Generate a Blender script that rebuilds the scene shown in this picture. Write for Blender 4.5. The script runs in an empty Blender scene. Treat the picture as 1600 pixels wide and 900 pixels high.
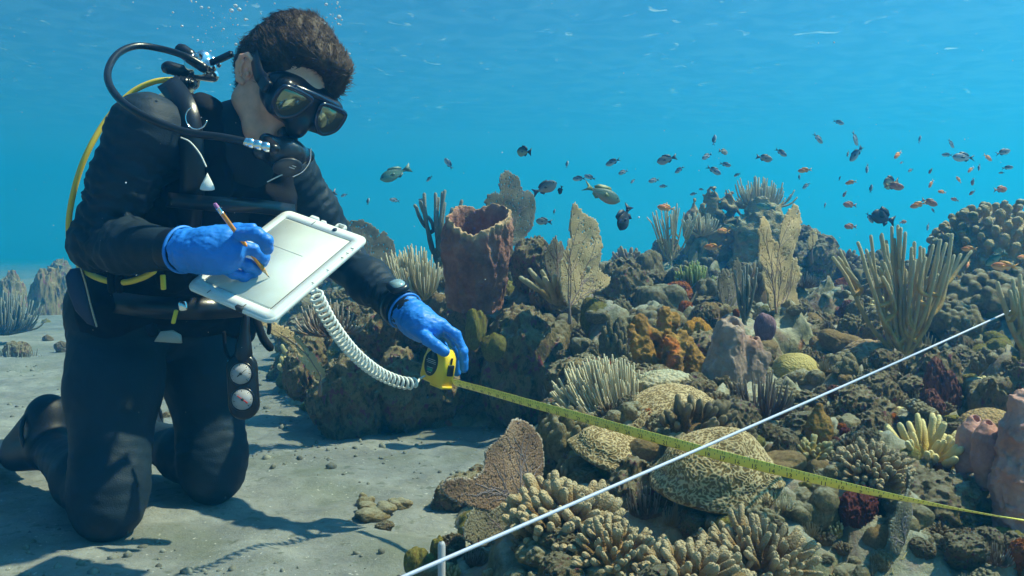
import bpy, bmesh, math, random
import numpy as np
from mathutils import Vector, Matrix

# ------------------------------------------------------------------ camera, world, sun, exposure
S = bpy.context.scene
F_PX, HOR, CZ = 1400.0, 400.0, 0.58          # focal length in photo pixels, horizon row, eye height in metres
cam = bpy.data.cameras.new('camera')
cam_ob = bpy.data.objects.new('camera', cam)
S.collection.objects.link(cam_ob); S.camera = cam_ob
cam.sensor_width = 36; cam.lens = 36 * F_PX / 1600; cam.shift_y = -(450 - HOR) / 1600
cam.clip_start = 0.05; cam.clip_end = 600
cam_ob.location = (0, 0, CZ); cam_ob.rotation_euler = (math.pi / 2, 0, 0)

SUN_EL, SUN_AZ = math.radians(57), math.radians(84)      # azimuth counted from +Y towards +X
world = bpy.data.worlds.new('World'); S.world = world; world.use_nodes = True
_nt = world.node_tree
_sky = _nt.nodes.new('ShaderNodeTexSky'); _sky.sky_type = 'NISHITA'; _sky.sun_disc = False
_sky.sun_elevation = SUN_EL; _sky.sun_rotation = SUN_AZ
_nt.links.new(_sky.outputs[0], _nt.nodes['Background'].inputs[0])
_nt.nodes['Background'].inputs[1].default_value = 0.045
_sl = bpy.data.lights.new('sun', 'SUN'); _sl.energy = 5.0; _sl.angle = math.radians(0.9); _sl.color = (1, 0.89, 0.73)
sun_ob = bpy.data.objects.new('sun', _sl); S.collection.objects.link(sun_ob)
SUN_DIR = Vector((math.sin(SUN_AZ) * math.cos(SUN_EL), math.cos(SUN_AZ) * math.cos(SUN_EL), math.sin(SUN_EL)))
sun_ob.rotation_euler = SUN_DIR.to_track_quat('Z', 'Y').to_euler(); sun_ob.location = (0, 0, 8)
S.view_settings.view_transform = 'Standard'; S.view_settings.look = 'None'
S.view_settings.gamma = 1.0; S.view_settings.use_curve_mapping = False
S.view_settings.exposure = 1.0
S.render.engine = 'CYCLES'
S.cycles.use_denoising = True
S.cycles.max_bounces = 6; S.cycles.diffuse_bounces = 3; S.cycles.glossy_bounces = 2
S.cycles.transmission_bounces = 4; S.cycles.volume_bounces = 2; S.cycles.transparent_max_bounces = 10

rnd = random.Random(11)
ANCH = []         # feet of the corals placed one by one: the reef bed is drawn to them (x, y, z, reach)
NAMED = []        # ground already taken by the things placed one by one: x, y, radius
NR = np.random.RandomState(5)

def P(px, py, d):
    "a point of the place: photo column and row at a distance of d metres in front of the camera"
    return np.array([(px - 800.0) / F_PX * d, d, CZ + (HOR - py) / F_PX * d])

# ------------------------------------------------------------------ noise
_perm = np.random.RandomState(77).permutation(256).astype(np.int32)
_perm = np.concatenate([_perm, _perm, _perm])
_g = np.random.RandomState(78).normal(size=(256, 3)); _g /= np.linalg.norm(_g, axis=1)[:, None]
_g = _g.astype(np.float32)

def pn(p, seed=0):
    p = np.asarray(p, np.float32) + np.float32(seed * 17.31)
    i = np.floor(p).astype(np.int32); f = p - i; i &= 255
    u = f * f * f * (f * (f * 6 - 15) + 10)
    out = 0
    for dx in (0, 1):
        wx = u[..., 0] if dx else 1 - u[..., 0]
        a = _perm[i[..., 0] + dx]
        for dy in (0, 1):
            wy = u[..., 1] if dy else 1 - u[..., 1]
            b = _perm[a + i[..., 1] + dy]
            for dz in (0, 1):
                wz = u[..., 2] if dz else 1 - u[..., 2]
                g = _g[_perm[b + i[..., 2] + dz] & 255]
                out = out + wx * wy * wz * (g[..., 0] * (f[..., 0] - dx) + g[..., 1] * (f[..., 1] - dy) + g[..., 2] * (f[..., 2] - dz))
    return out * 1.5

def fbm(p, o=3, seed=0, gain=0.5, ridge=False):
    s = 0; a = 1.0; p = np.asarray(p, np.float32)
    for k in range(o):
        n = pn(p * (2.03 ** k), seed + k)
        if ridge: n = 0.5 - 2 * np.abs(n)
        s = s + a * n; a *= gain
    return s

def sstep(a, b, x):
    t = np.clip((x - a) / (b - a), 0, 1); return t * t * (3 - 2 * t)

# ------------------------------------------------------------------ meshes
def mesh_of(name, v, faces, mat=None, smooth=True, attr=None, mids=None):
    "faces: one array (n,3|4) or a list of such arrays"
    if isinstance(faces, np.ndarray): faces = [faces]
    faces = [np.asarray(f, np.int32) for f in faces if len(f)]
    me = bpy.data.meshes.new(name)
    v = np.asarray(v, np.float32)
    me.vertices.add(len(v)); me.vertices.foreach_set('co', v.ravel())
    nl = sum(f.size for f in faces); npoly = sum(len(f) for f in faces)
    me.loops.add(nl); me.polygons.add(npoly)
    me.loops.foreach_set('vertex_index', np.concatenate([f.ravel() for f in faces]))
    tot = np.concatenate([np.full(len(f), f.shape[1], np.int32) for f in faces])
    st = np.concatenate([[0], np.cumsum(tot)[:-1]]).astype(np.int32)
    me.polygons.foreach_set('loop_start', st)
    try: me.polygons.foreach_set('loop_total', tot)
    except Exception: pass
    if smooth: me.polygons.foreach_set('use_smooth', np.ones(npoly, bool))
    if mat is not None:
        for m in (mat if isinstance(mat, (list, tuple)) else [mat]): me.materials.append(m)
    if mids is not None: me.polygons.foreach_set('material_index', np.asarray(mids, np.int32))
    if attr is not None:
        a = me.attributes.new('v', 'FLOAT', 'POINT'); a.data.foreach_set('value', np.asarray(attr, np.float32))
    me.update(calc_edges=True)
    return me

def link(name, me, parent=None, loc=None):
    o = bpy.data.objects.new(name, me); S.collection.objects.link(o)
    if parent is not None: o.parent = parent
    if loc is not None: o.location = [float(c) for c in loc]
    return o

def tag(o, label=None, cat=None, group=None, kind=None):
    if label: o['label'] = label
    if cat: o['category'] = cat
    if group: o['group'] = group
    if kind: o['kind'] = kind
    return o

def thing(name, label, cat, loc=(0, 0, 0), rot=(0, 0, 0), group=None):
    o = bpy.data.objects.new(name, None); o.empty_display_size = 0.05; S.collection.objects.link(o)
    o.location = [float(c) for c in loc]; o.rotation_euler = rot
    return tag(o, label, cat, group)

def copy_tree(o, parent=None):
    c = o.copy(); S.collection.objects.link(c); c.parent = parent
    for ch in list(o.children): copy_tree(ch, c)
    return c

def cat_meshes(parts):
    "join [(verts, faceslist, attr)] into one"
    V = []; Q = []; A = []; n = 0
    for v, fs, a in parts:
        V.append(v); A.append(a if a is not None else np.zeros(len(v)))
        for f in (fs if isinstance(fs, list) else [fs]): Q.append(np.asarray(f) + n)
        n += len(v)
    by = {}
    for f in Q:
        if len(f): by.setdefault(f.shape[1], []).append(f)
    return np.concatenate(V), [np.concatenate(x) for x in by.values()], np.concatenate(A)

def grid_faces(nu, nv, wrapu=False, wrapv=False):
    iu = np.arange(nu if wrapu else nu - 1); iv = np.arange(nv if wrapv else nv - 1)
    a, b = np.meshgrid(iu, iv, indexing='ij'); a = a.ravel(); b = b.ravel()
    a1 = (a + 1) % nu; b1 = (b + 1) % nv
    return np.stack([a * nv + b, a1 * nv + b, a1 * nv + b1, a * nv + b1], 1)

def spline(pts, n):
    "Catmull-Rom through pts (any dimension), n samples"
    p = np.asarray(pts, float)
    if len(p) == 2:
        t = np.linspace(0, 1, n)[:, None]; return p[0] * (1 - t) + p[1] * t
    q = np.concatenate([[2 * p[0] - p[1]], p, [2 * p[-1] - p[-2]]])
    m = len(p) - 1; t = np.linspace(0, m - 1e-6, n); i = t.astype(int); f = (t - i)[:, None]
    a, b, c, d = q[i], q[i + 1], q[i + 2], q[i + 3]
    return 0.5 * (2 * b + (c - a) * f + (2 * a - 5 * b + 4 * c - d) * f ** 2 + (3 * b - a - 3 * c + d) * f ** 3)

def tube(path, r, ns=8, caps=True, noise=0.0, nf=60.0, seed=0):
    "tube along path (n,3), radius r scalar or (n,), rounded ends; returns v, faces, attr (0..1 along)"
    path = np.asarray(path, float); n = len(path)
    r = np.full(n, r, float) if np.isscalar(r) else np.asarray(r, float)
    at = np.linspace(0, 1, n)
    T = np.gradient(path, axis=0); T /= np.linalg.norm(T, axis=1)[:, None] + 1e-12
    if caps:
        e0 = [path[0] - T[0] * r[0] * math.sin(a) for a in (1.45, 0.8)]
        e1 = [path[-1] + T[-1] * r[-1] * math.sin(a) for a in (0.8, 1.45)]
        c = [math.cos(1.45), math.cos(0.8)]
        path = np.concatenate([e0, path, e1]); r = np.concatenate([[r[0] * c[0], r[0] * c[1]], r, [r[-1] * c[1], r[-1] * c[0]]])
        T = np.concatenate([[T[0]] * 2, T, [T[-1]] * 2]); at = np.concatenate([[0, 0], at, [1, 1]]); n += 4
    N = np.zeros((n, 3)); h = np.array([0, 0, 1.0]) if abs(T[0][2]) < 0.9 else np.array([1.0, 0, 0])
    x = np.cross(T[0], h); x /= np.linalg.norm(x); N[0] = x
    for i in range(1, n):
        x = x - T[i] * np.dot(x, T[i]); x /= np.linalg.norm(x) + 1e-12; N[i] = x
    B = np.cross(T, N)
    a = np.linspace(0, 2 * math.pi, ns, endpoint=False)
    v = path[:, None] + r[:, None, None] * (N[:, None] * np.cos(a)[None, :, None] + B[:, None] * np.sin(a)[None, :, None])
    v = v.reshape(-1, 3)
    if noise:
        k = pn(v * nf, seed); v = v + (v - np.repeat(path, ns, 0)) * (k * noise)[:, None]
    f = grid_faces(n, ns, wrapv=True)[:, ::-1]
    c0 = np.arange(ns)[None, :]; c1 = (np.arange(ns) + (n - 1) * ns)[::-1][None, :]
    return v, [f, c0, c1], np.repeat(at, ns)

def ico(sub):
    bm = bmesh.new(); bmesh.ops.create_icosphere(bm, subdivisions=sub, radius=1)
    v = np.array([x.co[:] for x in bm.verts]); f = np.array([[l.index for l in x.verts] for x in bm.faces]); bm.free()
    return v, f
_ico = {}
def get_ico(s):
    if s not in _ico: _ico[s] = ico(s)
    return _ico[s][0].copy(), _ico[s][1]

def normals(v, faces):
    n = np.zeros_like(v)
    for f in (faces if isinstance(faces, list) else [faces]):
        a = v[f[:, 0]]; fn = np.cross(v[f[:, 1]] - a, v[f[:, 2]] - a)
        if f.shape[1] == 4: fn = fn + np.cross(v[f[:, 2]] - a, v[f[:, 3]] - a)
        for k in range(f.shape[1]):
            for c in range(3): n[:, c] += np.bincount(f[:, k], fn[:, c], len(v))
    return n / (np.linalg.norm(n, axis=1)[:, None] + 1e-12)

def slab(poly, th, bev=0.0, z=0.0):
    "extruded 2D polygon (counter-clockwise), with an optional bevel of both rims; returns v, faces"
    p = np.asarray(poly, float); n = len(p); c = p.mean(0)
    lv = [(p, -th / 2, th / 2)]
    if bev > 0:
        d = p - c; L = np.linalg.norm(d, axis=1)[:, None]; q = c + d * (1 - bev / L)
        rings = [(q, -th / 2), (p, -th / 2 + bev), (p, th / 2 - bev), (q, th / 2)]
    else: rings = [(p, -th / 2), (p, th / 2)]
    V = np.concatenate([np.column_stack([a, np.full(n, b + z)]) for a, b in rings])
    fs = []
    for k in range(len(rings) - 1):
        i = np.arange(n); j = (i + 1) % n
        fs.append(np.stack([k * n + i, k * n + j, (k + 1) * n + j, (k + 1) * n + i], 1))
    m = len(rings) - 1
    return V, [np.concatenate(fs), np.arange(n)[::-1][None], (np.arange(n) + m * n)[None]]

def rrect(w, h, r, k=5):
    out = []
    for cx, cy, a0 in ((w / 2 - r, h / 2 - r, 0), (-w / 2 + r, h / 2 - r, 90), (-w / 2 + r, -h / 2 + r, 180), (w / 2 - r, -h / 2 + r, 270)):
        for t in np.linspace(0, 90, k): out.append((cx + r * math.cos(math.radians(a0 + t)), cy + r * math.sin(math.radians(a0 + t))))
    return np.array(out)

def frame(o, x, y, z=None):
    "4x4 from origin and (roughly orthogonal) x and y axes"
    x = np.asarray(x, float); x = x / np.linalg.norm(x); y = np.asarray(y, float); y = y - x * np.dot(x, y); y /= np.linalg.norm(y)
    z = np.cross(x, y); M = np.eye(4); M[:3, 0] = x; M[:3, 1] = y; M[:3, 2] = z; M[:3, 3] = o
    return M
def app(M, v): return np.asarray(v) @ M[:3, :3].T + M[:3, 3]

# ------------------------------------------------------------------ distance-field modelling
class Field:
    def __init__(s, lo, hi, h):
        s.lo = np.asarray(lo, np.float32); s.h = h
        s.n = np.ceil((np.asarray(hi) - s.lo) / h).astype(int) + 1
        s.F = np.full(tuple(s.n), 0.2, np.float32)
        s.ax = [s.lo[i] + h * np.arange(s.n[i], dtype=np.float32) for i in range(3)]
    def win(s, lo, hi):
        a = np.clip(np.floor((np.asarray(lo) - s.lo) / s.h).astype(int), 0, s.n); b = np.clip(np.ceil((np.asarray(hi) - s.lo) / s.h).astype(int) + 1, 0, s.n)
        if (b <= a).any(): return None, None
        sl = tuple(slice(a[i], b[i]) for i in range(3))
        return sl, [s.ax[0][sl[0]][:, None, None], s.ax[1][sl[1]][None, :, None], s.ax[2][sl[2]][None, None, :]]
    def put(s, sl, d, k, op):
        f = s.F[sl]
        if op == '+':
            if k > 0:
                h = np.clip(0.5 + 0.5 * (f - d) / k, 0, 1); s.F[sl] = f * (1 - h) + d * h - k * h * (1 - h)
            else: s.F[sl] = np.minimum(f, d)
        else:
            d = -d; k = max(k, 1e-5)
            h = np.clip(0.5 - 0.5 * (f - d) / k, 0, 1); s.F[sl] = f * (1 - h) + d * h + k * h * (1 - h)
    def cap(s, a, b, ra, rb=None, k=0.02, op='+'):
        rb = ra if rb is None else rb; a = np.asarray(a, np.float32); b = np.asarray(b, np.float32)
        m = max(ra, rb) + k + 3 * s.h
        sl, X = s.win(np.minimum(a, b) - m, np.maximum(a, b) + m)
        if sl is None: return
        ab = b - a; L = float(ab @ ab) + 1e-12
        q = [X[i] - a[i] for i in range(3)]
        t = np.clip((q[0] * ab[0] + q[1] * ab[1] + q[2] * ab[2]) / L, 0, 1)
        d = np.sqrt(sum((q[i] - ab[i] * t) ** 2 for i in range(3))) - (ra + (rb - ra) * t)
        s.put(sl, d.astype(np.float32), k, op)
    def chain(s, pts, rs, k=0.02, op='+'):
        for i in range(len(pts) - 1): s.cap(pts[i], pts[i + 1], rs[i], rs[i + 1], k, op)
    def ell(s, c, r, R=None, k=0.02, op='+'):
        "ellipsoid; R: 3x3 whose columns are its axes"
        c = np.asarray(c, np.float32); r = np.asarray(r, np.float32) * np.ones(3, np.float32); R = np.eye(3) if R is None else R
        m = (np.abs(R) @ r) + k + 3 * s.h
        sl, X = s.win(c - m, c + m)
        if sl is None: return
        q = [X[i] - c[i] for i in range(3)]
        l = [(q[0] * R[0, j] + q[1] * R[1, j] + q[2] * R[2, j]) for j in range(3)]
        k0 = np.sqrt(sum((l[j] / r[j]) ** 2 for j in range(3))); k1 = np.sqrt(sum((l[j] / r[j] ** 2) ** 2 for j in range(3))) + 1e-9
        s.put(sl, (k0 * (k0 - 1) / k1).astype(np.float32), k, op)
    def box(s, c, hs, R=None, rd=0.005, k=0.005, op='+'):
        c = np.asarray(c, np.float32); hs = np.asarray(hs, np.float32); R = np.eye(3) if R is None else R
        m = (np.abs(R) @ hs) + k + 3 * s.h
        sl, X = s.win(c - m, c + m)
        if sl is None: return
        q = [X[i] - c[i] for i in range(3)]
        l = [np.abs(q[0] * R[0, j] + q[1] * R[1, j] + q[2] * R[2, j]) - (hs[j] - rd) for j in range(3)]
        d = np.sqrt(sum(np.maximum(x, 0) ** 2 for x in l)) + np.minimum(np.maximum(np.maximum(l[0], l[1]), l[2]), 0) - rd
        s.put(sl, d.astype(np.float32), k, op)
    def disp(s, fn, band=0.03):
        "add fn(points) to the field near the surface"
        m = np.abs(s.F) < band; idx = np.argwhere(m)
        p = s.lo + idx.astype(np.float32) * s.h
        s.F[m] += fn(p).astype(np.float32)
    def mesh(s, smooth=1):
        F = s.F; F[0] = F[-1] = 0.1; F[:, 0] = F[:, -1] = 0.1; F[:, :, 0] = F[:, :, -1] = 0.1
        F = np.where(F == 0, 1e-6, F); neg = F < 0
        nx, ny, nz = F.shape
        cs = [(i, j, k) for i in (0, 1) for j in (0, 1) for k in (0, 1)]
        sub = [neg[i:nx - 1 + i, j:ny - 1 + j, k:nz - 1 + k] for i, j, k in cs]
        cnt = sum(x.astype(np.int8) for x in sub)
        act = (cnt > 0) & (cnt < 8); idx = np.argwhere(act)
        val = np.stack([F[idx[:, 0] + i, idx[:, 1] + j, idx[:, 2] + k] for i, j, k in cs], 1)
        pos = np.zeros((len(idx), 3)); num = np.zeros(len(idx))
        for a in range(8):
            for b in range(a + 1, 8):
                da = np.array(cs[b]) - np.array(cs[a])
                if np.abs(da).sum() != 1: continue
                m = (val[:, a] < 0) != (val[:, b] < 0)
                t = val[m, a] / (val[m, a] - val[m, b])
                pos[m] += np.array(cs[a]) + t[:, None] * da; num[m] += 1
        v = s.lo + s.h * (idx + pos / num[:, None])
        ids = np.full(act.shape, -1, np.int64); ids[act] = np.arange(len(idx))
        fs = []
        for ax in range(3):
            sl0 = [slice(1, -1)] * 3; sl1 = [slice(1, -1)] * 3
            sl0[ax] = slice(0, F.shape[ax] - 1); sl1[ax] = slice(1, F.shape[ax])
            A = neg[tuple(sl0)]; B = neg[tuple(sl1)]; e = np.argwhere(A != B)
            if not len(e): continue
            o = np.ones(3, int); o[ax] = 0; e2 = e + o
            u, w = [(1, 2), (2, 0), (0, 1)][ax]
            def cell(du, dw):
                q = e2.copy(); q[:, u] -= du; q[:, w] -= dw; return ids[q[:, 0], q[:, 1], q[:, 2]]
            quad = np.stack([cell(1, 1), cell(0, 1), cell(0, 0), cell(1, 0)], 1)
            inn = A[e[:, 0], e[:, 1], e[:, 2]]
            quad[~inn] = quad[~inn][:, ::-1]
            fs.append(quad)
        f = np.concatenate(fs); f = f[(f >= 0).all(1)]
        for _ in range(smooth):
            acc = np.zeros_like(v); n = np.zeros(len(v))
            for a, b in ((0, 1), (1, 2), (2, 3), (3, 0)):
                for x, y in ((a, b), (b, a)):
                    for c in range(3): acc[:, c] += np.bincount(f[:, x], v[f[:, y], c], len(v))
                    n += np.bincount(f[:, x], minlength=len(v))
            v = 0.5 * v + 0.5 * acc / np.maximum(n, 1)[:, None]
        return v, f

# ------------------------------------------------------------------ materials
MATS = {}
def simple(name, col, rough=0.5, metal=0.0, spec=0.5, coat=0.0, bump=0.0, bscale=200.0, var=0.0, vscale=8.0, alpha=1.0, trans=0.0, ior=1.45, sss=0.0):
    if name in MATS: return MATS[name]
    m = bpy.data.materials.new(name); m.use_nodes = True; nt = m.node_tree; b = nt.nodes['Principled BSDF']
    b.inputs['Base Color'].default_value = (*col, 1); b.inputs['Roughness'].default_value = rough; b.inputs['Metallic'].default_value = metal
    b.inputs['Specular IOR Level'].default_value = spec; b.inputs['Coat Weight'].default_value = coat; b.inputs['IOR'].default_value = ior
    b.inputs['Transmission Weight'].default_value = trans; b.inputs['Alpha'].default_value = alpha
    if sss: b.inputs['Subsurface Weight'].default_value = sss; b.inputs['Subsurface Radius'].default_value = (0.01, 0.004, 0.002); b.inputs['Subsurface Scale'].default_value = 1.0
    tc = nt.nodes.new('ShaderNodeTexCoord')
    if var:
        n = nt.nodes.new('ShaderNodeTexNoise'); n.inputs['Scale'].default_value = vscale; n.inputs['Detail'].default_value = 6
        nt.links.new(tc.outputs['Object'], n.inputs['Vector'])
        r = nt.nodes.new('ShaderNodeValToRGB'); r.color_ramp.elements[0].position = 0.3; r.color_ramp.elements[1].position = 0.7
        r.color_ramp.elements[0].color = (*[c * (1 - var) for c in col], 1); r.color_ramp.elements[1].color = (*[min(1, c * (1 + var)) for c in col], 1)
        nt.links.new(n.outputs['Fac'], r.inputs['Fac']); nt.links.new(r.outputs['Color'], b.inputs['Base Color'])
    if bump:
        n = nt.nodes.new('ShaderNodeTexNoise'); n.inputs['Scale'].default_value = bscale; n.inputs['Detail'].default_value = 4
        nt.links.new(tc.outputs['Object'], n.inputs['Vector'])
        bp = nt.nodes.new('ShaderNodeBump'); bp.inputs['Strength'].default_value = bump; bp.inputs['Distance'].default_value = 0.002
        nt.links.new(n.outputs['Fac'], bp.inputs['Height']); nt.links.new(bp.outputs['Normal'], b.inputs['Normal'])
    MATS[name] = m; return m

def organic(name, stops, scale=9.0, bump=0.6, bscale=70.0, tip=None, tip_range=(0.6, 1.0), rough=0.85, transl=0.0, cell=0.0, cellscale=150.0,
            patches=None, dist=0.006, sediment=None):
    """colour from noise through the stops; optional pigment towards attribute v = 1; coloured growth patches [(col, scale, lo, hi, seed)];
    pale sediment lying on level faces; cell = polyp relief"""
    if name in MATS: return MATS[name]
    m = bpy.data.materials.new(name); m.use_nodes = True; nt = m.node_tree; L = nt.links.new; N = nt.nodes.new
    b = nt.nodes['Principled BSDF']; b.inputs['Roughness'].default_value = rough; b.inputs['Specular IOR Level'].default_value = 0.25
    tc = N('ShaderNodeTexCoord'); oi = N('ShaderNodeObjectInfo')
    mul = N('ShaderNodeVectorMath'); mul.operation = 'SCALE'; mul.inputs['Scale'].default_value = 37.0
    cb = N('ShaderNodeCombineXYZ'); L(oi.outputs['Random'], cb.inputs[0]); L(oi.outputs['Random'], cb.inputs[1]); L(cb.outputs[0], mul.inputs[0])
    add = N('ShaderNodeVectorMath'); add.operation = 'ADD'; L(tc.outputs['Object'], add.inputs[0]); L(mul.outputs[0], add.inputs[1]); vec = add.outputs[0]
    def noise(sc, det=5, rg=0.6):
        n = N('ShaderNodeTexNoise'); n.inputs['Scale'].default_value = sc; n.inputs['Detail'].default_value = det; n.inputs['Roughness'].default_value = rg
        L(vec, n.inputs['Vector']); return n.outputs['Fac']
    r = N('ShaderNodeValToRGB'); e = r.color_ramp.elements
    while len(e) < len(stops): e.new(0.5)
    for k, (p, c) in enumerate(stops):
        mu = sum(c) / 3; g = 0.82 + 0.25 * k / max(1, len(stops) - 1); e[k].position = p; e[k].color = (*[max(0.004, (mu + 1.18 * (q - mu)) * g * w_) for q, w_ in zip(c, (1.08, 0.97, 0.86))], 1)
    L(noise(scale, 8, 0.7), r.inputs['Fac']); col = r.outputs['Color']
    def mixc(fac, a, c2):
        mx = N('ShaderNodeMix'); mx.data_type = 'RGBA'; L(fac, mx.inputs['Factor']); L(a, mx.inputs['A'])
        mx.inputs['B'].default_value = (*c2, 1); return mx.outputs['Result']
    for (c2, sc, lo, hi) in (patches or []):
        mr = N('ShaderNodeMapRange'); mr.inputs['From Min'].default_value = lo; mr.inputs['From Max'].default_value = hi
        L(noise(sc, 3), mr.inputs['Value']); col = mixc(mr.outputs['Result'], col, c2)
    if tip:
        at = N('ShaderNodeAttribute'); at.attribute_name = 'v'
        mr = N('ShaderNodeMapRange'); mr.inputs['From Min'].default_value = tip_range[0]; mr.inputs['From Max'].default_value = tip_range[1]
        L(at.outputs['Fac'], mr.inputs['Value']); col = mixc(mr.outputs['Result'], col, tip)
    if sediment:
        ge = N('ShaderNodeNewGeometry'); sx = N('ShaderNodeSeparateXYZ'); L(ge.outputs['Normal'], sx.inputs[0])
        ad = N('ShaderNodeMath'); ad.operation = 'MULTIPLY_ADD'; L(noise(22, 6, 0.75), ad.inputs[0]); ad.inputs[1].default_value = 1.1; L(sx.outputs['Z'], ad.inputs[2])
        mr = N('ShaderNodeMapRange'); mr.inputs['From Min'].default_value = 1.05; mr.inputs['From Max'].default_value = 1.6
        mr.inputs['To Max'].default_value = 0.75
        L(ad.outputs[0], mr.inputs['Value']); col = mixc(mr.outputs['Result'], col, sediment)
    L(col, b.inputs['Base Color'])
    bp = N('ShaderNodeBump'); bp.inputs['Strength'].default_value = bump; bp.inputs['Distance'].default_value = dist
    L(noise(bscale, 7, 0.72), bp.inputs['Height']); nrm = bp.outputs['Normal']
    if cell:
        vo = N('ShaderNodeTexVoronoi'); vo.inputs['Scale'].default_value = cellscale; L(vec, vo.inputs['Vector'])
        b2 = N('ShaderNodeBump'); b2.inputs['Strength'].default_value = cell; b2.inputs['Distance'].default_value = dist * 0.5
        L(vo.outputs['Distance'], b2.inputs['Height']); L(nrm, b2.inputs['Normal']); nrm = b2.outputs['Normal']
    L(nrm, b.inputs['Normal'])
    if transl:
        out = nt.nodes['Material Output']; tl = N('ShaderNodeBsdfTranslucent'); L(col, tl.inputs['Color']); L(nrm, tl.inputs['Normal'])
        ms = N('ShaderNodeMixShader'); ms.inputs[0].default_value = transl; L(b.outputs[0], ms.inputs[1]); L(tl.outputs[0], ms.inputs[2]); L(ms.outputs[0], out.inputs['Surface'])
    MATS[name] = m; return m
# ------------------------------------------------------------------ the setting: sand, reef, water
M_SAND = organic('sand_material', [(0.25, (0.125, 0.14, 0.15)), (0.5, (0.205, 0.23, 0.24)), (0.75, (0.28, 0.315, 0.325))], scale=5, bump=0.9, bscale=70, rough=0.95,
                 patches=[((0.13, 0.14, 0.11), 34.0, 0.58, 0.68), ((0.16, 0.17, 0.13), 3.0, 0.52, 0.72), ((0.50, 0.49, 0.45), 90.0, 0.66, 0.72)], dist=0.006)
ROCK_STOPS = [(0.28, (0.03, 0.035, 0.03)), (0.42, (0.13, 0.14, 0.09)), (0.52, (0.25, 0.25, 0.17)), (0.62, (0.17, 0.12, 0.10)), (0.75, (0.36, 0.34, 0.27))]
M_REEF = organic('reef_material', ROCK_STOPS, scale=9, bump=0.9, bscale=45, patches=[((0.22, 0.07, 0.09), 6.0, 0.60, 0.68), ((0.30, 0.13, 0.04), 8.0, 0.66, 0.72)],
                 dist=0.012, sediment=(0.42, 0.42, 0.34))

# edge of the reef on the sand, seen in plan (metres)
def _gp(px, py): p = P(px, py, CZ * F_PX / (py - HOR)); return (p[0], p[1])
EDGE = [_gp(560, 960), _gp(640, 905), _gp(700, 850), _gp(735, 780), _gp(770, 735), _gp(850, 705), _gp(880, 680), _gp(790, 668), _gp(700, 672), _gp(600, 668), _gp(520, 668), _gp(478, 645),
        _gp(440, 610), _gp(425, 560), _gp(440, 500), (-2.6, 9), (-3, 14), (-2, 60), (40, 60), (40, -2), (0.2, -2)]
def poly_sd(x, y, poly):
    "signed distance to the polygon, positive inside"
    poly = np.asarray(poly); d = np.full(x.shape, 1e9); ins = np.zeros(x.shape, bool); n = len(poly)
    for i in range(n):
        a = poly[i]; b = poly[(i + 1) % n]; e = b - a; w0 = x - a[0]; w1 = y - a[1]
        t = np.clip((w0 * e[0] + w1 * e[1]) / (e @ e), 0, 1)
        d = np.minimum(d, (w0 - e[0] * t) ** 2 + (w1 - e[1] * t) ** 2)
        c = (a[1] <= y) != (b[1] <= y)
        with np.errstate(divide='ignore', invalid='ignore'): xi = a[0] + (y - a[1]) / (b[1] - a[1]) * e[0]
        ins ^= c & (x < xi)
    return np.where(ins, 1, -1) * np.sqrt(d)

# broad rises of the reef: photo column, distance, radius across, radius along, height added
RISES = [(700, 3.35, 0.34, 0.28, 0.16), (560, 3.45, 0.25, 0.25, 0.02), (1165, 5.6, 0.42, 0.6, 0.36), (1570, 3.75, 0.30, 0.36, 0.22), (1000, 4.6, 0.5, 0.5, 0.0), (1330, 6.5, 0.9, 0.9, 0.02),
         (780, 4.3, 0.5, 0.4, 0.08), (1420, 5.5, 0.5, 0.5, 0.0), (1090, 1.8, 0.26, 0.2, 0.05), (1560, 1.75, 0.3, 0.3, 0.06), (1250, 3.0, 0.25, 0.2, 0.02), (940, 1.35, 0.16, 0.12, -0.03), (1300, 1.3, 0.25, 0.2, -0.06)]
_anch = None
def settle():
    global _anch
    a = np.array([q[:3] for q in ANCH]); h0 = reef_h(a[:, 0], a[:, 1]); _anch = [(q[0], q[1], float(np.clip(q[2] - h, -0.25, 0.2)), q[3]) for q, h in zip(ANCH, h0) if h > -0.02]
def reef_h(x, y):
    x = np.asarray(x, float); y = np.asarray(y, float)
    wx = x + 0.07 * pn(np.stack([x * 3, y * 3, 0 * x], -1), 3); wy = y + 0.07 * pn(np.stack([x * 3, y * 3, 0 * x + 9], -1), 4)
    sd = poly_sd(wx, wy, EDGE)
    base = np.interp(y, [0.9, 1.3, 1.6, 2.0, 2.6, 3.0, 3.6, 4.5, 6, 9, 14, 40], [0.02, 0.07, 0.17, 0.20, 0.24, 0.34, 0.37, 0.39, 0.41, 0.33, 0.2, 0.0])
    h = base
    for (px, d, rx, ry, a) in RISES:
        cx = (px - 800) / F_PX * d; h = h + a * np.exp(-(((x - cx) / rx) ** 2 + ((y - d) / ry) ** 2))
    edge = sstep(-0.02, np.interp(y, [1.5, 2.8, 5], [0.35, 0.22, 0.5]), sd)
    p = np.stack([x, y, 0 * x], -1)
    rug = np.interp(y, [1, 1.6, 2.5, 4, 7], [0.05, 0.075, 0.10, 0.09, 0.10])
    h = h + rug * fbm(p * 3.6, 4, 11, 0.55, ridge=True) * 0.7 + 0.018 * fbm(p * 16, 3, 21)
    out = h * edge - 0.06 * (1 - sstep(-0.05, 0.02, sd))
    if _anch is not None:
        sw = np.zeros(x.shape); sc = np.zeros(x.shape)
        for ax_, ay_, dz, r in _anch:
            m = (np.abs(x - ax_) < 2.6 * r) & (np.abs(y - ay_) < 2.6 * r)
            if m.any(): w = np.exp(-(((x[m] - ax_) ** 2 + (y[m] - ay_) ** 2) / (r * r))); sw[m] += w; sc[m] += w * dz
        out = out + sc / np.maximum(sw, 1.0) * (edge > 0.02)
    return out
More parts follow.
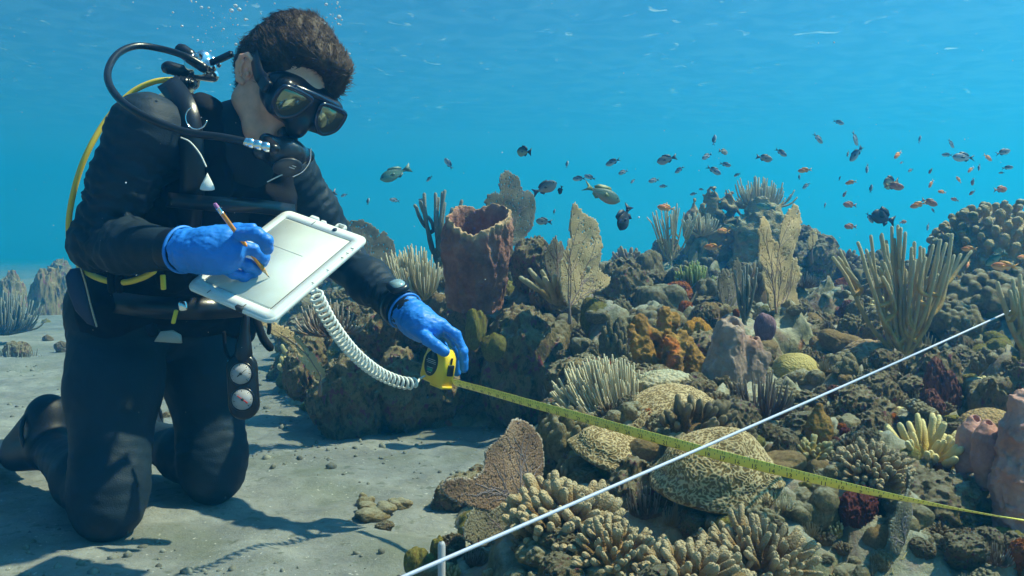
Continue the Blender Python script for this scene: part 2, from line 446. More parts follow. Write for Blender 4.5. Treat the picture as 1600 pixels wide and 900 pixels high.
def sand_h(x, y):
    p = np.stack([x, y, 0 * np.asarray(x, float)], -1)
    far = np.interp(np.hypot(x, y), [0, 3, 6, 20], [0.0, 0.0, 0.02, 0.25])
    return 0.026 * pn(p * 1.7, 31) + 0.016 * pn(p * 5.5, 32) + 0.0065 * pn(p * 15, 33) + 0.0028 * pn(p * 40, 34) + far * pn(p * 0.45, 35)
def ground_h(x, y): return np.maximum(reef_h(x, y), sand_h(x, y))
def G(px, py, d0=0.95, d1=14.0, fall=4.0):
    "where the line of sight through a photo point first meets the ground"
    ds = np.geomspace(d0, d1, 700); x = (px - 800.0) / F_PX * ds; z = CZ + (HOR - py) / F_PX * ds
    k = np.nonzero(z <= ground_h(x, ds))[0]
    d = ds[k[0]] if len(k) else fall
    return np.array([(px - 800.0) / F_PX * d, d, float(ground_h(np.array([(px - 800.0) / F_PX * d]), np.array([d]))[0])])
def GD(px, d):
    x = (px - 800.0) / F_PX * d
    return np.array([x, d, float(ground_h(np.array([x]), np.array([d]))[0])])

def axis(lo, hi, step, far, g=1.13):
    a = list(np.arange(lo, hi, step)); s = step
    while a[-1] < far: s *= g; a.append(a[-1] + s)
    s = step
    while a[0] > -far: s *= g; a.insert(0, a[0] - s)
    return np.array(a)
def sheet(name, hf, mat, xs, ys, disp=None, keep=None):
    X, Y = np.meshgrid(xs, ys, indexing='ij'); Z = hf(X, Y); v = np.stack([X, Y, Z], -1).reshape(-1, 3)
    f = grid_faces(len(xs), len(ys))
    if keep is not None:
        k = keep(v); f = f[k[f].any(1)]; used = np.unique(f); rem = np.full(len(v), -1); rem[used] = np.arange(len(used)); f = rem[f]; v = v[used]
    if disp is not None: v = disp(v)
    return tag(link(name, mesh_of(name, v, f, mat)), kind='structure')
sheet('sand_floor', sand_h, M_SAND, axis(-2.3, 0.9, 0.013, 90), axis(1.3, 4.2, 0.013, 120))
def _rd(v):
    q = v.copy(); w = sstep(-0.03, 0.06, v[:, 2] - 0.0)[:, None]
    a = np.minimum(1.0, np.interp(v[:, 1], [1, 3, 8, 30], [0.6, 1.0, 2.0, 3.0]))[:, None]
    for c in range(3): q[:, c] += (0.035 * pn(v * 11, 40 + c) + 0.014 * pn(v * 31, 50 + c)) * (w * a)[:, 0]
    return q
def reef_bed(): sheet('reef_bed', reef_h, M_REEF, axis(-1.15, 2.7, 0.0115, 30), axis(0.9, 4.4, 0.0115, 50, 1.02), _rd, keep=lambda v: (v[:, 2] > -0.045) & (v[:, 1] > 0.5) & (v[:, 1] < 45))

# surface of the sea seen from below: ruffled, with sun glints and rippled light painted into its material
WS_Z = 9.0
def water_surface():
    xs = axis(-6, 9, 0.12, 60, 1.06); ys = axis(0, 16, 0.12, 60, 1.06)
    X, Y = np.meshgrid(xs, ys, indexing='ij'); p = np.stack([X, Y, 0 * X], -1)
    Z = WS_Z + 0.06 * pn(p * 0.7, 61) + 0.03 * pn(p * 1.9, 62)
    me = mesh_of('water_surface', np.stack([X, Y, Z], -1).reshape(-1, 3), grid_faces(len(xs), len(ys)))
    m = bpy.data.materials.new('water_surface_material'); m.use_nodes = True; nt = m.node_tree; nt.nodes.clear(); N = nt.nodes.new; L = nt.links.new
    out = N('ShaderNodeOutputMaterial'); tr = N('ShaderNodeBsdfTransparent'); tc = N('ShaderNodeTexCoord')
    def noise(sc, det, dis, st=(1, 1, 1)):
        mp = N('ShaderNodeMapping'); mp.inputs['Scale'].default_value = st; L(tc.outputs['Object'], mp.inputs['Vector'])
        n = N('ShaderNodeTexNoise'); n.inputs['Scale'].default_value = sc; n.inputs['Detail'].default_value = det; n.inputs['Distortion'].default_value = dis
        L(mp.outputs['Vector'], n.inputs['Vector']); return n.outputs['Fac']
    r = N('ShaderNodeValToRGB'); e = r.color_ramp.elements; e[0].position = 0.42; e[0].color = (0.74, 0.76, 0.79, 1); e[1].position = 0.62; e[1].color = (1, 1, 1, 1)
    L(noise(0.8, 2, 0.6), r.inputs['Fac']); L(r.outputs['Color'], tr.inputs['Color'])  # blotchy tint imitates rippled sunlight: caustics and shafts come from this colour
    tl = N('ShaderNodeBsdfTranslucent'); tl.inputs['Color'].default_value = (1, 1, 1, 1)  # white flecks painted as sun glints, placed by the noise mask below
    mr = N('ShaderNodeMapRange'); mr.inputs['From Min'].default_value = 0.655; mr.inputs['From Max'].default_value = 0.82; L(noise(1.0, 6, 1.2, (1, 0.8, 1)), mr.inputs['Value'])
    mx = N('ShaderNodeMixShader'); mr.inputs['To Max'].default_value = 0.6; L(mr.outputs['Result'], mx.inputs[0]); L(tr.outputs[0], mx.inputs[1]); L(tl.outputs[0], mx.inputs[2]); L(mx.outputs[0], out.inputs['Surface'])
    me.materials.append(m); return tag(link('water_surface', me), kind='structure')
water_surface()

def haze():
    lo, hi = np.array([-70.0, -50.0, -1.6]), np.array([70.0, 90.0, WS_Z + 0.25])
    v = np.array([[(lo, hi)[i][0], (lo, hi)[j][1], (lo, hi)[k][2]] for i in (0, 1) for j in (0, 1) for k in (0, 1)])
    f = np.array([[0, 1, 3, 2], [4, 6, 7, 5], [0, 4, 5, 1], [2, 3, 7, 6], [0, 2, 6, 4], [1, 5, 7, 3]])
    m = bpy.data.materials.new('sea_water_volume'); m.use_nodes = True; nt = m.node_tree; nt.nodes.clear()
    o = nt.nodes.new('ShaderNodeOutputMaterial'); pv = nt.nodes.new('ShaderNodeVolumePrincipled')
    pv.inputs['Color'].default_value = (0.010, 0.25, 0.57, 1); pv.inputs['Density'].default_value = 0.082; pv.inputs['Anisotropy'].default_value = 0.66
    pv.inputs['Absorption Color'].default_value = (0.24, 0.66, 0.94, 1)
    nt.links.new(pv.outputs[0], o.inputs['Volume'])
    me = mesh_of('haze', v, f, m, smooth=False); me.materials
    return tag(link('haze', me), kind='stuff')
haze()
# ------------------------------------------------------------------ materials of the reef
M_ROCK = organic('algae_rock_material', [(0.28, (0.05, 0.055, 0.04)), (0.42, (0.17, 0.15, 0.08)), (0.52, (0.34, 0.29, 0.17)), (0.62, (0.22, 0.14, 0.10)), (0.75, (0.46, 0.40, 0.27))], scale=7, bump=1.0, bscale=38,
                 patches=[((0.32, 0.09, 0.12), 5.0, 0.60, 0.66), ((0.42, 0.17, 0.03), 6.5, 0.68, 0.72)], dist=0.012, sediment=(0.46, 0.43, 0.29), cell=0.3, cellscale=60)
M_PALE = organic('pale_coral_material', [(0.3, (0.18, 0.15, 0.09)), (0.5, (0.34, 0.29, 0.17)), (0.72, (0.48, 0.42, 0.28))], scale=6, bump=1.0, bscale=45, cell=0.8, cellscale=120, dist=0.012, sediment=(0.55, 0.54, 0.40),
                 patches=[((0.16, 0.17, 0.07), 7, 0.55, 0.68)])
M_OLIVE = organic('olive_coral_material', [(0.3, (0.16, 0.16, 0.05)), (0.5, (0.30, 0.29, 0.09)), (0.72, (0.42, 0.40, 0.17))], scale=8, bump=0.9, bscale=60, cell=0.9, cellscale=130, dist=0.010,
                  patches=[((0.28, 0.18, 0.06), 6, 0.56, 0.68)])
M_TAN = organic('tan_coral_material', [(0.3, (0.26, 0.19, 0.11)), (0.55, (0.42, 0.33, 0.19)), (0.75, (0.50, 0.42, 0.26))], scale=9, bump=0.9, bscale=70, cell=0.9, cellscale=150, dist=0.010)
M_MAROON = organic('maroon_sponge_material', [(0.3, (0.10, 0.05, 0.05)), (0.5, (0.22, 0.10, 0.09)), (0.72, (0.34, 0.20, 0.16))], scale=8, bump=0.8, bscale=60, dist=0.010, cell=0.4, cellscale=90,
                   patches=[((0.34, 0.10, 0.05), 5, 0.56, 0.68)])
M_BARREL = organic('barrel_sponge_material', [(0.28, (0.16, 0.085, 0.075)), (0.5, (0.34, 0.20, 0.165)), (0.75, (0.50, 0.36, 0.31))], scale=9, bump=1.0, bscale=55, dist=0.012, cell=0.5, cellscale=80,
                   tip=(0.62, 0.40, 0.22), tip_range=(0.82, 1.0), patches=[((0.40, 0.10, 0.06), 4.0, 0.57, 0.66)])
M_BROWN = organic('brown_sponge_material', [(0.3, (0.15, 0.125, 0.11)), (0.5, (0.26, 0.21, 0.185)), (0.72, (0.42, 0.37, 0.34))], scale=7, bump=0.7, bscale=50, dist=0.008, patches=[((0.40, 0.19, 0.13), 6, 0.55, 0.68)])
M_RUST = organic('rusty_sponge_material', [(0.3, (0.13, 0.08, 0.03)), (0.48, (0.27, 0.17, 0.06)), (0.62, (0.32, 0.22, 0.08)), (0.75, (0.46, 0.38, 0.20))], scale=14, bump=0.9, bscale=60, dist=0.008,
                 patches=[((0.52, 0.15, 0.03), 11, 0.58, 0.66), ((0.06, 0.045, 0.04), 8, 0.60, 0.68)])
M_PINK = organic('pink_sponge_material', [(0.3, (0.30, 0.17, 0.16)), (0.5, (0.46, 0.28, 0.25)), (0.72, (0.56, 0.38, 0.34))], scale=12, bump=0.6, bscale=70, dist=0.005, cell=0.5, cellscale=110)
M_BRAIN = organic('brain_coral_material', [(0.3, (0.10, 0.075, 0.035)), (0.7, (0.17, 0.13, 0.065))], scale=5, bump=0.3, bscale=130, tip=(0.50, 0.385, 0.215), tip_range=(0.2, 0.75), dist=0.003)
M_YELLOW = organic('yellow_coral_material', [(0.3, (0.27, 0.24, 0.10)), (0.5, (0.34, 0.305, 0.14)), (0.72, (0.42, 0.38, 0.19))], scale=10, bump=0.5, bscale=120, cell=0.9, cellscale=210, dist=0.005)
M_FINGER = organic('finger_coral_material', [(0.3, (0.12, 0.08, 0.04)), (0.5, (0.24, 0.17, 0.09)), (0.72, (0.32, 0.24, 0.13))], scale=16, bump=0.8, bscale=160, cell=0.9, cellscale=330, dist=0.004, tip=(0.50, 0.39, 0.23), tip_range=(0.6, 1.05))
M_FINGERY = organic('yellow_finger_coral_material', [(0.3, (0.26, 0.22, 0.08)), (0.6, (0.46, 0.38, 0.14))], scale=16, bump=0.6, bscale=160, cell=0.7, cellscale=330, dist=0.003, tip=(0.70, 0.60, 0.30), tip_range=(0.5, 1.0))
M_ROD = organic('sea_rod_material', [(0.3, (0.36, 0.26, 0.10)), (0.6, (0.58, 0.45, 0.21))], scale=20, bump=1.0, bscale=260, cell=1.0, cellscale=420, dist=0.003, tip=(0.66, 0.60, 0.40), tip_range=(0.3, 1.0), transl=0.25)
M_RODDARK = organic('grey_sea_rod_material', [(0.3, (0.11, 0.12, 0.10)), (0.6, (0.20, 0.21, 0.17))], scale=20, bump=1.0, bscale=220, cell=1.0, cellscale=380, dist=0.003, tip=(0.40, 0.40, 0.33), tip_range=(0.5, 1.0), transl=0.2)
M_PLUME = organic('sea_plume_material', [(0.3, (0.34, 0.30, 0.18)), (0.6, (0.50, 0.45, 0.29))], scale=20, bump=0.5, bscale=300, tip=(0.72, 0.66, 0.48), tip_range=(0.3, 1.0), transl=0.3, dist=0.002)
M_FAN = organic('sea_fan_material', [(0.3, (0.56, 0.46, 0.28)), (0.5, (0.70, 0.59, 0.38)), (0.7, (0.78, 0.68, 0.47))], scale=9, bump=0.9, bscale=320, cell=1.0, cellscale=260, dist=0.003, tip=(0.86, 0.80, 0.62), tip_range=(0.6, 1.0), transl=0.4)
M_FANDARK = organic('grey_sea_fan_material', [(0.3, (0.13, 0.13, 0.10)), (0.5, (0.22, 0.22, 0.17)), (0.7, (0.30, 0.29, 0.23))], scale=9, bump=0.9, bscale=320, cell=1.0, cellscale=260, dist=0.003, tip=(0.50, 0.48, 0.38), tip_range=(0.6, 1.0), transl=0.3)
M_FANTAN = organic('brown_sea_fan_material', [(0.3, (0.22, 0.15, 0.11)), (0.5, (0.34, 0.25, 0.19)), (0.7, (0.42, 0.33, 0.26))], scale=9, bump=0.9, bscale=320, cell=1.0, cellscale=260, dist=0.003, tip=(0.66, 0.58, 0.48), tip_range=(0.6, 1.0), transl=0.3)
M_VEIN = simple('sea_fan_vein_material', (0.26, 0.17, 0.13), 0.8)
M_VEINPALE = simple('pale_vein_material', (0.30, 0.24, 0.24), 0.8)
M_PURPLE = organic('purple_sponge_material', [(0.3, (0.12, 0.08, 0.115)), (0.6, (0.20, 0.14, 0.18))], scale=6, bump=0.4, bscale=90, dist=0.003)
M_ORANGE = organic('orange_sponge_material', [(0.3, (0.24, 0.08, 0.03)), (0.6, (0.44, 0.16, 0.05))], scale=20, bump=0.9, bscale=120, dist=0.006)
M_RED = organic('red_sponge_material', [(0.3, (0.09, 0.03, 0.03)), (0.6, (0.20, 0.06, 0.05))], scale=14, bump=0.9, bscale=90, dist=0.008)
M_GREENALGA = organic('green_alga_material', [(0.3, (0.10, 0.16, 0.04)), (0.6, (0.30, 0.36, 0.10))], scale=14, bump=0.5, bscale=90, dist=0.003, tip=(0.50, 0.55, 0.20), tip_range=(0.5, 1), transl=0.3)

# ------------------------------------------------------------------ shapes of the reef
def lump_mesh(name, seed, mat, n=7, spread=0.55, rr=(0.35, 0.6), rough=0.10, nf=3.5, flat=0.75, h=0.042, k=0.12, fine=0.030, ff=13, ridge=True):
    "irregular boulder or coral head about one unit in radius: blended knobs plus relief"
    r = random.Random(seed); Fd = Field((-1.5, -1.5, -1.2), (1.5, 1.5, 1.4), h)
    Fd.ell((0, 0, -0.15), (0.72, 0.72, 0.6 * flat + 0.1), None, k)
    for i in range(n):
        a = r.uniform(0, 6.283); e = r.uniform(-0.1, 1.2); q = spread * r.uniform(0.6, 1.15)
        c = (q * math.cos(a) * math.cos(e), q * math.sin(a) * math.cos(e), q * math.sin(e) * flat); s = r.uniform(*rr)
        Fd.ell(c, (s, s * r.uniform(0.8, 1.1), s * r.uniform(0.7, 1.0)), None, k)
    Fd.disp(lambda p: -rough * fbm(p * nf, 3, seed, 0.55, ridge) - fine * pn(p * ff, seed + 9) - fine * 0.6 * pn(p * ff * 2.3, seed + 19), 0.35)
    v, f = Fd.mesh(0)
    return mesh_of(name, v, f, mat)

def knob_mesh(name, seed, mat, n=46, h=0.04, kr=(0.13, 0.2), flat=0.7, k=0.07, fine=0.012):
    "mound covered by rounded knobs"
    r = random.Random(seed); Fd = Field((-1.35, -1.35, -0.9), (1.35, 1.35, 1.3), h)
    Fd.ell((0, 0, -0.1), (0.85, 0.85, 0.8 * flat), None, k)
    for i in range(n):
        a = i * 2.39996; z = 1 - (i + 0.5) / n * 1.15; q = math.sqrt(max(0, 1 - z * z)); q *= 0.92 * r.uniform(0.9, 1.08); s = r.uniform(*kr)
        Fd.ell((q * math.cos(a), q * math.sin(a), z * flat * 0.95 * r.uniform(0.9, 1.12)), (s, s, s * 1.15), None, k)
    Fd.disp(lambda p: -fine * pn(p * 16, seed) - 0.03 * pn(p * 4, seed + 3), 0.3)
    v, f = Fd.mesh(1)
    return mesh_of(name, v, f, mat)

def brain_dome(name, mat, sub=6, r=(0.1, 0.1, 0.07), freq=110.0, amp=0.0022, lobes=None, seed=0, skirt=0.25):
    "dome with meandering ridges and valleys"
    v, f = get_ico(sub); d = v.copy()
    v = v * np.array(r)
    lump = 1 + 0.06 * pn(d * 1.6, seed) + 0.02 * pn(d * 4.5, seed + 1); v = v * lump[:, None]
    for (cx, cy, cz, s, a) in (lobes or []):
        w = np.exp(-((d - np.array([cx, cy, cz])) ** 2).sum(1) / (s * s)); v = v + d * (w * a)[:, None]
    low = v[:, 2] < -0.2 * r[2]
    v[:, :2] *= (1 + skirt * np.exp(-((v[:, 2] + 0.2 * r[2]) / (0.25 * r[2])) ** 2))[:, None]
    v[:, 2] = np.where(low, -0.2 * r[2] + (v[:, 2] + 0.2 * r[2]) * 0.6, v[:, 2])
    w = v + 0.008 * np.stack([pn(v * 30, seed + 4), pn(v * 30, seed + 5), pn(v * 30, seed + 6)], 1)
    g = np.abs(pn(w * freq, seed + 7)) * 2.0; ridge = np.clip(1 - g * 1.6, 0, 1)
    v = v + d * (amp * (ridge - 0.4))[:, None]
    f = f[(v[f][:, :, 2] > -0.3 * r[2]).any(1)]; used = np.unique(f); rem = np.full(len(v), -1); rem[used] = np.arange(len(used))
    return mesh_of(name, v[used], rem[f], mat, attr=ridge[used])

def finger_mesh(name, seed, mat, n=60, R=0.10, L=(0.05, 0.08), r=(0.008, 0.011), up=0.5, ns=9, knob=0.25, fork=0.5, spread=1.0, dome=0.45, bend=0.25):
    "branching coral head: fingers radiating from a low dome, some forked"
    rg = random.Random(seed); parts = []
    v, f = get_ico(3); v = v * np.array([R * 0.75, R * 0.75, R * dome]); v *= (1 + 0.15 * pn(v * 40, seed))[:, None]
    parts.append((v, f, np.zeros(len(v))))
    for i in range(n):
        a = i * 2.39996 + rg.uniform(-0.2, 0.2); z = 1 - (i + 0.5) / n * 0.95; q = math.sqrt(max(0, 1 - z * z))
        d = np.array([q * math.cos(a) * spread, q * math.sin(a) * spread, z * (1 - up) + up]); d /= np.linalg.norm(d)
        b = np.array([q * math.cos(a) * R * 0.62, q * math.sin(a) * R * 0.62, z * R * dome * 0.8])
        ln = rg.uniform(*L); rr = rg.uniform(*r); side = np.array([rg.gauss(0, 1), rg.gauss(0, 1), rg.gauss(0, 0.5)]) * bend
        pts = spline([b, b + d * ln * 0.5, b + (d + side * 0.5) * ln], 7)
        t = np.linspace(0, 1, 7); rad = rr * (1.12 - 0.3 * t)
        parts.append(tube(pts, rad, ns, noise=knob, nf=70, seed=i))
        if rg.random() < fork:
            m = pts[3]; sd = np.array([rg.gauss(0, 1), rg.gauss(0, 1), 0.3]); sd = d * 0.7 + sd / np.linalg.norm(sd) * 0.6
            p2 = spline([m, m + sd * ln * 0.3, m + (sd + d * 0.5) * ln * 0.42], 5)
            pt = tube(p2, rr * np.linspace(0.95, 0.8, 5), ns, noise=knob, nf=70, seed=i + 99); parts.append((pt[0], pt[1], 0.4 + 0.6 * pt[2]))
    v, f, at = cat_meshes(parts)
    return mesh_of(name, v, f, mat, attr=at)

def rod_branches(root, seed, H, W, n, r, mat, plane_rot=0.0, depth=0.25, ns=8, curve=0.5, levels=2, hmin=0.5, bmin=0.12):
    "candelabrum of upright rods: each branch a part; they leave a short stem and turn up"
    rg = random.Random(seed); ca, sa = math.cos(plane_rot), math.sin(plane_rot)
    def put(pts, rad):
        q = np.array(pts); q = np.stack([q[:, 0] * ca - q[:, 1] * sa, q[:, 0] * sa + q[:, 1] * ca, q[:, 2]], 1)
        v, f, at = tube(q, rad, ns, noise=0.16, nf=150, seed=rg.randrange(99))
        link('branch', mesh_of('branch', v, f, mat, attr=at), root)
    put([(0, 0, -0.03), (0, 0, 0.02), (0, 0, H * bmin)], [r * 2.2, r * 1.7, r * 1.3])
    arms = max(3, int(round(n / 4.5))); per = max(2, int(round(n / arms)))
    for i in range(arms):
        u = (i + 0.5) / arms * 2 - 1 + rg.uniform(-0.3, 0.3) / arms; x = u * W * 0.5; y = rg.uniform(-1, 1) * W * depth * 0.5
        h = H * (1 - 0.22 * u * u) * rg.uniform(0.85, 1.0); z0 = H * bmin * rg.uniform(0.4, 1.0)
        pts = [(0, 0, z0 * 0.5), (x * 0.22, y * 0.3, z0 + H * 0.06), (x * 0.52, y * 0.7, H * (0.30 + 0.06 * rg.random())), (x * 0.80, y, H * 0.60), (x * (1.0 + 0.06 * rg.random()), y, h)]
        pp = spline(pts, 18) + np.cumsum(NR.normal(0, r * 0.20, (18, 3)), 0) * np.linspace(0, 1, 18)[:, None]
        put(pp, r * np.linspace(1.35, 0.85, 18))
        for k in range(per):
            j = 3 + int(rg.random() * 10); bs = pp[j]; sd = rg.choice([-1, -1, 1]) * (1 if x >= 0 else -1) if abs(u) > 0.25 else rg.choice([-1, 1])
            off = sd * W * rg.uniform(0.035, 0.11); top = H * rg.uniform(hmin, 1.0) * (1 - 0.2 * u * u)
            if top < bs[2] + 0.12 * H: top = bs[2] + rg.uniform(0.14, 0.3) * H
            dy = rg.uniform(-1, 1) * W * depth * 0.3; lean = x * 0.30
            q = spline([bs, bs + np.array([off * 0.75, dy * 0.5, (top - bs[2]) * 0.16]), bs + np.array([off + lean * 0.4, dy, (top - bs[2]) * 0.5]), (bs[0] + off * 1.05 + lean, bs[1] + dy, top)], 14)
            q = q + np.cumsum(NR.normal(0, r * 0.16, (14, 3)), 0) * np.linspace(0, 1, 14)[:, None]
            put(q, r * np.linspace(1.1, 0.82, 14))

def plume_mesh(name, seed, mat, n=170, R=0.12, r=0.0022, flatx=1.0, flaty=0.6, lean=(0, 0), droop=0.2, segs=7, ns=4, lo=0.5):
    "bushy soft coral: a tuft of many fine stems fanning out from the foot"
    rg = random.Random(seed); parts = []
    for i in range(n):
        a = rg.uniform(0, 6.283); q = math.sqrt(rg.random()); z = math.sqrt(max(0.03, 1 - q * q * 0.92)); L = R * rg.uniform(lo, 1)
        e = np.array([q * math.cos(a) * flatx * L + lean[0] * R, q * math.sin(a) * flaty * L, z * L + lean[1] * R])
        b = np.array([q * math.cos(a) * 0.12 * R * flatx, q * math.sin(a) * 0.1 * R, -0.01])
        m = b * 0.35 + np.array([e[0] * 0.72, e[1] * 0.72, e[2] * 0.38 - droop * 0.1 * L * q])
        parts.append(tube(spline([b, m, e], segs), r * np.linspace(1.3, 0.8, segs), ns, caps=True, noise=0.3, nf=120, seed=i))
    v, f, at = cat_meshes(parts); return mesh_of(name, v, f, mat, attr=at)

def fan_parts(root, poly, mat, vein, foot, seed=0, step=0.0045, th=0.003, curl=0.02, veins=5, holes=0.05, jag=0.006, vr=0.0018, subs=6):
    """sea fan in its own plane (x across, z up): a lacy sheet of real thickness with ragged rim, and a branching skeleton.
    poly: outline in metres; foot: where the stem stands"""
    poly = np.asarray(poly, float); rg = random.Random(seed)
    lo = poly.min(0) - 0.01; hi = poly.max(0) + 0.01
    xs = np.arange(lo[0], hi[0], step); zs = np.arange(lo[1], hi[1], step)
    X, Z = np.meshgrid(xs, zs, indexing='ij')
    p3 = np.stack([X, 0 * X, Z], -1)
    sd = poly_sd(X, Z, poly) + jag * pn(p3 * 75, seed) + jag * 1.2 * pn(p3 * 26, seed + 1)
    inside = sd > 0
    c = inside[:-1, :-1] & inside[1:, :-1] & inside[1:, 1:] & inside[:-1, 1:]
    hn = pn(p3 * 330, seed + 2)[:-1, :-1]; c &= ~(np.random.RandomState(seed).rand(*c.shape) < 0.045)
    ii, jj = np.nonzero(c); nz = len(zs)
    def bend(x, z): q = np.stack([x * 5, 0 * x, z * 5], -1); return curl * pn(q, seed + 5) + curl * 0.35 * pn(q * 3, seed + 6)
    Y = bend(X, Z); jx = pn(p3 * 190, seed + 8) * step * 0.7; jz = pn(p3 * 190, seed + 9) * step * 0.7
    base = np.stack([X + jx, Y, Z + jz], -1).reshape(-1, 3)
    q = np.stack([ii * nz + jj, (ii + 1) * nz + jj, (ii + 1) * nz + jj + 1, ii * nz + jj + 1], 1)
    nb = len(base); front = base + [0, -th / 2, 0]; back = base + [0, th / 2, 0]
    e = np.concatenate([q[:, [0, 1]], q[:, [1, 2]], q[:, [2, 3]], q[:, [3, 0]]]); key = np.sort(e, 1); key = key[:, 0] * nb + key[:, 1]
    u, inv, cnt = np.unique(key, return_inverse=True, return_counts=True); be = e[cnt[inv] == 1]
    walls = np.stack([be[:, 1], be[:, 0], be[:, 0] + nb, be[:, 1] + nb], 1)
    f = np.concatenate([q, q[:, ::-1] + nb, walls]); V = np.concatenate([front, back])
    used = np.unique(f); rem = np.full(len(V), -1); rem[used] = np.arange(len(used))
    at = np.concatenate([(1 - np.clip(sd / 0.012, 0, 1)).ravel()] * 2)
    link('blade', mesh_of('blade', V[used], rem[f], mat, attr=at[used]), root)
    # skeleton: veins walk from the foot to the rim
    foot = np.asarray(foot, float); parts = []
    def inner(x, z): return float(poly_sd(np.array([x]), np.array([z]), poly)[0])
    tips = poly[[int(k) for k in np.linspace(0, len(poly) - 1, veins + 2)[1:-1]]]
    tips = foot + (tips - foot) * 0.86
    def vein_path(a, b, wob):
        t = np.linspace(0, 1, 12)[:, None]; q = a * (1 - t) + b * t; nrm = np.array([-(b - a)[1], (b - a)[0]]); s = rg.uniform(-wob, wob)
        q = q + nrm * (np.sin(t * math.pi) * s) + NR.normal(0, 0.0012, (12, 2)); return q
    def add(q, r0, r1):
        keep = [k for k in range(len(q)) if k < 2 or inner(*q[k]) > 0.004]
        m = next((k for k in range(2, len(q)) if inner(*q[k]) <= 0.004), len(q)); q = q[:max(m, 3)]
        y = bend(q[:, 0], q[:, 1]) - th / 2 - 0.0004
        v3 = np.stack([q[:, 0], y, q[:, 1]], 1); parts.append(tube(v3, np.linspace(r0, r1, len(q)), 6))
        return q
    for b in tips:
        q = add(vein_path(foot, b, 0.18), vr, vr * 0.35); L = np.linalg.norm(b - foot)
        for s in range(subs):
            k = min(rg.randrange(3, 9), len(q) - 1); d = (q[k] - q[k - 1]); d /= np.linalg.norm(d) + 1e-9; sg = rg.choice([-1, 1]); a = sg * rg.uniform(0.4, 0.8)
            dd = np.array([d[0] * math.cos(a) - d[1] * math.sin(a), d[0] * math.sin(a) + d[1] * math.cos(a)])
            add(vein_path(q[k], q[k] + dd * L * rg.uniform(0.25, 0.45), 0.15), vr * 0.5, vr * 0.2)
    v, f, at = cat_meshes(parts); link('vein', mesh_of('vein', v, f, vein), root)
    st = tube([(foot[0], bend(foot[:1], foot[1:])[0], foot[1] + 0.02), (foot[0], 0, foot[1] - 0.02), (foot[0], 0.0, foot[1] - 0.05)], [vr * 1.6, vr * 2.4, vr * 4], 8)
    link('stem', mesh_of('stem', st[0], st[1], vein), root)

FAN_RZ = 0.8
def px_poly(pts, d, foot):
    "photo outline -> metres in the fan's plane, origin at the foot"
    return [((x - foot[0]) / F_PX * d / math.cos(FAN_RZ), (foot[1] - y) / F_PX * d) for x, y in pts]

def rest(px, py, d=None):
    "point on the ground under a photo point, at the given distance if any"
    return G(px, py) if d is None else P(px, py, d)

# prototypes shared by the many boulders and heads
rocks = [lump_mesh('rock_shape', s, M_ROCK, n=6 + s % 4, rough=0.13, nf=2.6 + 0.3 * (s % 4), spread=0.6) for s in range(8)]
pales = [lump_mesh('pale_head_shape', 30 + s, M_PALE, n=8, rough=0.04, nf=3, rr=(0.28, 0.5), k=0.05, ridge=False, spread=0.68) for s in range(4)]
olives = [lump_mesh('olive_head_shape', 40 + s, M_OLIVE, n=5, rough=0.04, nf=3, rr=(0.35, 0.6), k=0.06, ridge=False, spread=0.5) for s in range(3)]
tans = [lump_mesh('tan_head_shape', 50 + s, M_TAN, n=3, rough=0.03, nf=2.5, rr=(0.4, 0.6), k=0.1, ridge=False, spread=0.4) for s in range(2)]
knobs = [knob_mesh('knobby_head_shape', 60 + s, M_PALE, n=40 + 14 * s) for s in range(3)]
maroons = [lump_mesh('maroon_sponge_shape', 70 + s, M_MAROON, n=7, rough=0.12, nf=3.5) for s in range(2)]
reds = [lump_mesh('red_crust_shape', 80, M_RED, n=5, rough=0.16, nf=4)]
finger_tufts = [finger_mesh('finger_tuft_shape', 200 + k, (M_FINGER, M_FINGERY, M_PALE)[k], n=34, R=0.8, L=(0.35, 0.6), r=(0.075, 0.11), fork=0.5, dome=0.5) for k in range(3)]
soft_tufts = [plume_mesh('soft_tuft_shape', 210 + k, (M_PLUME, M_ROD, M_FANTAN)[k], n=70, R=1.7, r=0.035) for k in range(3)]
plates = [lump_mesh('plate_shape', 220 + k, (M_TAN, M_PALE)[k], n=6, flat=0.22, spread=0.75, rr=(0.35, 0.55), rough=0.04, nf=3, k=0.04, ridge=False) for k in range(2)]
oranges = [lump_mesh('orange_crust_shape', 81, M_ORANGE, n=5, rough=0.16, nf=4)]

def head(me, px, py, w, label, cat, name, d=None, hgt=None, sink=0.25, group=None, rz=None, dy=0.0):
    "one boulder or coral head: (px, py) its foot in the photo, w its width in photo pixels"
    p = rest(px, py, d); s = w / F_PX * p[1] / 2 / 1.1; hs = s if hgt is None else hgt / F_PX * p[1] / 1.15
    NAMED.append((p[0], p[1] + s * 0.35, s * 0.8))
    if d is not None and d < 7: ANCH.append((p[0], p[1] + s * 0.35, p[2], s * 0.9 + 0.03))
    o = link(name, me, None, p + np.array([0, dy + s * 0.35, hs * (0.5 - sink)])); o.scale = (s, s, hs); o.rotation_euler = (0, 0, rnd.uniform(0, 6.28) if rz is None else rz)
    return tag(o, label, cat, group)
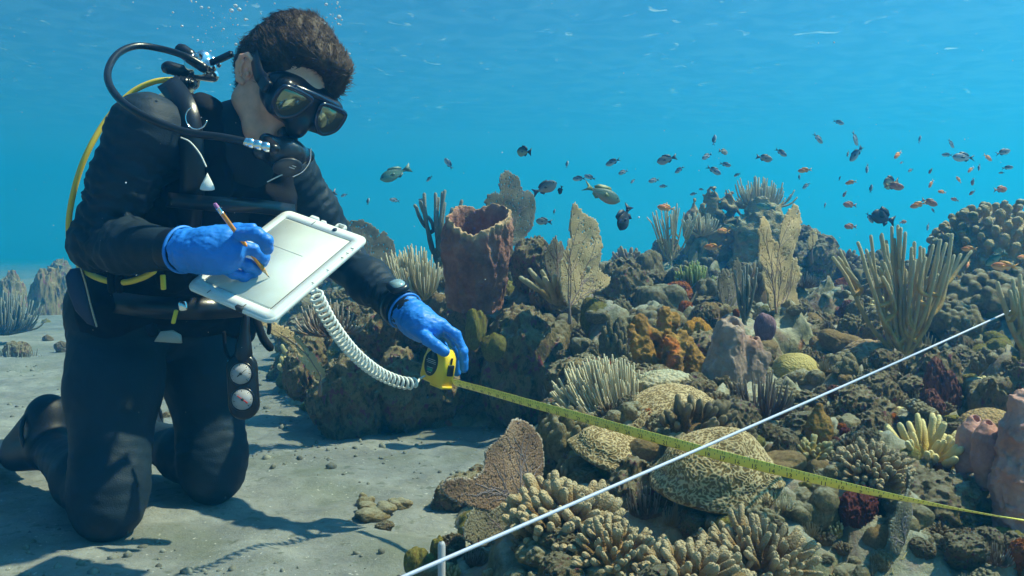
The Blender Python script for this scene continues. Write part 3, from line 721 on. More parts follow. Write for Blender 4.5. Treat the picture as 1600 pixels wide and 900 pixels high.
# ------------------------------------------------------------------ the reef, thing by thing
# barrel sponge
def barrel_sponge():
    t = thing('barrel_sponge', 'large open maroon barrel sponge standing on top of the reef behind the wetsuit arm', 'sponge', P(741, 458, 2.97))
    nt, prof = 160, []
    R, H = 0.112, 0.262
    for z, r in [(-0.04, 0.80), (0.0, 0.84), (0.06, 0.92), (0.12, 0.99), (0.17, 1.02), (0.22, 0.98), (0.262, 0.93), (0.27, 0.91)]: prof.append((z, r * R, z / H))
    outer = spline(prof, 52); inner = spline([(0.272, 0.875 * R, 1), (0.25, 0.80 * R, 0.7), (0.18, 0.76 * R, 0.4), (0.08, 0.62 * R, 0.2), (0.02, 0.2 * R, 0.0), (0.015, 0.001, 0.0)], 26)
    pr = np.concatenate([outer, inner]); m = len(pr); a = np.linspace(0, 2 * math.pi, nt, endpoint=False)
    rim = 0.006 * pn(np.stack([np.cos(a) * 2, np.sin(a) * 2, 0 * a], 1), 5) * 2 + 0.004 * pn(np.stack([np.cos(a) * 9, np.sin(a) * 9, 0 * a], 1), 6) * 2 - 0.028 * np.exp(-((a - 4.2) / 0.5) ** 2) - 0.02 * np.exp(-((a - 1.35) / 0.22) ** 2) + 0.012 * np.cos(a - 0.6)
    Z = pr[:, 0][:, None] + rim[None, :] * np.clip((pr[:, 0][:, None]) / H, 0, 1) ** 2
    k = np.stack([np.cos(a)[None] * pr[:, 1][:, None] * 9, np.sin(a)[None] * pr[:, 1][:, None] * 9, Z * 5], -1)
    rel = 0.009 * fbm(k * 2.2, 3, 8, 0.6, ridge=True) + 0.008 * pn(k, 3) + 0.005 * pn(k * 7, 4)
    rr = pr[:, 1][:, None] + rel * np.where(np.arange(m) < 52, 1.0, 0.6)[:, None]; rr[-1] = 0.001
    v = np.stack([np.cos(a)[None] * rr, np.sin(a)[None] * rr, Z], -1).reshape(-1, 3)
    f = grid_faces(m, nt, wrapv=True); at = np.repeat(np.clip(pr[:, 2], 0, 1) ** 3, nt)
    link('sponge_wall', mesh_of('sponge_wall', v, f[:, ::-1], M_BARREL, attr=at), t)
    t.rotation_euler = (math.radians(19), math.radians(-2), 0.3)
barrel_sponge()

# tall grey-brown sponge and the rusty branching sponge in the middle
def brown_sponge():
    c = P(1148, 622, 2.02); Fd = Field((-0.13, -0.09, -0.06), (0.13, 0.09, 0.20), 0.0026)
    Fd.chain([(-0.035, 0, -0.03), (-0.025, 0, 0.06), (-0.010, 0, 0.145)], [0.052, 0.044, 0.036], 0.015)
    Fd.chain([(0.035, 0.01, -0.03), (0.035, 0.01, 0.05), (0.040, 0.01, 0.11)], [0.044, 0.036, 0.027], 0.008)
    Fd.cap((0.045, 0.0, 0.07), (0.068, 0.0, 0.092), 0.022, 0.012, 0.01)
    Fd.cap((-0.06, 0, -0.03), (-0.05, 0, 0.01), 0.03, 0.015, 0.02)
    Fd.cap((-0.008, -0.004, 0.13), (-0.006, -0.006, 0.20), 0.010, 0.014, 0.008, '-'); Fd.cap((0.042, 0.006, 0.10), (0.044, 0.0, 0.16), 0.008, 0.012, 0.006, '-')
    Fd.disp(lambda p: -0.005 * fbm(p * np.array([26, 26, 12]), 3, 3, 0.6, True) - 0.0022 * pn(p * 120, 4) - 0.004 * pn(p * 34, 7), 0.03)
    v, f = Fd.mesh(1); return tag(link('tube_sponge', mesh_of('tube_sponge', v, f, M_BROWN), None, c), 'tall grey brown sponge tapering to two stubby tops in the middle of the reef', 'sponge')
brown_sponge()
def rusty_sponge():
    c = P(1045, 598, 2.18); s = 2.18 / F_PX; Fd = Field((-0.14, -0.09, -0.05), (0.14, 0.09, 0.22), 0.003)
    def q(x, y, dy=0.0): return ((x - 1045) * s, dy, (598 - y) * s)
    for pts, r in [([q(1015, 590), q(1005, 545), q(1000, 503)], (30, 20, 15)), ([q(1000, 560, -.01), q(988, 530, -.02), q(985, 512, -.02)], (14, 10, 8)), ([q(1035, 570, .02), q(1040, 520, .02), q(1041, 490, .02)], (22, 15, 13)),
                   ([q(1040, 530, .03), q(1057, 505, .03), q(1058, 497, .03)], (12, 11, 10)), ([q(1045, 590, -.02), q(1047, 555, -.03), q(1045, 530, -.03)], (26, 19, 14)), ([q(1050, 560, -.02), q(1062, 535, -.02), q(1064, 522, -.02)], (16, 13, 10)),
                   ([q(1075, 590), q(1082, 560), q(1074, 535)], (26, 19, 13)), ([q(1085, 560), q(1100, 575), q(1098, 590)], (16, 16, 14)), ([q(1012, 520), q(1030, 525, .01)], (12, 12)), ([q(1000, 600), q(1090, 605)], (22, 22))]:
        Fd.chain(pts, [x * s * 0.80 for x in r], 0.005)
    Fd.disp(lambda p: -0.004 * fbm(p * 55, 3, 13, 0.6, True) - 0.0025 * pn(p * 130, 14), 0.03)
    v, f = Fd.mesh(0); return tag(link('branching_sponge', mesh_of('branching_sponge', v, f, M_RUST), None, c), 'lumpy rust orange branching sponge with upright stubs left of the tall brown sponge', 'sponge')
rusty_sponge()

# brain and plate corals
for _p, _r in ((P(741, 462, 2.95), .13), (P(1148, 622, 2.02), .12), (P(1045, 598, 2.18), .12), (P(1120, 742, 1.52), .12), (P(1188, 750, 1.5), .04), (P(1035, 650, 1.86), .12), (P(955, 712, 1.72), .08), (P(1244, 588, 2.36), .09), (P(1225, 620, 2.2), .07), (P(1548, 672, 1.78), .07), (P(1360, 566, 2.5), .09), (P(1042, 608, 1.98), .08), (P(1525, 750, 1.63), .08), (P(1588, 800, 1.55), .06), (P(1280, 712, 1.8), .04), (P(1545, 440, 3.5), .22)): NAMED.append((_p[0], _p[1], _r)); ANCH.append((_p[0], _p[1], _p[2], _r * 1.0 + 0.03))
def big_plates():
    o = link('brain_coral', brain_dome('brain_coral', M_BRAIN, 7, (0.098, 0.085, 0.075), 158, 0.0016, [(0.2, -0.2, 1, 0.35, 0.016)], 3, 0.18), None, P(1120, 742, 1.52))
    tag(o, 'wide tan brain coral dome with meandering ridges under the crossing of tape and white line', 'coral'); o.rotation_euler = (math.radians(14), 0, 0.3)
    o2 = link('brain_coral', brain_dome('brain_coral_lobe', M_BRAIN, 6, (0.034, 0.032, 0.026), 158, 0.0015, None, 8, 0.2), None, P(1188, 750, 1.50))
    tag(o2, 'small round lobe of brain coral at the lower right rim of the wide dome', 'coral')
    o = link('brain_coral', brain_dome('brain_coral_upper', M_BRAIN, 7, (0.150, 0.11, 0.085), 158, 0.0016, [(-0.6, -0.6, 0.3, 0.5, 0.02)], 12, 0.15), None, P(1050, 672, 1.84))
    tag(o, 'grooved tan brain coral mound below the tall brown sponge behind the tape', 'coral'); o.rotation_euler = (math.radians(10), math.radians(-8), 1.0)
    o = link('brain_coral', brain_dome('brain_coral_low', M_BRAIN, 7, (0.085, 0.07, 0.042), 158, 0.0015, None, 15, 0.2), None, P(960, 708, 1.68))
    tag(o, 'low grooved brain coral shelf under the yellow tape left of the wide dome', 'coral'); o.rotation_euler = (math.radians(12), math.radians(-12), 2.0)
    o = link('star_coral', brain_dome('star_coral', M_YELLOW, 5, (0.066, 0.060, 0.062), 120, 0.0008, [(0.1, -0.9, -0.1, 0.6, 0.012)], 21, 0.0), None, P(1244, 588, 2.36))
    tag(o, 'smooth yellow green domed coral right of the tall brown sponge', 'coral')
    o = link('star_coral', brain_dome('star_coral_bump', M_YELLOW, 4, (0.030, 0.03, 0.028), 120, 0.0008, None, 22, 0.0), None, P(1236, 600, 2.30))
    tag(o, 'small yellow green knob leaning on the front of the yellow domed coral', 'coral')
    o = link('star_coral', brain_dome('polyp_mound', M_TAN, 5, (0.066, 0.06, 0.042), 150, 0.0022, None, 24, 0.1), None, P(1548, 672, 1.78))
    tag(o, 'orange tan mound of coral polyps behind the two pink vase sponges', 'coral')
    o = link('brain_coral', brain_dome('brown_mound', organic('brown_ridged_material', [(0.3, (0.12, 0.09, 0.05)), (0.6, (0.24, 0.18, 0.11))], 8, 0.5, 90, tip=(0.36, 0.27, 0.17), tip_range=(0.3, 0.8)), 6, (0.085, 0.08, 0.062), 55, 0.0036, None, 27, 0.0), None, P(1360, 566, 2.5))
    tag(o, 'rounded brown ridged coral boulder left of the foot of the big sea rod', 'coral')
    o = link('coral_boulder', brain_dome('shelf_coral', M_PALE, 5, (0.075, 0.07, 0.042), 50, 0.003, None, 29, 0.0), None, P(1042, 608, 1.98))
    tag(o, 'smooth grey green coral hump between the rusty sponge and the brain coral mound', 'coral')
big_plates()

# two pink vase sponges lower right, and the encrusted pillar beside them
def vase(px, py, d, w, h, lean, label, seed):
    c = P(px, py, d); r = w / F_PX * d / 2; H = h / F_PX * d; Fd = Field((-2.0 * r, -1.6 * r, -0.3 * H), (2.0 * r, 1.6 * r, 1.25 * H), 0.0022)
    Fd.chain([(0, 0, -0.1 * H), (lean * 0.3, 0, 0.3 * H), (lean * 0.8, 0, 0.62 * H), (lean, 0, 0.88 * H)], [r * 0.6, r * 0.86, r * 0.92, r * 0.45], 0.02)
    Fd.cap((lean, -0.002, 0.85 * H), (lean * 1.05, -0.012, 1.1 * H), r * 0.16, r * 0.24, 0.003, '-')
    Fd.disp(lambda p: -0.003 * pn(p * 30, seed) - 0.0014 * fbm(p * 90, 2, seed + 2), 0.02)
    v, f = Fd.mesh(1); tag(link('vase_sponge', mesh_of('vase_sponge', v, f, M_PINK), None, c), label, 'sponge')
vase(1512, 752, 1.66, 46, 108, 0.012, 'pink vase sponge on the left of the pair, leaning over its neighbour', 3)
vase(1538, 745, 1.60, 42, 92, 0.006, 'pink vase sponge on the right of the pair with one round dark opening on top', 4)
def pillar():
    c = P(1588, 800, 1.55); Fd = Field((-0.07, -0.07, -0.08), (0.09, 0.07, 0.26), 0.003)
    Fd.chain([(0.01, 0, -0.05), (0.0, 0, 0.05), (0.008, 0, 0.13), (0.01, 0, 0.19)], [0.045, 0.036, 0.032, 0.020], 0.02); Fd.cap((0.01, -0.01, 0.06), (-0.02, -0.02, 0.075), 0.02, 0.018, 0.01)
    Fd.disp(lambda p: -0.006 * fbm(p * 30, 3, 33, 0.6, True) - 0.002 * pn(p * 110, 34), 0.03)
    v, f = Fd.mesh(0); tag(link('pink_sponge_column', mesh_of('pink_sponge_column', v, f, M_PINK), None, c), 'knobby pink sponge column cut by the right edge of the photo', 'sponge')
pillar()
def cone_sponge():
    c = P(1280, 708, 1.72); Fd = Field((-0.05, -0.05, -0.03), (0.05, 0.05, 0.14), 0.002)
    Fd.chain([(0, 0, -0.02), (0, 0, 0.05), (0.0, 0, 0.088)], [0.027, 0.021, 0.008], 0.02); Fd.disp(lambda p: -0.002 * pn(p * 160, 5) - 0.003 * pn(p * 50, 6), 0.02)
    v, f = Fd.mesh(0); tag(link('cone_sponge', mesh_of('cone_sponge', v, f, M_RUST), None, c), 'upright rusty orange cone shaped sponge touching the white line', 'sponge')
cone_sponge()

# finger corals
def fingers(px, py, d, seed, mat, label, rot=0.0, **kw):
    NAMED.append((*P(px, py, d)[:2], kw.get('R', .1) * 1.1)); ANCH.append((*P(px, py, d), kw.get('R', .1) + 0.03)); o = link('finger_coral', finger_mesh('finger_coral', seed, mat, **kw), None, P(px, py, d)); o.rotation_euler = (0.12, 0, rot); return tag(o, label, 'coral')
fingers(878, 838, 1.36, 1, M_FINGER, 'large tan finger coral colony crossed by the white line, right of the brown sea fan', n=95, R=0.085, L=(0.030, 0.052), r=(0.0062, 0.0095), dome=0.55)
fingers(960, 880, 1.24, 9, M_FINGER, 'dim olive finger coral at the bottom edge beside the large tan colony', n=60, R=0.06, L=(0.022, 0.036), r=(0.004, 0.006), dome=0.5)
fingers(1360, 752, 1.55, 2, M_FINGER, 'dense brown finger coral cushion just above the yellow tape', n=110, R=0.070, L=(0.020, 0.034), r=(0.0042, 0.0060), dome=0.6, bend=0.1)
fingers(1178, 900, 1.28, 3, M_FINGER, 'branching pale tan staghorn clump at the bottom edge below the tape', n=70, R=0.062, L=(0.040, 0.062), r=(0.0042, 0.0060), fork=0.9, dome=0.4)
fingers(1075, 925, 1.20, 4, M_FINGER, 'stubby grey tan finger coral cut by the bottom edge', n=60, R=0.06, L=(0.032, 0.050), r=(0.0055, 0.0075), fork=0.7, dome=0.4)
fingers(1447, 738, 1.74, 5, M_FINGERY, 'yellowish upright finger coral left of the pink vase sponges', n=26, R=0.036, L=(0.055, 0.095), r=(0.0062, 0.0085), up=0.85, fork=0.5, bend=0.12)
fingers(1400, 672, 2.0, 15, M_FINGERY, 'small yellow finger coral tuft behind the brown cushion', n=24, R=0.03, L=(0.03, 0.05), r=(0.006, 0.008), up=0.6, fork=0.5)
fingers(1565, 626, 2.05, 6, M_FINGERY, 'low yellow knobby finger coral above the orange tan mound', n=44, R=0.05, L=(0.022, 0.036), r=(0.006, 0.009), up=0.4)
fingers(872, 470, 2.9, 7, M_ROD, 'thick pale yellow finger coral clump with upright prongs right of the barrel sponge', n=13, R=0.036, L=(0.085, 0.135), r=(0.0085, 0.0115), up=0.9, fork=0.7, bend=0.08)

# sea rods
def rods(px, py, d, label, mat, rot=0.0, seed=1, **kw):
    NAMED.append(((px - 800) / F_PX * d, d - 0.05, 0.08)); ANCH.append((*P(px, py, d), 0.09)); t = thing('sea_rod', label, 'soft coral', P(px, py, d)); rod_branches(t, seed, mat=mat, plane_rot=rot, **kw); return t
rods(1412, 566, 2.45, 'big tan candelabrum sea rod with many upright fingers in front of the right reef', M_ROD, 0.1, 4, H=0.375, W=0.40, n=48, r=0.0055, hmin=0.62)
rods(1602, 560, 2.05, 'tan sea rod cut by the right edge of the photo', M_ROD, 0.0, 5, H=0.20, W=0.15, n=10, r=0.0058, hmin=0.6)
rods(688, 420, 3.4, 'dark grey sea rod with a few thick upright fingers behind the barrel sponge', M_RODDARK, 0.0, 6, H=0.33, W=0.26, n=12, r=0.0080, levels=2)
rods(1163, 508, 2.7, 'slender grey sea rod in front of the blue grey fans', M_RODDARK, 0.0, 7, H=0.20, W=0.12, n=10, r=0.0042, levels=2)
rods(1048, 412, 4.2, 'pale feathery sea rod with dense thin stems on the far reef', M_PLUME, 0.0, 8, H=0.29, W=0.25, n=26, r=0.0036, levels=2, hmin=0.75)
def plume(px, py, d, label, mat, seed, rot=0, **kw):
    NAMED.append(((px - 800) / F_PX * d, d, 0.07)); ANCH.append((*P(px, py, d), 0.09)); o = link('sea_plume', plume_mesh('sea_plume', seed, mat, **kw), None, P(px, py, d)); o.rotation_euler = (0, 0, rot); return tag(o, label, 'soft coral')
plume(985, 652, 1.98, 'bushy cream sea plume leaning left beside the rusty sponge, just above the tape', M_PLUME, 3, n=620, R=0.15, r=0.0025, lean=(-0.42, -0.05), flatx=0.9, flaty=0.6, lo=0.55)
plume(892, 668, 2.0, 'small cream sea plume tuft low in front of the bushy one', M_PLUME, 4, n=110, R=0.075, r=0.0030, lean=(0.1, 0)).location = P(900, 676, 1.96).tolist()
plume(660, 462, 2.75, 'spiky cream sea plume between the slate and the barrel sponge', M_PLUME, 5, n=330, R=0.15, r=0.0026, lean=(-0.30, 0.1), flatx=0.75, lo=0.45)
plume(515, 520, 2.7, 'brownish sea plume hanging behind the white coiled cord', M_FANTAN, 6, n=160, R=0.13, r=0.0028, lean=(-0.1, -0.2))
plume(1185, 325, 5.3, 'pale tufted sea plume crowning the highest point of the far reef', M_PLUME, 7, n=170, R=0.20, r=0.0050, flatx=1.2)
plume(1095, 365, 5.0, 'small pale sea plume on the shoulder of the far reef', M_PLUME, 8, n=90, R=0.13, r=0.0042)
plume(1083, 445, 3.5, 'light green bushy alga between the round coral heads', M_GREENALGA, 9, n=90, R=0.095, r=0.0045)
plume(1295, 480, 3.3, 'small reddish tufted anemone on the reef right of the great fan', M_PINK, 10, n=60, R=0.045, r=0.0025)
plume(1470, 500, 3.0, 'little brown tuft of soft coral behind the big sea rod', M_FANTAN, 17, n=60, R=0.05, r=0.003)
plume(28, 590, 5.2, 'dim bushy soft coral at the left edge beyond the diver', M_RODDARK, 11, n=260, R=0.20, r=0.0036)
plume(5, 520, 6.0, 'dark tall soft coral bush cut by the left edge', M_RODDARK, 12, n=200, R=0.30, r=0.006)

# sea fans
def fan(px, py, d, outline, label, mat, vein, seed, rz=0.8, rx=0.0, **kw):
    NAMED.append(((px - 800) / F_PX * d, d - 0.08, 0.09)); ANCH.append((*P(px, py, d), 0.09)); t = thing('sea_fan', label, 'sea fan', P(px, py, d), (rx, 0, rz)); fan_parts(t, px_poly(outline, d, (px, py)), mat, vein, (0.0, 0.0), seed, **kw); return t
fan(1214, 490, 2.8, [(1216, 492), (1196, 480), (1182, 440), (1172, 400), (1166, 365), (1172, 345), (1184, 337), (1194, 348), (1204, 372), (1216, 378), (1222, 350), (1236, 325), (1250, 314), (1260, 325), (1264, 345), (1256, 375), (1246, 400), (1258, 402), (1268, 412), (1272, 430), (1266, 452), (1270, 478), (1262, 491), (1240, 485), (1226, 488)],
    'large pale tan sea fan split into tall lobes, right of centre', M_FAN, M_VEIN, 1, veins=7, step=0.0042)
fan(890, 478, 2.75, [(888, 480), (878, 455), (876, 420), (884, 390), (896, 370), (892, 340), (892, 322), (900, 316), (914, 326), (934, 340), (946, 356), (950, 385), (946, 402), (944, 420), (952, 428), (966, 436), (962, 448), (944, 456), (925, 462), (905, 478)],
    'tan sea fan with a tall bent tip right of the finger coral clump', M_FAN, M_VEIN, 2, veins=6)
fan(862, 455, 2.9, [(860, 455), (850, 420), (848, 396), (858, 378), (868, 364), (874, 380), (880, 372), (890, 395), (888, 430), (876, 456)],
    'small dull tan sea fan between the finger coral clump and the bent fan', M_FANDARK, M_VEIN, 12, veins=3)
fan(800, 380, 3.7, [(796, 384), (780, 365), (768, 340), (760, 318), (764, 306), (776, 302), (784, 308), (780, 290), (782, 275), (792, 266), (804, 270), (812, 278), (816, 298), (824, 294), (832, 302), (837, 325), (832, 350), (820, 372), (808, 384)],
    'dark grey green sea fan rising behind the barrel sponge', M_FANDARK, M_VEIN, 3, veins=5, holes=0.03)
fan(580, 430, 4.0, [(575, 470), (545, 440), (530, 400), (527, 352), (535, 338), (552, 345), (566, 340), (580, 350), (592, 362), (600, 360), (612, 375), (618, 400), (612, 430), (600, 460)],
    'broad dark blue green sea fan behind the corner of the slate', M_FANDARK, M_VEIN, 4, veins=5, holes=0.03, step=0.006)
fan(822, 815, 1.50, [(815, 812), (800, 818), (775, 812), (770, 795), (778, 782), (758, 780), (735, 768), (712, 752), (702, 732), (712, 722), (728, 718), (742, 724), (752, 716), (758, 690), (770, 675), (784, 666), (798, 652), (808, 650), (822, 655), (838, 668), (850, 688), (857, 715), (856, 750), (845, 780), (830, 808)],
    'brown sea fan standing on the sand edge in front of the reef', M_FANTAN, M_VEINPALE, 5, veins=8, step=0.003, th=0.0022, vr=0.0012, jag=0.004)
fan(800, 842, 1.46, [(795, 845), (770, 842), (745, 836), (728, 820), (724, 800), (735, 782), (752, 778), (775, 784), (800, 790), (812, 812)],
    'lower dark lobe of sea fan hanging towards the sand under the brown one', M_FANDARK, M_VEINPALE, 15, veins=3, step=0.003, th=0.0022, vr=0.0010, jag=0.004)
fan(1140, 490, 2.95, [(1140, 492), (1128, 480), (1120, 455), (1118, 430), (1124, 418), (1136, 424), (1142, 440), (1148, 425), (1152, 408), (1158, 402), (1166, 414), (1172, 428), (1176, 418), (1180, 430), (1178, 460), (1166, 488)],
    'small blue grey sea fan just left of the large pale fan', M_FANDARK, M_VEINPALE, 6, veins=4)
fan(1268, 388, 3.3, [(1262, 392), (1256, 382), (1258, 368), (1268, 358), (1278, 362), (1281, 374), (1274, 386)], 'tiny pale fan lobe peeping out right of the large fan', M_FAN, M_VEIN, 7, veins=1, subs=1)
fan(500, 590, 2.7, [(497, 598), (488, 585), (476, 565), (462, 540), (446, 520), (428, 505), (424, 494), (440, 496), (462, 508), (478, 528), (492, 552), (500, 566), (508, 590)],
    'narrow olive strap of sea fan under the lower corner of the slate', M_FAN, M_VEIN, 8, veins=1, subs=1, holes=0.02)
fan(1405, 850, 1.42, [(1385, 862), (1372, 845), (1362, 822), (1366, 806), (1378, 790), (1392, 770), (1420, 752), (1450, 742), (1458, 752), (1452, 780), (1446, 812), (1430, 845), (1410, 875), (1396, 880)],
    'leafy grey green lettuce sheet of coral right below the yellow tape', M_FANDARK, M_VEINPALE, 9, veins=4, step=0.003, holes=0.01, curl=0.04, vr=0.0010)

# far ridge pillars
def far_pillar(px, py, d, tops, label, seed, mat=M_ROCK):
    c = P(px, py, d); s = d / F_PX; xs = [t[0] for t in tops]; w = (max(xs) - min(xs)) / 2 * s + 0.2; hmax = max(py - t[1] for t in tops) * s + 0.1
    Fd = Field((-w - .1, -0.25, -0.15), (w + .1, 0.25, hmax), 0.010)
    for (x, y, r) in tops: Fd.chain([((px - px) * s + (x - px) * s * 0.6, 0, -0.1), ((x - px) * s, 0, (py - y) * s * 0.5), ((x - px) * s, 0, (py - y) * s - r * s)], [r * s * 1.7, r * s * 1.2, r * s], 0.03)
    Fd.disp(lambda p: -0.03 * fbm(p * 9, 3, seed, 0.6, True), 0.08); v, f = Fd.mesh(0)
    tag(link('pillar_coral', mesh_of('pillar_coral', v, f, mat), None, c), label, 'coral')
far_pillar(1122, 375, 5.2, [(1108, 296, 5), (1118, 298, 5), (1128, 318, 8), (1133, 296, 3), (1140, 304, 4), (1112, 325, 9), (1143, 325, 7)], 'dark pillar coral with blunt towers on the left of the far ridge', 1)
far_pillar(1084, 380, 5.6, [(1084, 310, 4), (1080, 330, 6), (1088, 345, 8)], 'thin dark coral spire left of the pillar coral on the far ridge', 2)
far_pillar(1101, 375, 5.8, [(1098, 318, 3), (1104, 328, 5)], 'short dark stub between the spire and the pillar coral', 3)
far_pillar(1190, 392, 5.1, [(1190, 310, 20), (1200, 318, 20), (1176, 340, 24), (1210, 345, 20), (1188, 365, 30)], 'tall pale green coral mound under the crown of plume on the far ridge', 4, M_PALE)

# the great lobed coral head at the upper right
def lobed_head():
    t = P(1560, 432, 3.5); Fd = Field((-0.38, -0.28, -0.20), (0.38, 0.28, 0.40), 0.0058); rg = random.Random(3)
    Fd.ell((0.02, 0.04, 0.02), (0.245, 0.18, 0.235), None, 0.02)
    for i in range(150):
        a = i * 2.39996; z = 1 - (i + 0.5) / 150 * 1.05; q = math.sqrt(max(0, 1 - z * z))
        b = np.array([0.02 + q * math.cos(a) * 0.235, 0.04 + q * math.sin(a) * 0.17, 0.02 + z * 0.225]); d = np.array([q * math.cos(a) * 0.7, q * math.sin(a) * 0.7, 0.6])
        d /= np.linalg.norm(d); L = rg.uniform(0.025, 0.055); Fd.cap(b, b + d * L, 0.012, rg.uniform(0.013, 0.020), 0.005)
    Fd.disp(lambda p: -0.004 * pn(p * 45, 3) - 0.003 * fbm(p * 90, 2, 4), 0.03); v, f = Fd.mesh(0)
    NAMED.append((t[0], t[1], 0.28))
    tag(link('lobed_coral', mesh_of('lobed_coral', v, f, M_PALE), None, t), 'great rounded coral head of blunt upright lobes at the upper right', 'coral')
lobed_head()

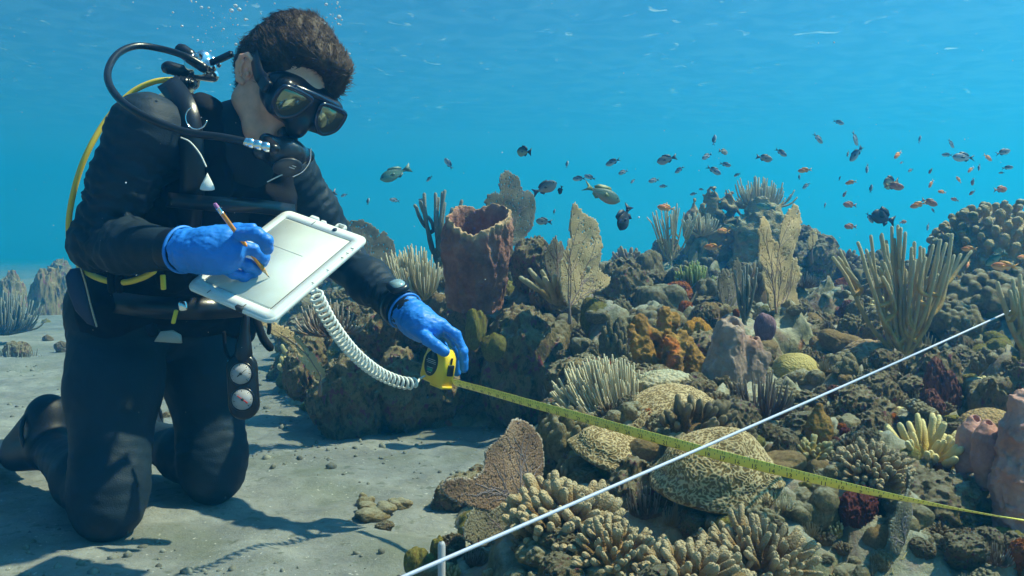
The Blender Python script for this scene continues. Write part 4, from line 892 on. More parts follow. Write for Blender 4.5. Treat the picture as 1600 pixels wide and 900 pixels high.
# named heads and boulders: mesh, foot column, foot row, width px, distance, height px
for me, px, py, w, d, h, lab, cat, nm in [
    (rocks[0], 815, 620, 190, 2.95, 150, 'massive crusted rock in the middle of the reef wall right of the blue glove', 'rock', 'reef_rock'),
    (rocks[1], 730, 560, 150, 3.10, 120, 'dark rock shelf under the barrel sponge', 'rock', 'reef_rock'),
    (rocks[2], 545, 662, 150, 2.92, 110, 'rounded algae covered boulder at the foot of the reef left of the coiled cord end', 'rock', 'reef_rock'),
    (rocks[3], 470, 600, 90, 3.1, 70, 'knobbly olive boulder at the left end of the reef wall', 'rock', 'reef_rock'),
    (rocks[4], 640, 640, 150, 3.0, 110, 'shaded rock low in the wall below the coiled cord', 'rock', 'reef_rock'),
    (rocks[5], 600, 545, 110, 3.15, 70, 'pale topped rock directly left of the dive computer wrist', 'rock', 'reef_rock'),
    (olives[0], 740, 525, 42, 2.72, 58, 'pale green lobe of coral right above the yellow tape case', 'coral', 'mound_coral'),
    (olives[1], 770, 552, 52, 2.70, 38, 'olive knob of coral below the pale green lobe', 'coral', 'mound_coral'),
    (pales[0], 860, 545, 95, 3.0, 60, 'dusty grey coral rock right of the massive crusted rock', 'coral', 'mound_coral'),
    (rocks[6], 870, 480, 90, 3.1, 60, 'shadowed rock carrying the finger coral clump', 'rock', 'reef_rock'),
    (rocks[7], 830, 430, 90, 3.15, 70, 'craggy olive lump right beside the barrel sponge', 'rock', 'reef_rock'),
    (olives[2], 930, 505, 70, 2.85, 62, 'yellow green rounded head below the bent tan fan', 'coral', 'mound_coral'),
    (knobs[0], 962, 560, 55, 2.6, 66, 'pale grey knobby coral cone left of the rusty sponge', 'coral', 'mound_coral'),
    (tans[0], 1092, 545, 62, 2.6, 62, 'ochre bun shaped sponge behind the rusty branches', 'sponge', 'bun_sponge'),
    (tans[1], 1110, 500, 50, 2.9, 38, 'smooth tan dome behind the ochre bun', 'coral', 'mound_coral'),
    (pales[1], 1040, 490, 100, 3.3, 62, 'broad pale coral head with swollen lobes in the middle distance', 'coral', 'mound_coral'),
    (pales[2], 1010, 440, 70, 3.7, 60, 'pale topped coral block left of the green alga', 'coral', 'mound_coral'),
    (pales[3], 1068, 445, 50, 3.6, 34, 'flat pale coral cap beside the green alga', 'coral', 'mound_coral'),
    (pales[0], 975, 445, 50, 3.7, 48, 'small cream head between the bent fan and the pale block', 'coral', 'mound_coral'),
    (pales[1], 1108, 465, 50, 3.4, 40, 'dimpled coral head left of the blue grey fan', 'coral', 'mound_coral'),
    (tans[0], 1196, 520, 44, 2.55, 44, 'purple sponge', 'sponge', 'purple_sponge'),
    (pales[2], 1215, 620, 45, 2.25, 34, 'smooth white topped knob between brown sponge and white line', 'coral', 'mound_coral'),
    (pales[3], 1262, 640, 34, 2.15, 26, 'second smaller white topped knob beside the white line', 'coral', 'mound_coral'),
    (rocks[1], 1460, 610, 110, 2.15, 80, 'mossy round boulder behind the upper white line', 'rock', 'reef_rock'),
    (maroons[0], 1475, 650, 64, 2.02, 88, 'barrel shaped brown rock with reddish crown under the white line', 'sponge', 'encrusted_sponge'),
    (rocks[3], 1375, 590, 60, 2.25, 42, 'greenish boulder touching the white line', 'rock', 'reef_rock'),
    (pales[1], 1320, 600, 60, 2.3, 66, 'smooth leaning olive slab left of the greenish boulder', 'coral', 'mound_coral'),
    (rocks[5], 1370, 700, 78, 1.85, 56, 'pale crusted rock above the brown finger cushion', 'rock', 'reef_rock'),
    (rocks[6], 1195, 700, 70, 1.72, 40, 'rough rubble block right of the wide brain coral', 'rock', 'reef_rock'),
    (rocks[0], 1235, 735, 70, 1.6, 60, 'weathered brown rock under the white line near the brain coral', 'rock', 'reef_rock'),
    (knobs[1], 1550, 490, 150, 2.9, 70, 'wide cluster of grey knobs beneath the great lobed head', 'coral', 'mound_coral'),
    (knobs[2], 1500, 520, 90, 2.75, 50, 'lower cluster of rounded knobs right of the big sea rod', 'coral', 'mound_coral'),
    (knobs[0], 1550, 585, 60, 2.3, 42, 'grey knob cluster above the yellow finger coral', 'coral', 'mound_coral'),
    (pales[3], 1300, 540, 70, 3.0, 44, 'dust covered flat head right of the great fan foot', 'coral', 'mound_coral'),
    (olives[0], 655, 900, 62, 1.45, 56, 'olive polyp ball on the sand at the bottom edge', 'coral', 'mound_coral'),
    (olives[1], 683, 872, 34, 1.5, 42, 'small olive knob behind the polyp ball', 'coral', 'mound_coral'),
    (rocks[2], 708, 872, 48, 1.5, 36, 'dark pebble sized rock right of the short white post', 'rock', 'reef_rock'),
    (olives[2], 1135, 840, 60, 1.42, 56, 'dull yellow sponge lump in the shade below the tape', 'sponge', 'lump_sponge'),
    (tans[1], 1230, 860, 34, 1.38, 26, 'little green knob in the pocket of sand near the bottom', 'coral', 'mound_coral'),
    (rocks[4], 920, 720, 120, 1.95, 100, 'shaded mossy rock left of the brain coral shelf', 'rock', 'reef_rock'),
    (rocks[5], 1140, 690, 110, 1.75, 60, 'rubble crust on top of the upper brain coral mound', 'rock', 'reef_rock'),
    (knobs[1], 895, 690, 60, 1.9, 40, 'cluster of small bumps beneath the cream plume', 'coral', 'mound_coral'),
    (pales[2], 585, 812, 78, None, 26, 'low pale rubble mound of dead coral on the open sand', 'rock', 'rubble_mound'),
    (pales[1], 625, 795, 46, None, 18, 'smaller piece of pale rubble right of the low mound', 'rock', 'rubble_mound'),
    (pales[3], 568, 790, 34, None, 20, 'pale rubble lump behind the low mound', 'rock', 'rubble_mound'),
    (rocks[7], 600, 828, 34, None, 14, 'flat grey stone half buried in front of the pale rubble', 'rock', 'rubble_stone'),
    (rocks[7], 225, 640, 60, 3.6, 40, 'small rock seen between the diver\'s knees', 'rock', 'reef_rock'),
    (rocks[6], 260, 668, 40, 3.2, 24, 'second little rock between the knees, closer', 'rock', 'reef_rock'),
    (rocks[1], 66, 510, 70, 8.5, 110, 'hazy coral tower far behind the diver at the left', 'rock', 'distant_coral_tower'),
    (rocks[3], 95, 480, 60, 11.0, 70, 'fainter coral tower right of the hazy one', 'rock', 'distant_coral_tower'),
    (rocks[4], 8, 500, 60, 9.5, 90, 'hazy coral mass at the left edge of the sea floor', 'rock', 'distant_coral_tower'),
    (olives[1], 70, 515, 18, 7.8, 22, 'pale round head at the foot of the hazy tower', 'coral', 'mound_coral'),
    (rocks[5], 24, 565, 46, 5.2, 30, 'dark rubble heap under the bushy soft coral at left', 'rock', 'rubble_stone'),
    (rocks[6], 72, 537, 18, 6.2, 14, 'lone dark stone on the far sand', 'rock', 'rubble_stone'),
    (rocks[7], 95, 548, 26, 5.6, 18, 'dark stone beside the diver\'s hip on the far sand', 'rock', 'rubble_stone')]:
    o = head(me, px, py, w, lab, cat, nm, d, h)
for o in S.objects:
    if o.name.startswith('purple_sponge'):
        me = lump_mesh('purple_shape', 90, M_PURPLE, n=3, rough=0.02, nf=2, rr=(0.4, 0.6), k=0.15, ridge=False, spread=0.35); o.data = me; o['label'] = 'smooth dull purple sponge behind the tall brown sponge'
    if o.name.startswith('bun_sponge'):
        o.data = lump_mesh('bun_shape', 91, organic('ochre_sponge_material', [(0.3, (0.26, 0.14, 0.03)), (0.6, (0.46, 0.27, 0.07))], 12, 0.8, 90), n=4, rough=0.05, nf=3, rr=(0.4, 0.6), k=0.05, ridge=False, spread=0.5)

# the many smaller ones: scattered over the reef, thinner where named ones stand
GRP = {'reef_rock': (rocks, 'crusted rocks', 'crusted olive brown rock', 'rock', 0.30),
       'mound_coral': (pales + knobs, 'pale coral heads', 'pale coral head', 'coral', 0.27),
       'olive_coral': (olives + tans, 'olive and tan coral heads', 'olive or tan coral head', 'coral', 0.15),
       'crust_sponge': (maroons + reds, 'dark red crusting sponges', 'dark red crusting sponge', 'sponge', 0.06),
       'orange_crust': (oranges, 'orange crusting sponges', 'bright orange crusting sponge', 'sponge', 0.05),
       'finger_coral': (finger_tufts, 'finger coral tufts', 'stubby finger coral tuft', 'coral', 0.10), 'soft_coral': (soft_tufts, 'soft coral tufts', 'fine stemmed soft coral tuft', 'soft coral', 0.07), 'plate_coral': (plates, 'plate corals', 'flat overlapping plate coral', 'coral', 0.10)}
settle(); reef_bed()
_gx = np.arange(-3.4, 6.6, 0.02); _gy = np.arange(0.9, 11.2, 0.02); _GH = reef_h(*np.meshgrid(_gx, _gy, indexing='ij'))
def reef_q(x, y):
    "reef height read from a fine table"
    u = np.clip((np.asarray(x) + 3.4) / 0.02, 0, len(_gx) - 1.01); w = np.clip((np.asarray(y) - 0.9) / 0.02, 0, len(_gy) - 1.01); i = u.astype(int); j = w.astype(int); a = u - i; b = w - j
    return _GH[i, j] * (1 - a) * (1 - b) + _GH[i + 1, j] * a * (1 - b) + _GH[i, j + 1] * (1 - a) * b + _GH[i + 1, j + 1] * a * b
def scatter():
    rg = random.Random(21); kinds = list(GRP); wts = [GRP[k][4] for k in kinds]; placed = list(NAMED); n0 = len(placed)
    tries = 0
    while len(placed) - n0 < 860 and tries < 14000:
        tries += 1
        px = rg.uniform(430, 1640); py = 345 + 600 * rg.random() ** 1.25
        ds = np.geomspace(1.0, 11, 260); x = (px - 800) / F_PX * ds; z = CZ + (HOR - py) / F_PX * ds
        k = np.nonzero(z <= reef_q(x, ds))[0]
        if not len(k): continue
        d = ds[k[0]]; xx = (px - 800) / F_PX * d
        if d > 8.5 or reef_q(np.array([xx]), np.array([d]))[0] < 0.0: continue
        s = rg.choice([0.016, 0.022, 0.030, 0.042, 0.055, 0.075]) * min(0.70 + 0.24 * d, 1.62)
        if any((a - xx) ** 2 + (b - d) ** 2 < (0.52 * (s + c)) ** 2 for a, b, c in placed): continue
        placed.append((xx, d, s)); kd = rg.choices(kinds, wts)[0]; ms, grp, lab, cat, _ = GRP[kd]
        if kd in ('crust_sponge', 'orange_crust', 'soft_coral'): s *= 0.6
        o = link(kd, rg.choice(ms)); zz = float(reef_q(np.array([xx]), np.array([d]))[0])
        o.location = (xx, d, zz + s * 0.12); o.scale = (s * rg.uniform(0.9, 1.2), s * rg.uniform(0.9, 1.2), s * rg.uniform(0.8, 1.5)); o.rotation_euler = (rg.uniform(-.3, .3), rg.uniform(-.3, .3), rg.uniform(0, 6.28))
        size = 'large' if s > 0.075 else ('middling' if s > 0.045 else 'small')
        pxx = xx / d * F_PX + 800; ln, lx, ld = min(LANDMARKS, key=lambda q: ((q[1] - 800) / F_PX * q[2] - xx) ** 2 + (q[2] - d) ** 2 * 0.6)
        dx = xx - (lx - 800) / F_PX * ld; dd = d - ld
        rel = ('right of' if dx > 0 else 'left of') if abs(dx) > abs(dd) * 0.7 else ('behind' if dd > 0 else 'in front of')
        tag(o, f'{size} {lab} {rel} {ln}', cat, f'{grp} of the reef')
LANDMARKS = [('the barrel sponge', 741, 2.95), ('the tall grey brown sponge', 1148, 2.02), ('the rusty branching sponge', 1045, 2.18), ('the wide brain coral dome', 1120, 1.52), ('the yellow green domed coral', 1244, 2.4),
             ('the orange tan polyp mound', 1548, 1.78), ('the pink vase sponges', 1525, 1.62), ('the rusty cone sponge', 1280, 1.75), ('the great lobed coral head', 1555, 3.5), ('the large tan finger coral', 878, 1.36),
             ('the brown finger coral cushion', 1360, 1.55), ('the pale staghorn clump', 1178, 1.28), ('the upright yellow finger coral', 1447, 1.74), ('the big tan sea rod', 1412, 2.45), ('the sea rod at the right edge', 1612, 2.05),
             ('the bushy cream sea plume', 985, 1.98), ('the spiky cream sea plume', 660, 2.75), ('the large pale sea fan', 1214, 2.8), ('the bent tan sea fan', 890, 2.75), ('the dark fan behind the barrel sponge', 800, 3.7),
             ('the broad dark fan behind the slate', 580, 4.0), ('the brown fan on the sand edge', 822, 1.5), ('the lettuce coral below the tape', 1405, 1.42), ('the pillar coral on the far ridge', 1122, 5.2),
             ('the plume crowning the far ridge', 1185, 5.3), ('the pale feathery sea rod', 1048, 4.2), ('the broad swollen coral head', 1040, 3.3), ('the brown ridged boulder', 1360, 2.5), ('the grey knob cluster', 1550, 2.9),
             ('the massive crusted rock in the wall', 815, 2.95), ('the boulder at the foot of the wall', 545, 2.95), ('the light green alga', 1083, 3.5), ('the far right slope of the ridge', 1420, 5.5), ('the low gap behind the ridge', 950, 5.0)]
scatter()
# tufts of soft growth and turf too small to count
def turf():
    rg = np.random.RandomState(4); n = 26000; x = rg.uniform(-1.0, 2.6, n); y = 1.0 + 3.2 * rg.rand(n) ** 1.1; z = reef_q(x, y); k = z > 0.01
    x, y, z = x[k], y[k], z[k]; n = len(x); b = np.stack([x, y, z - 0.003], 1); cl = pn(b * 9, 71) > -0.05; b = b[cl]; n = len(b)
    L = rg.uniform(0.004, 0.014, n)[:, None]; a = rg.uniform(0, 6.28, n); side = np.stack([np.cos(a), np.sin(a), 0 * a], 1) * 0.0016
    tip = b + np.stack([rg.normal(0, .4, n), rg.normal(0, .4, n), np.ones(n)], 1) * L
    s2 = np.stack([-side[:, 1], side[:, 0], 0 * a], 1)
    v = np.stack([b + side, b - side * 0.5 + s2 * 0.87, b - side * 0.5 - s2 * 0.87, tip], 1).reshape(-1, 3); i = np.arange(n) * 4
    f = np.concatenate([np.stack([i, i + 1, i + 3], 1), np.stack([i + 1, i + 2, i + 3], 1), np.stack([i + 2, i, i + 3], 1)])
    tag(link('algae_turf', mesh_of('algae_turf', v, f, organic('turf_material', [(0.3, (0.14, 0.15, 0.07)), (0.7, (0.34, 0.32, 0.18))], 6, 0.2, 90), smooth=False)), kind='stuff')
turf()
def gravel():
    rg = np.random.RandomState(8); n = 2600; x = rg.uniform(-2.6, 0.5, n); y = 1.4 + 4.5 * rg.rand(n) ** 1.3; cl = pn(np.stack([x * 1.6, y * 1.6, 0 * x], 1), 81) > 0.02; x, y = x[cl], y[cl]; n = len(x)
    z = sand_h(x, y); v0, f0 = get_ico(1); s = rg.gamma(1.6, 0.0022, n) + 0.0015; nv = len(v0)
    V = v0[None] * s[:, None, None] * rg.uniform(0.6, 1.3, (n, 1, 3)) * (1 + 0.25 * rg.normal(size=(n, nv, 1)).clip(-1, 1)) + np.stack([x, y, z], 1)[:, None]
    F = (f0[None] + (np.arange(n) * nv)[:, None, None]).reshape(-1, 3)
    tag(link('coral_gravel', mesh_of('coral_gravel', V.reshape(-1, 3), F, simple('gravel_material', (0.16, 0.16, 0.13), 0.9, var=0.6, vscale=40), smooth=False)), kind='stuff')
gravel()
# ------------------------------------------------------------------ the diver
M_SKIN = simple('skin_material', (0.74, 0.38, 0.25), 0.5, spec=0.4, bump=0.35, bscale=260, var=0.2, vscale=34, sss=0.15)
M_NEO = simple('neoprene_material', (0.008, 0.020, 0.032), 0.6, spec=0.3, bump=0.5, bscale=420, var=0.3, vscale=14)
M_NEO2 = simple('smooth_neoprene_material', (0.006, 0.010, 0.016), 0.5, spec=0.3, bump=0.3, bscale=300)
M_SEAM = simple('seam_material', (0.05, 0.08, 0.10), 0.6)
M_GLOVE = simple('blue_nitrile_material', (0.02, 0.21, 0.72), 0.5, spec=0.5, bump=0.25, bscale=120, var=0.10, vscale=25)
M_HAIR = simple('hair_material', (0.060, 0.036, 0.019), 0.6, spec=0.25, bump=0.9, bscale=160, var=0.5, vscale=60)
M_BLACK = simple('black_rubber_material', (0.010, 0.011, 0.014), 0.28, spec=0.5, bump=0.1, bscale=200)
M_NYLON = simple('black_nylon_material', (0.006, 0.008, 0.012), 0.85, spec=0.2, bump=0.6, bscale=500, var=0.3, vscale=20)
M_NAVY = simple('navy_panel_material', (0.012, 0.028, 0.07), 0.5, bump=0.3, bscale=300)
M_CHROME = simple('chrome_material', (0.85, 0.86, 0.88), 0.16, metal=1.0, bump=0.05, bscale=100)
M_YHOSE = simple('yellow_hose_material', (0.72, 0.55, 0.06), 0.45)
M_YBUCK = simple('yellow_buckle_material', (0.75, 0.62, 0.04), 0.4)
M_LENS = simple('coated_lens_material', (0.30, 0.31, 0.20), 0.13, metal=0.85, bump=0.03, bscale=20)
M_MBLUE = simple('dark_blue_mask_frame_material', (0.007, 0.012, 0.035), 0.2, spec=0.6, coat=0.5)
M_TANK = simple('tank_material', (0.30, 0.30, 0.20), 0.45, metal=0.3, var=0.2, vscale=10)
M_WHITE = simple('white_plastic_material', (0.74, 0.75, 0.72), 0.42, bump=0.1, bscale=60)
M_SLATE = simple('slate_sheet_material', (0.60, 0.63, 0.58), 0.55, var=0.10, vscale=14)
M_DARKMARK = simple('dark_print_material', (0.02, 0.025, 0.03), 0.6)
M_GREYL = simple('grey_line_material', (0.50, 0.52, 0.49), 0.6)
M_PENCIL = simple('orange_pencil_material', (0.95, 0.36, 0.03), 0.35, coat=0.4)
M_WOOD = simple('bare_wood_material', (0.62, 0.42, 0.24), 0.7)
M_ERASER = simple('purple_eraser_material', (0.42, 0.16, 0.40), 0.7)
M_DIAL = simple('dial_face_material', (0.42, 0.42, 0.45), 0.4)
M_REDN = simple('red_needle_material', (0.70, 0.05, 0.04), 0.4)
M_TCASE = simple('yellow_case_material', (0.88, 0.60, 0.015), 0.35, spec=0.5, coat=0.3, bump=0.1, bscale=150)
M_PIPING = simple('tan_piping_material', (0.45, 0.40, 0.30), 0.6)
M_CORD = simple('white_coil_material', (0.72, 0.72, 0.66), 0.4)

def nrm(v): v = np.asarray(v, float); return v / np.linalg.norm(v)
# skeleton (metres, from the photo)
pelvis = P(252, 478, 2.08)
shR, shL = P(228, 203, 1.74), P(446, 268, 2.02)
neckb = P(372, 218, 1.885)
elR, wrR = P(150, 382, 1.745), P(290, 391, 1.60)
elL, wrL = P(542, 412, 2.17), P(636, 488, 1.975)
ax = nrm(shL - shR); up_t = nrm(neckb - pelvis); fc = nrm(np.cross(up_t, ax)) * 1.0
fc = nrm(np.cross(ax, up_t)); fc = fc if fc[1] < 0 else -fc
RT = np.stack([ax, fc, nrm(np.cross(ax, fc))], 1)
if RT[2, 2] < 0: RT[:, 2] *= -1
hax = nrm([ax[0], ax[1], 0])
hipR, hipL = pelvis - hax * 0.105, pelvis + hax * 0.105
knR, knL = P(168, 796, 1.84), P(334, 742, 2.09)
anR, anL = P(78, 700, 2.17), np.array([-0.99, 2.40, 0.10])
toeR, toeL = anR + np.array([-0.15, 0.13, -0.045]), anL + np.array([-0.13, 0.14, -0.045])
heelR, heelL = anR + np.array([-0.02, 0.03, 0.075]), anL + np.array([-0.03, 0.05, 0.07])
# head frame
hf = nrm((0.50, -0.62, -0.60)); hl = nrm(np.cross((0, 0, 1), hf)) * 1.0
if hl[0] < 0: hl = -hl
hu = nrm(np.cross(hl, hf)); hu = hu if hu[2] > 0 else -hu
_r = math.radians(17); hl, hu = math.cos(_r) * hl - math.sin(_r) * hu, math.sin(_r) * hl + math.cos(_r) * hu
RH = np.stack([hl, hf, hu], 1)
HC = P(385, 112, 1.79) - RH @ np.array([-0.080, -0.012, -0.018])
MH = np.eye(4); MH[:3, :3] = RH; MH[:3, 3] = HC
def H(x, y, z): return HC + RH @ np.array([x, y, z])

def head_prims(Fd, g=0.0):
    Fd.ell(H(0, -0.012, 0.035), (0.076 + g, 0.096 + g, 0.088 + g), RH, 0.01)
    Fd.ell(H(0, 0.030, -0.030), (0.062 + g, 0.068 + g, 0.078 + g), RH, 0.03)
    for s in (-1, 1):
        Fd.chain([H(s * 0.062, -0.015, -0.035), H(s * 0.058, -0.002, -0.070), H(s * 0.034, 0.055, -0.102), H(0, 0.078, -0.106)], [0.017, 0.021, 0.020, 0.021], 0.018)
        Fd.ell(H(s * 0.045, 0.065, -0.025), (0.024, 0.022, 0.02), RH, 0.02)
    Fd.cap(H(0, 0.075, 0.025), H(0, 0.088, 0.028), 0.035, 0.02, 0.03)
    Fd.cap(H(0, 0.088, 0.0), H(0, 0.112, -0.035), 0.009, 0.014, 0.015)
    Fd.cap(H(-0.02, 0.088, -0.068), H(0.02, 0.088, -0.068), 0.008, 0.008, 0.008); Fd.cap(H(-0.017, 0.087, -0.080), H(0.017, 0.087, -0.080), 0.008, 0.008, 0.006)
    Fd.cap(H(-0.02, 0.097, -0.0735), H(0.02, 0.097, -0.0735), 0.003, 0.003, 0.003, '-')
    for s in (-1, 1): Fd.ell(H(s * 0.033, 0.088, 0.0), (0.014, 0.010, 0.010), RH, 0.006)
    for s in ():     # ears
        Re = RH @ np.array(Matrix.Rotation(s * 0.35, 3, 'Z'))
        Fd.ell(H(s * 0.080, -0.016, -0.016), (0.008, 0.020, 0.033), Re, 0.006)
        Fd.ell(H(s * 0.078, -0.008, -0.042), (0.007, 0.010, 0.012), Re, 0.006)
        Fd.ell(H(s * 0.089, -0.012, -0.012), (0.006, 0.010, 0.020), Re, 0.004, '-')
    Fd.chain([H(0, -0.035, -0.035), H(0.0, -0.030, -0.085), neckb + up_t * 0.02, neckb - up_t * 0.05], [0.056, 0.050, 0.056, 0.075], 0.016)
    Fd.chain([H(-0.045, -0.03, -0.06), H(-0.03, 0.0, -0.12), neckb + fc * 0.05], [0.016, 0.014, 0.012], 0.02)

def body_prims(Fd, g=0.0, hands=False):
    k = 0.05
    Fd.ell(pelvis, (0.150 + g, 0.105 + g, 0.12 + g), RT, k)
    Fd.ell(pelvis * 0.55 + neckb * 0.45, (0.138 + g, 0.100 + g, 0.15 + g), RT, k)
    Fd.ell(pelvis * 0.27 + neckb * 0.73, (0.158 + g, 0.112 + g, 0.14 + g), RT, k)
    Fd.chain([shR, neckb - up_t * 0.03, shL], [0.060 + g, 0.07 + g, 0.060 + g], k)
    Fd.chain([shR, shR * 0.55 + elR * 0.45, elR], [0.066 + g, 0.058 + g, 0.048 + g], 0.03)
    Fd.chain([elR, elR * 0.62 + wrR * 0.38, wrR], [0.047 + g, 0.049 + g, 0.032 + g], 0.02)
    Fd.chain([shL, shL * 0.55 + elL * 0.45, elL], [0.064 + g, 0.056 + g, 0.047 + g], 0.03)
    Fd.chain([elL, elL * 0.62 + wrL * 0.38, wrL], [0.046 + g, 0.049 + g, 0.032 + g], 0.02)
    for hp, kn, an, toe, heel, s in ((hipR, knR, anR, toeR, heelR, 1), (hipL, knL, anL, toeL, heelL, 1)):
        Fd.chain([hp, hp * 0.6 + kn * 0.4, kn * 0.9 + hp * 0.1, kn], [0.100 + g, 0.092 + g, 0.070 + g, 0.062 + g], 0.04)
        Fd.chain([kn, kn * 0.62 + an * 0.38 + np.array([0, 0, 0.012]), an], [0.058 + g, 0.062 + g, 0.040 + g], 0.02)
        Fd.chain([an, toe], [0.042 + g, 0.030 + g], 0.02); Fd.chain([an, heel, toe + np.array([0, 0, 0.03])], [0.038 + g, 0.036 + g, 0.022 + g], 0.03)
    Fd.cap(hipR, hipL, 0.10 + g, 0.10 + g, 0.04)

def qR(x, y, dd): return P(x, y, 1.56 + dd)
def qL(x, y, dd): return P(x, y, 1.93 + dd)
FR = [([(376, 366, -0.018), (400, 366, -0.034), (416, 377, -0.034), (418, 388, -0.024)], (12.5, 12.2, 11.4, 10.5)),
      ([(372, 384, 0.0), (398, 391, 0.010), (412, 402, 0.022), (411, 409, 0.032)], (12, 11.5, 10.5, 9.8)),
      ([(362, 402, 0.006), (388, 414, 0.022), (401, 421, 0.035), (396, 427, 0.042)], (11.5, 11, 10, 9.4)),
      ([(346, 415, 0.010), (366, 428, 0.022), (382, 432, 0.034), (380, 436, 0.040)], (10.8, 10, 9.4, 8.8)),
      ([(306, 380, 0.02), (340, 366, 0.022), (372, 360, 0.018), (394, 358, 0.010)], (16, 14.5, 12.5, 11))]
FL = [([(690, 507, 0.004), (713, 524, 0.004), (724, 549, 0.003), (725, 576, 0.010)], (11.8, 11.2, 10.4, 9.2)),
      ([(686, 512, 0.026), (706, 532, 0.040), (716, 557, 0.045), (714, 582, 0.040)], (11.8, 11.2, 10.2, 9.2)),
      ([(678, 518, 0.040), (694, 542, 0.060), (702, 568, 0.064), (700, 590, 0.054)], (11.2, 10.8, 10, 9)),
      ([(668, 524, 0.046), (678, 550, 0.066), (684, 572, 0.068), (684, 590, 0.058)], (10.2, 9.8, 9, 8.4)),
      ([(652, 516, -0.012), (668, 530, -0.034), (682, 541, -0.046), (695, 549, -0.046)], (14.5, 13.4, 12.4, 10.8))]
def hand_prims(Fd, which, g=0.0):
    q, F, W = (qR, FR, wrR) if which == 'R' else (qL, FL, wrL)
    if which == 'R':
        Fd.chain([W - nrm(wrR - elR) * 0.01, q(300, 392, 0.03), q(330, 390, 0.010)], [0.034 + g, 0.034 + g, 0.034 + g], 0.02)
        Rp = np.stack([nrm(q(372, 384, 0) - q(290, 394, .02)), nrm((0.1, 1, 0)), (0, 0, 1)], 1); Rp[:, 1] = nrm(np.cross((0, 0, 1), Rp[:, 0])); Rp[:, 2] = np.cross(Rp[:, 0], Rp[:, 1])
        Fd.ell(q(333, 392, 0.008), (0.050 + g, 0.026 + g, 0.042 + g), Rp, 0.02); Fd.ell(q(356, 392, 0.0), (0.032 + g, 0.022 + g, 0.036 + g), Rp, 0.015)
    else:
        Fd.chain([W - nrm(wrL - elL) * 0.01, q(650, 500, 0.02), q(668, 513, 0.012)], [0.034 + g, 0.035 + g, 0.033 + g], 0.02)
        Fd.chain([q(660, 506, -0.004), q(688, 508, 0.006)], [0.028 + g, 0.016 + g], 0.015); Fd.chain([q(660, 512, 0.03), q(678, 520, 0.040)], [0.028 + g, 0.016 + g], 0.015)
    for pts, rs in F:
        Fd.chain([q(*p) for p in pts], [r / 1000.0 + g for r in rs], 0.0045)

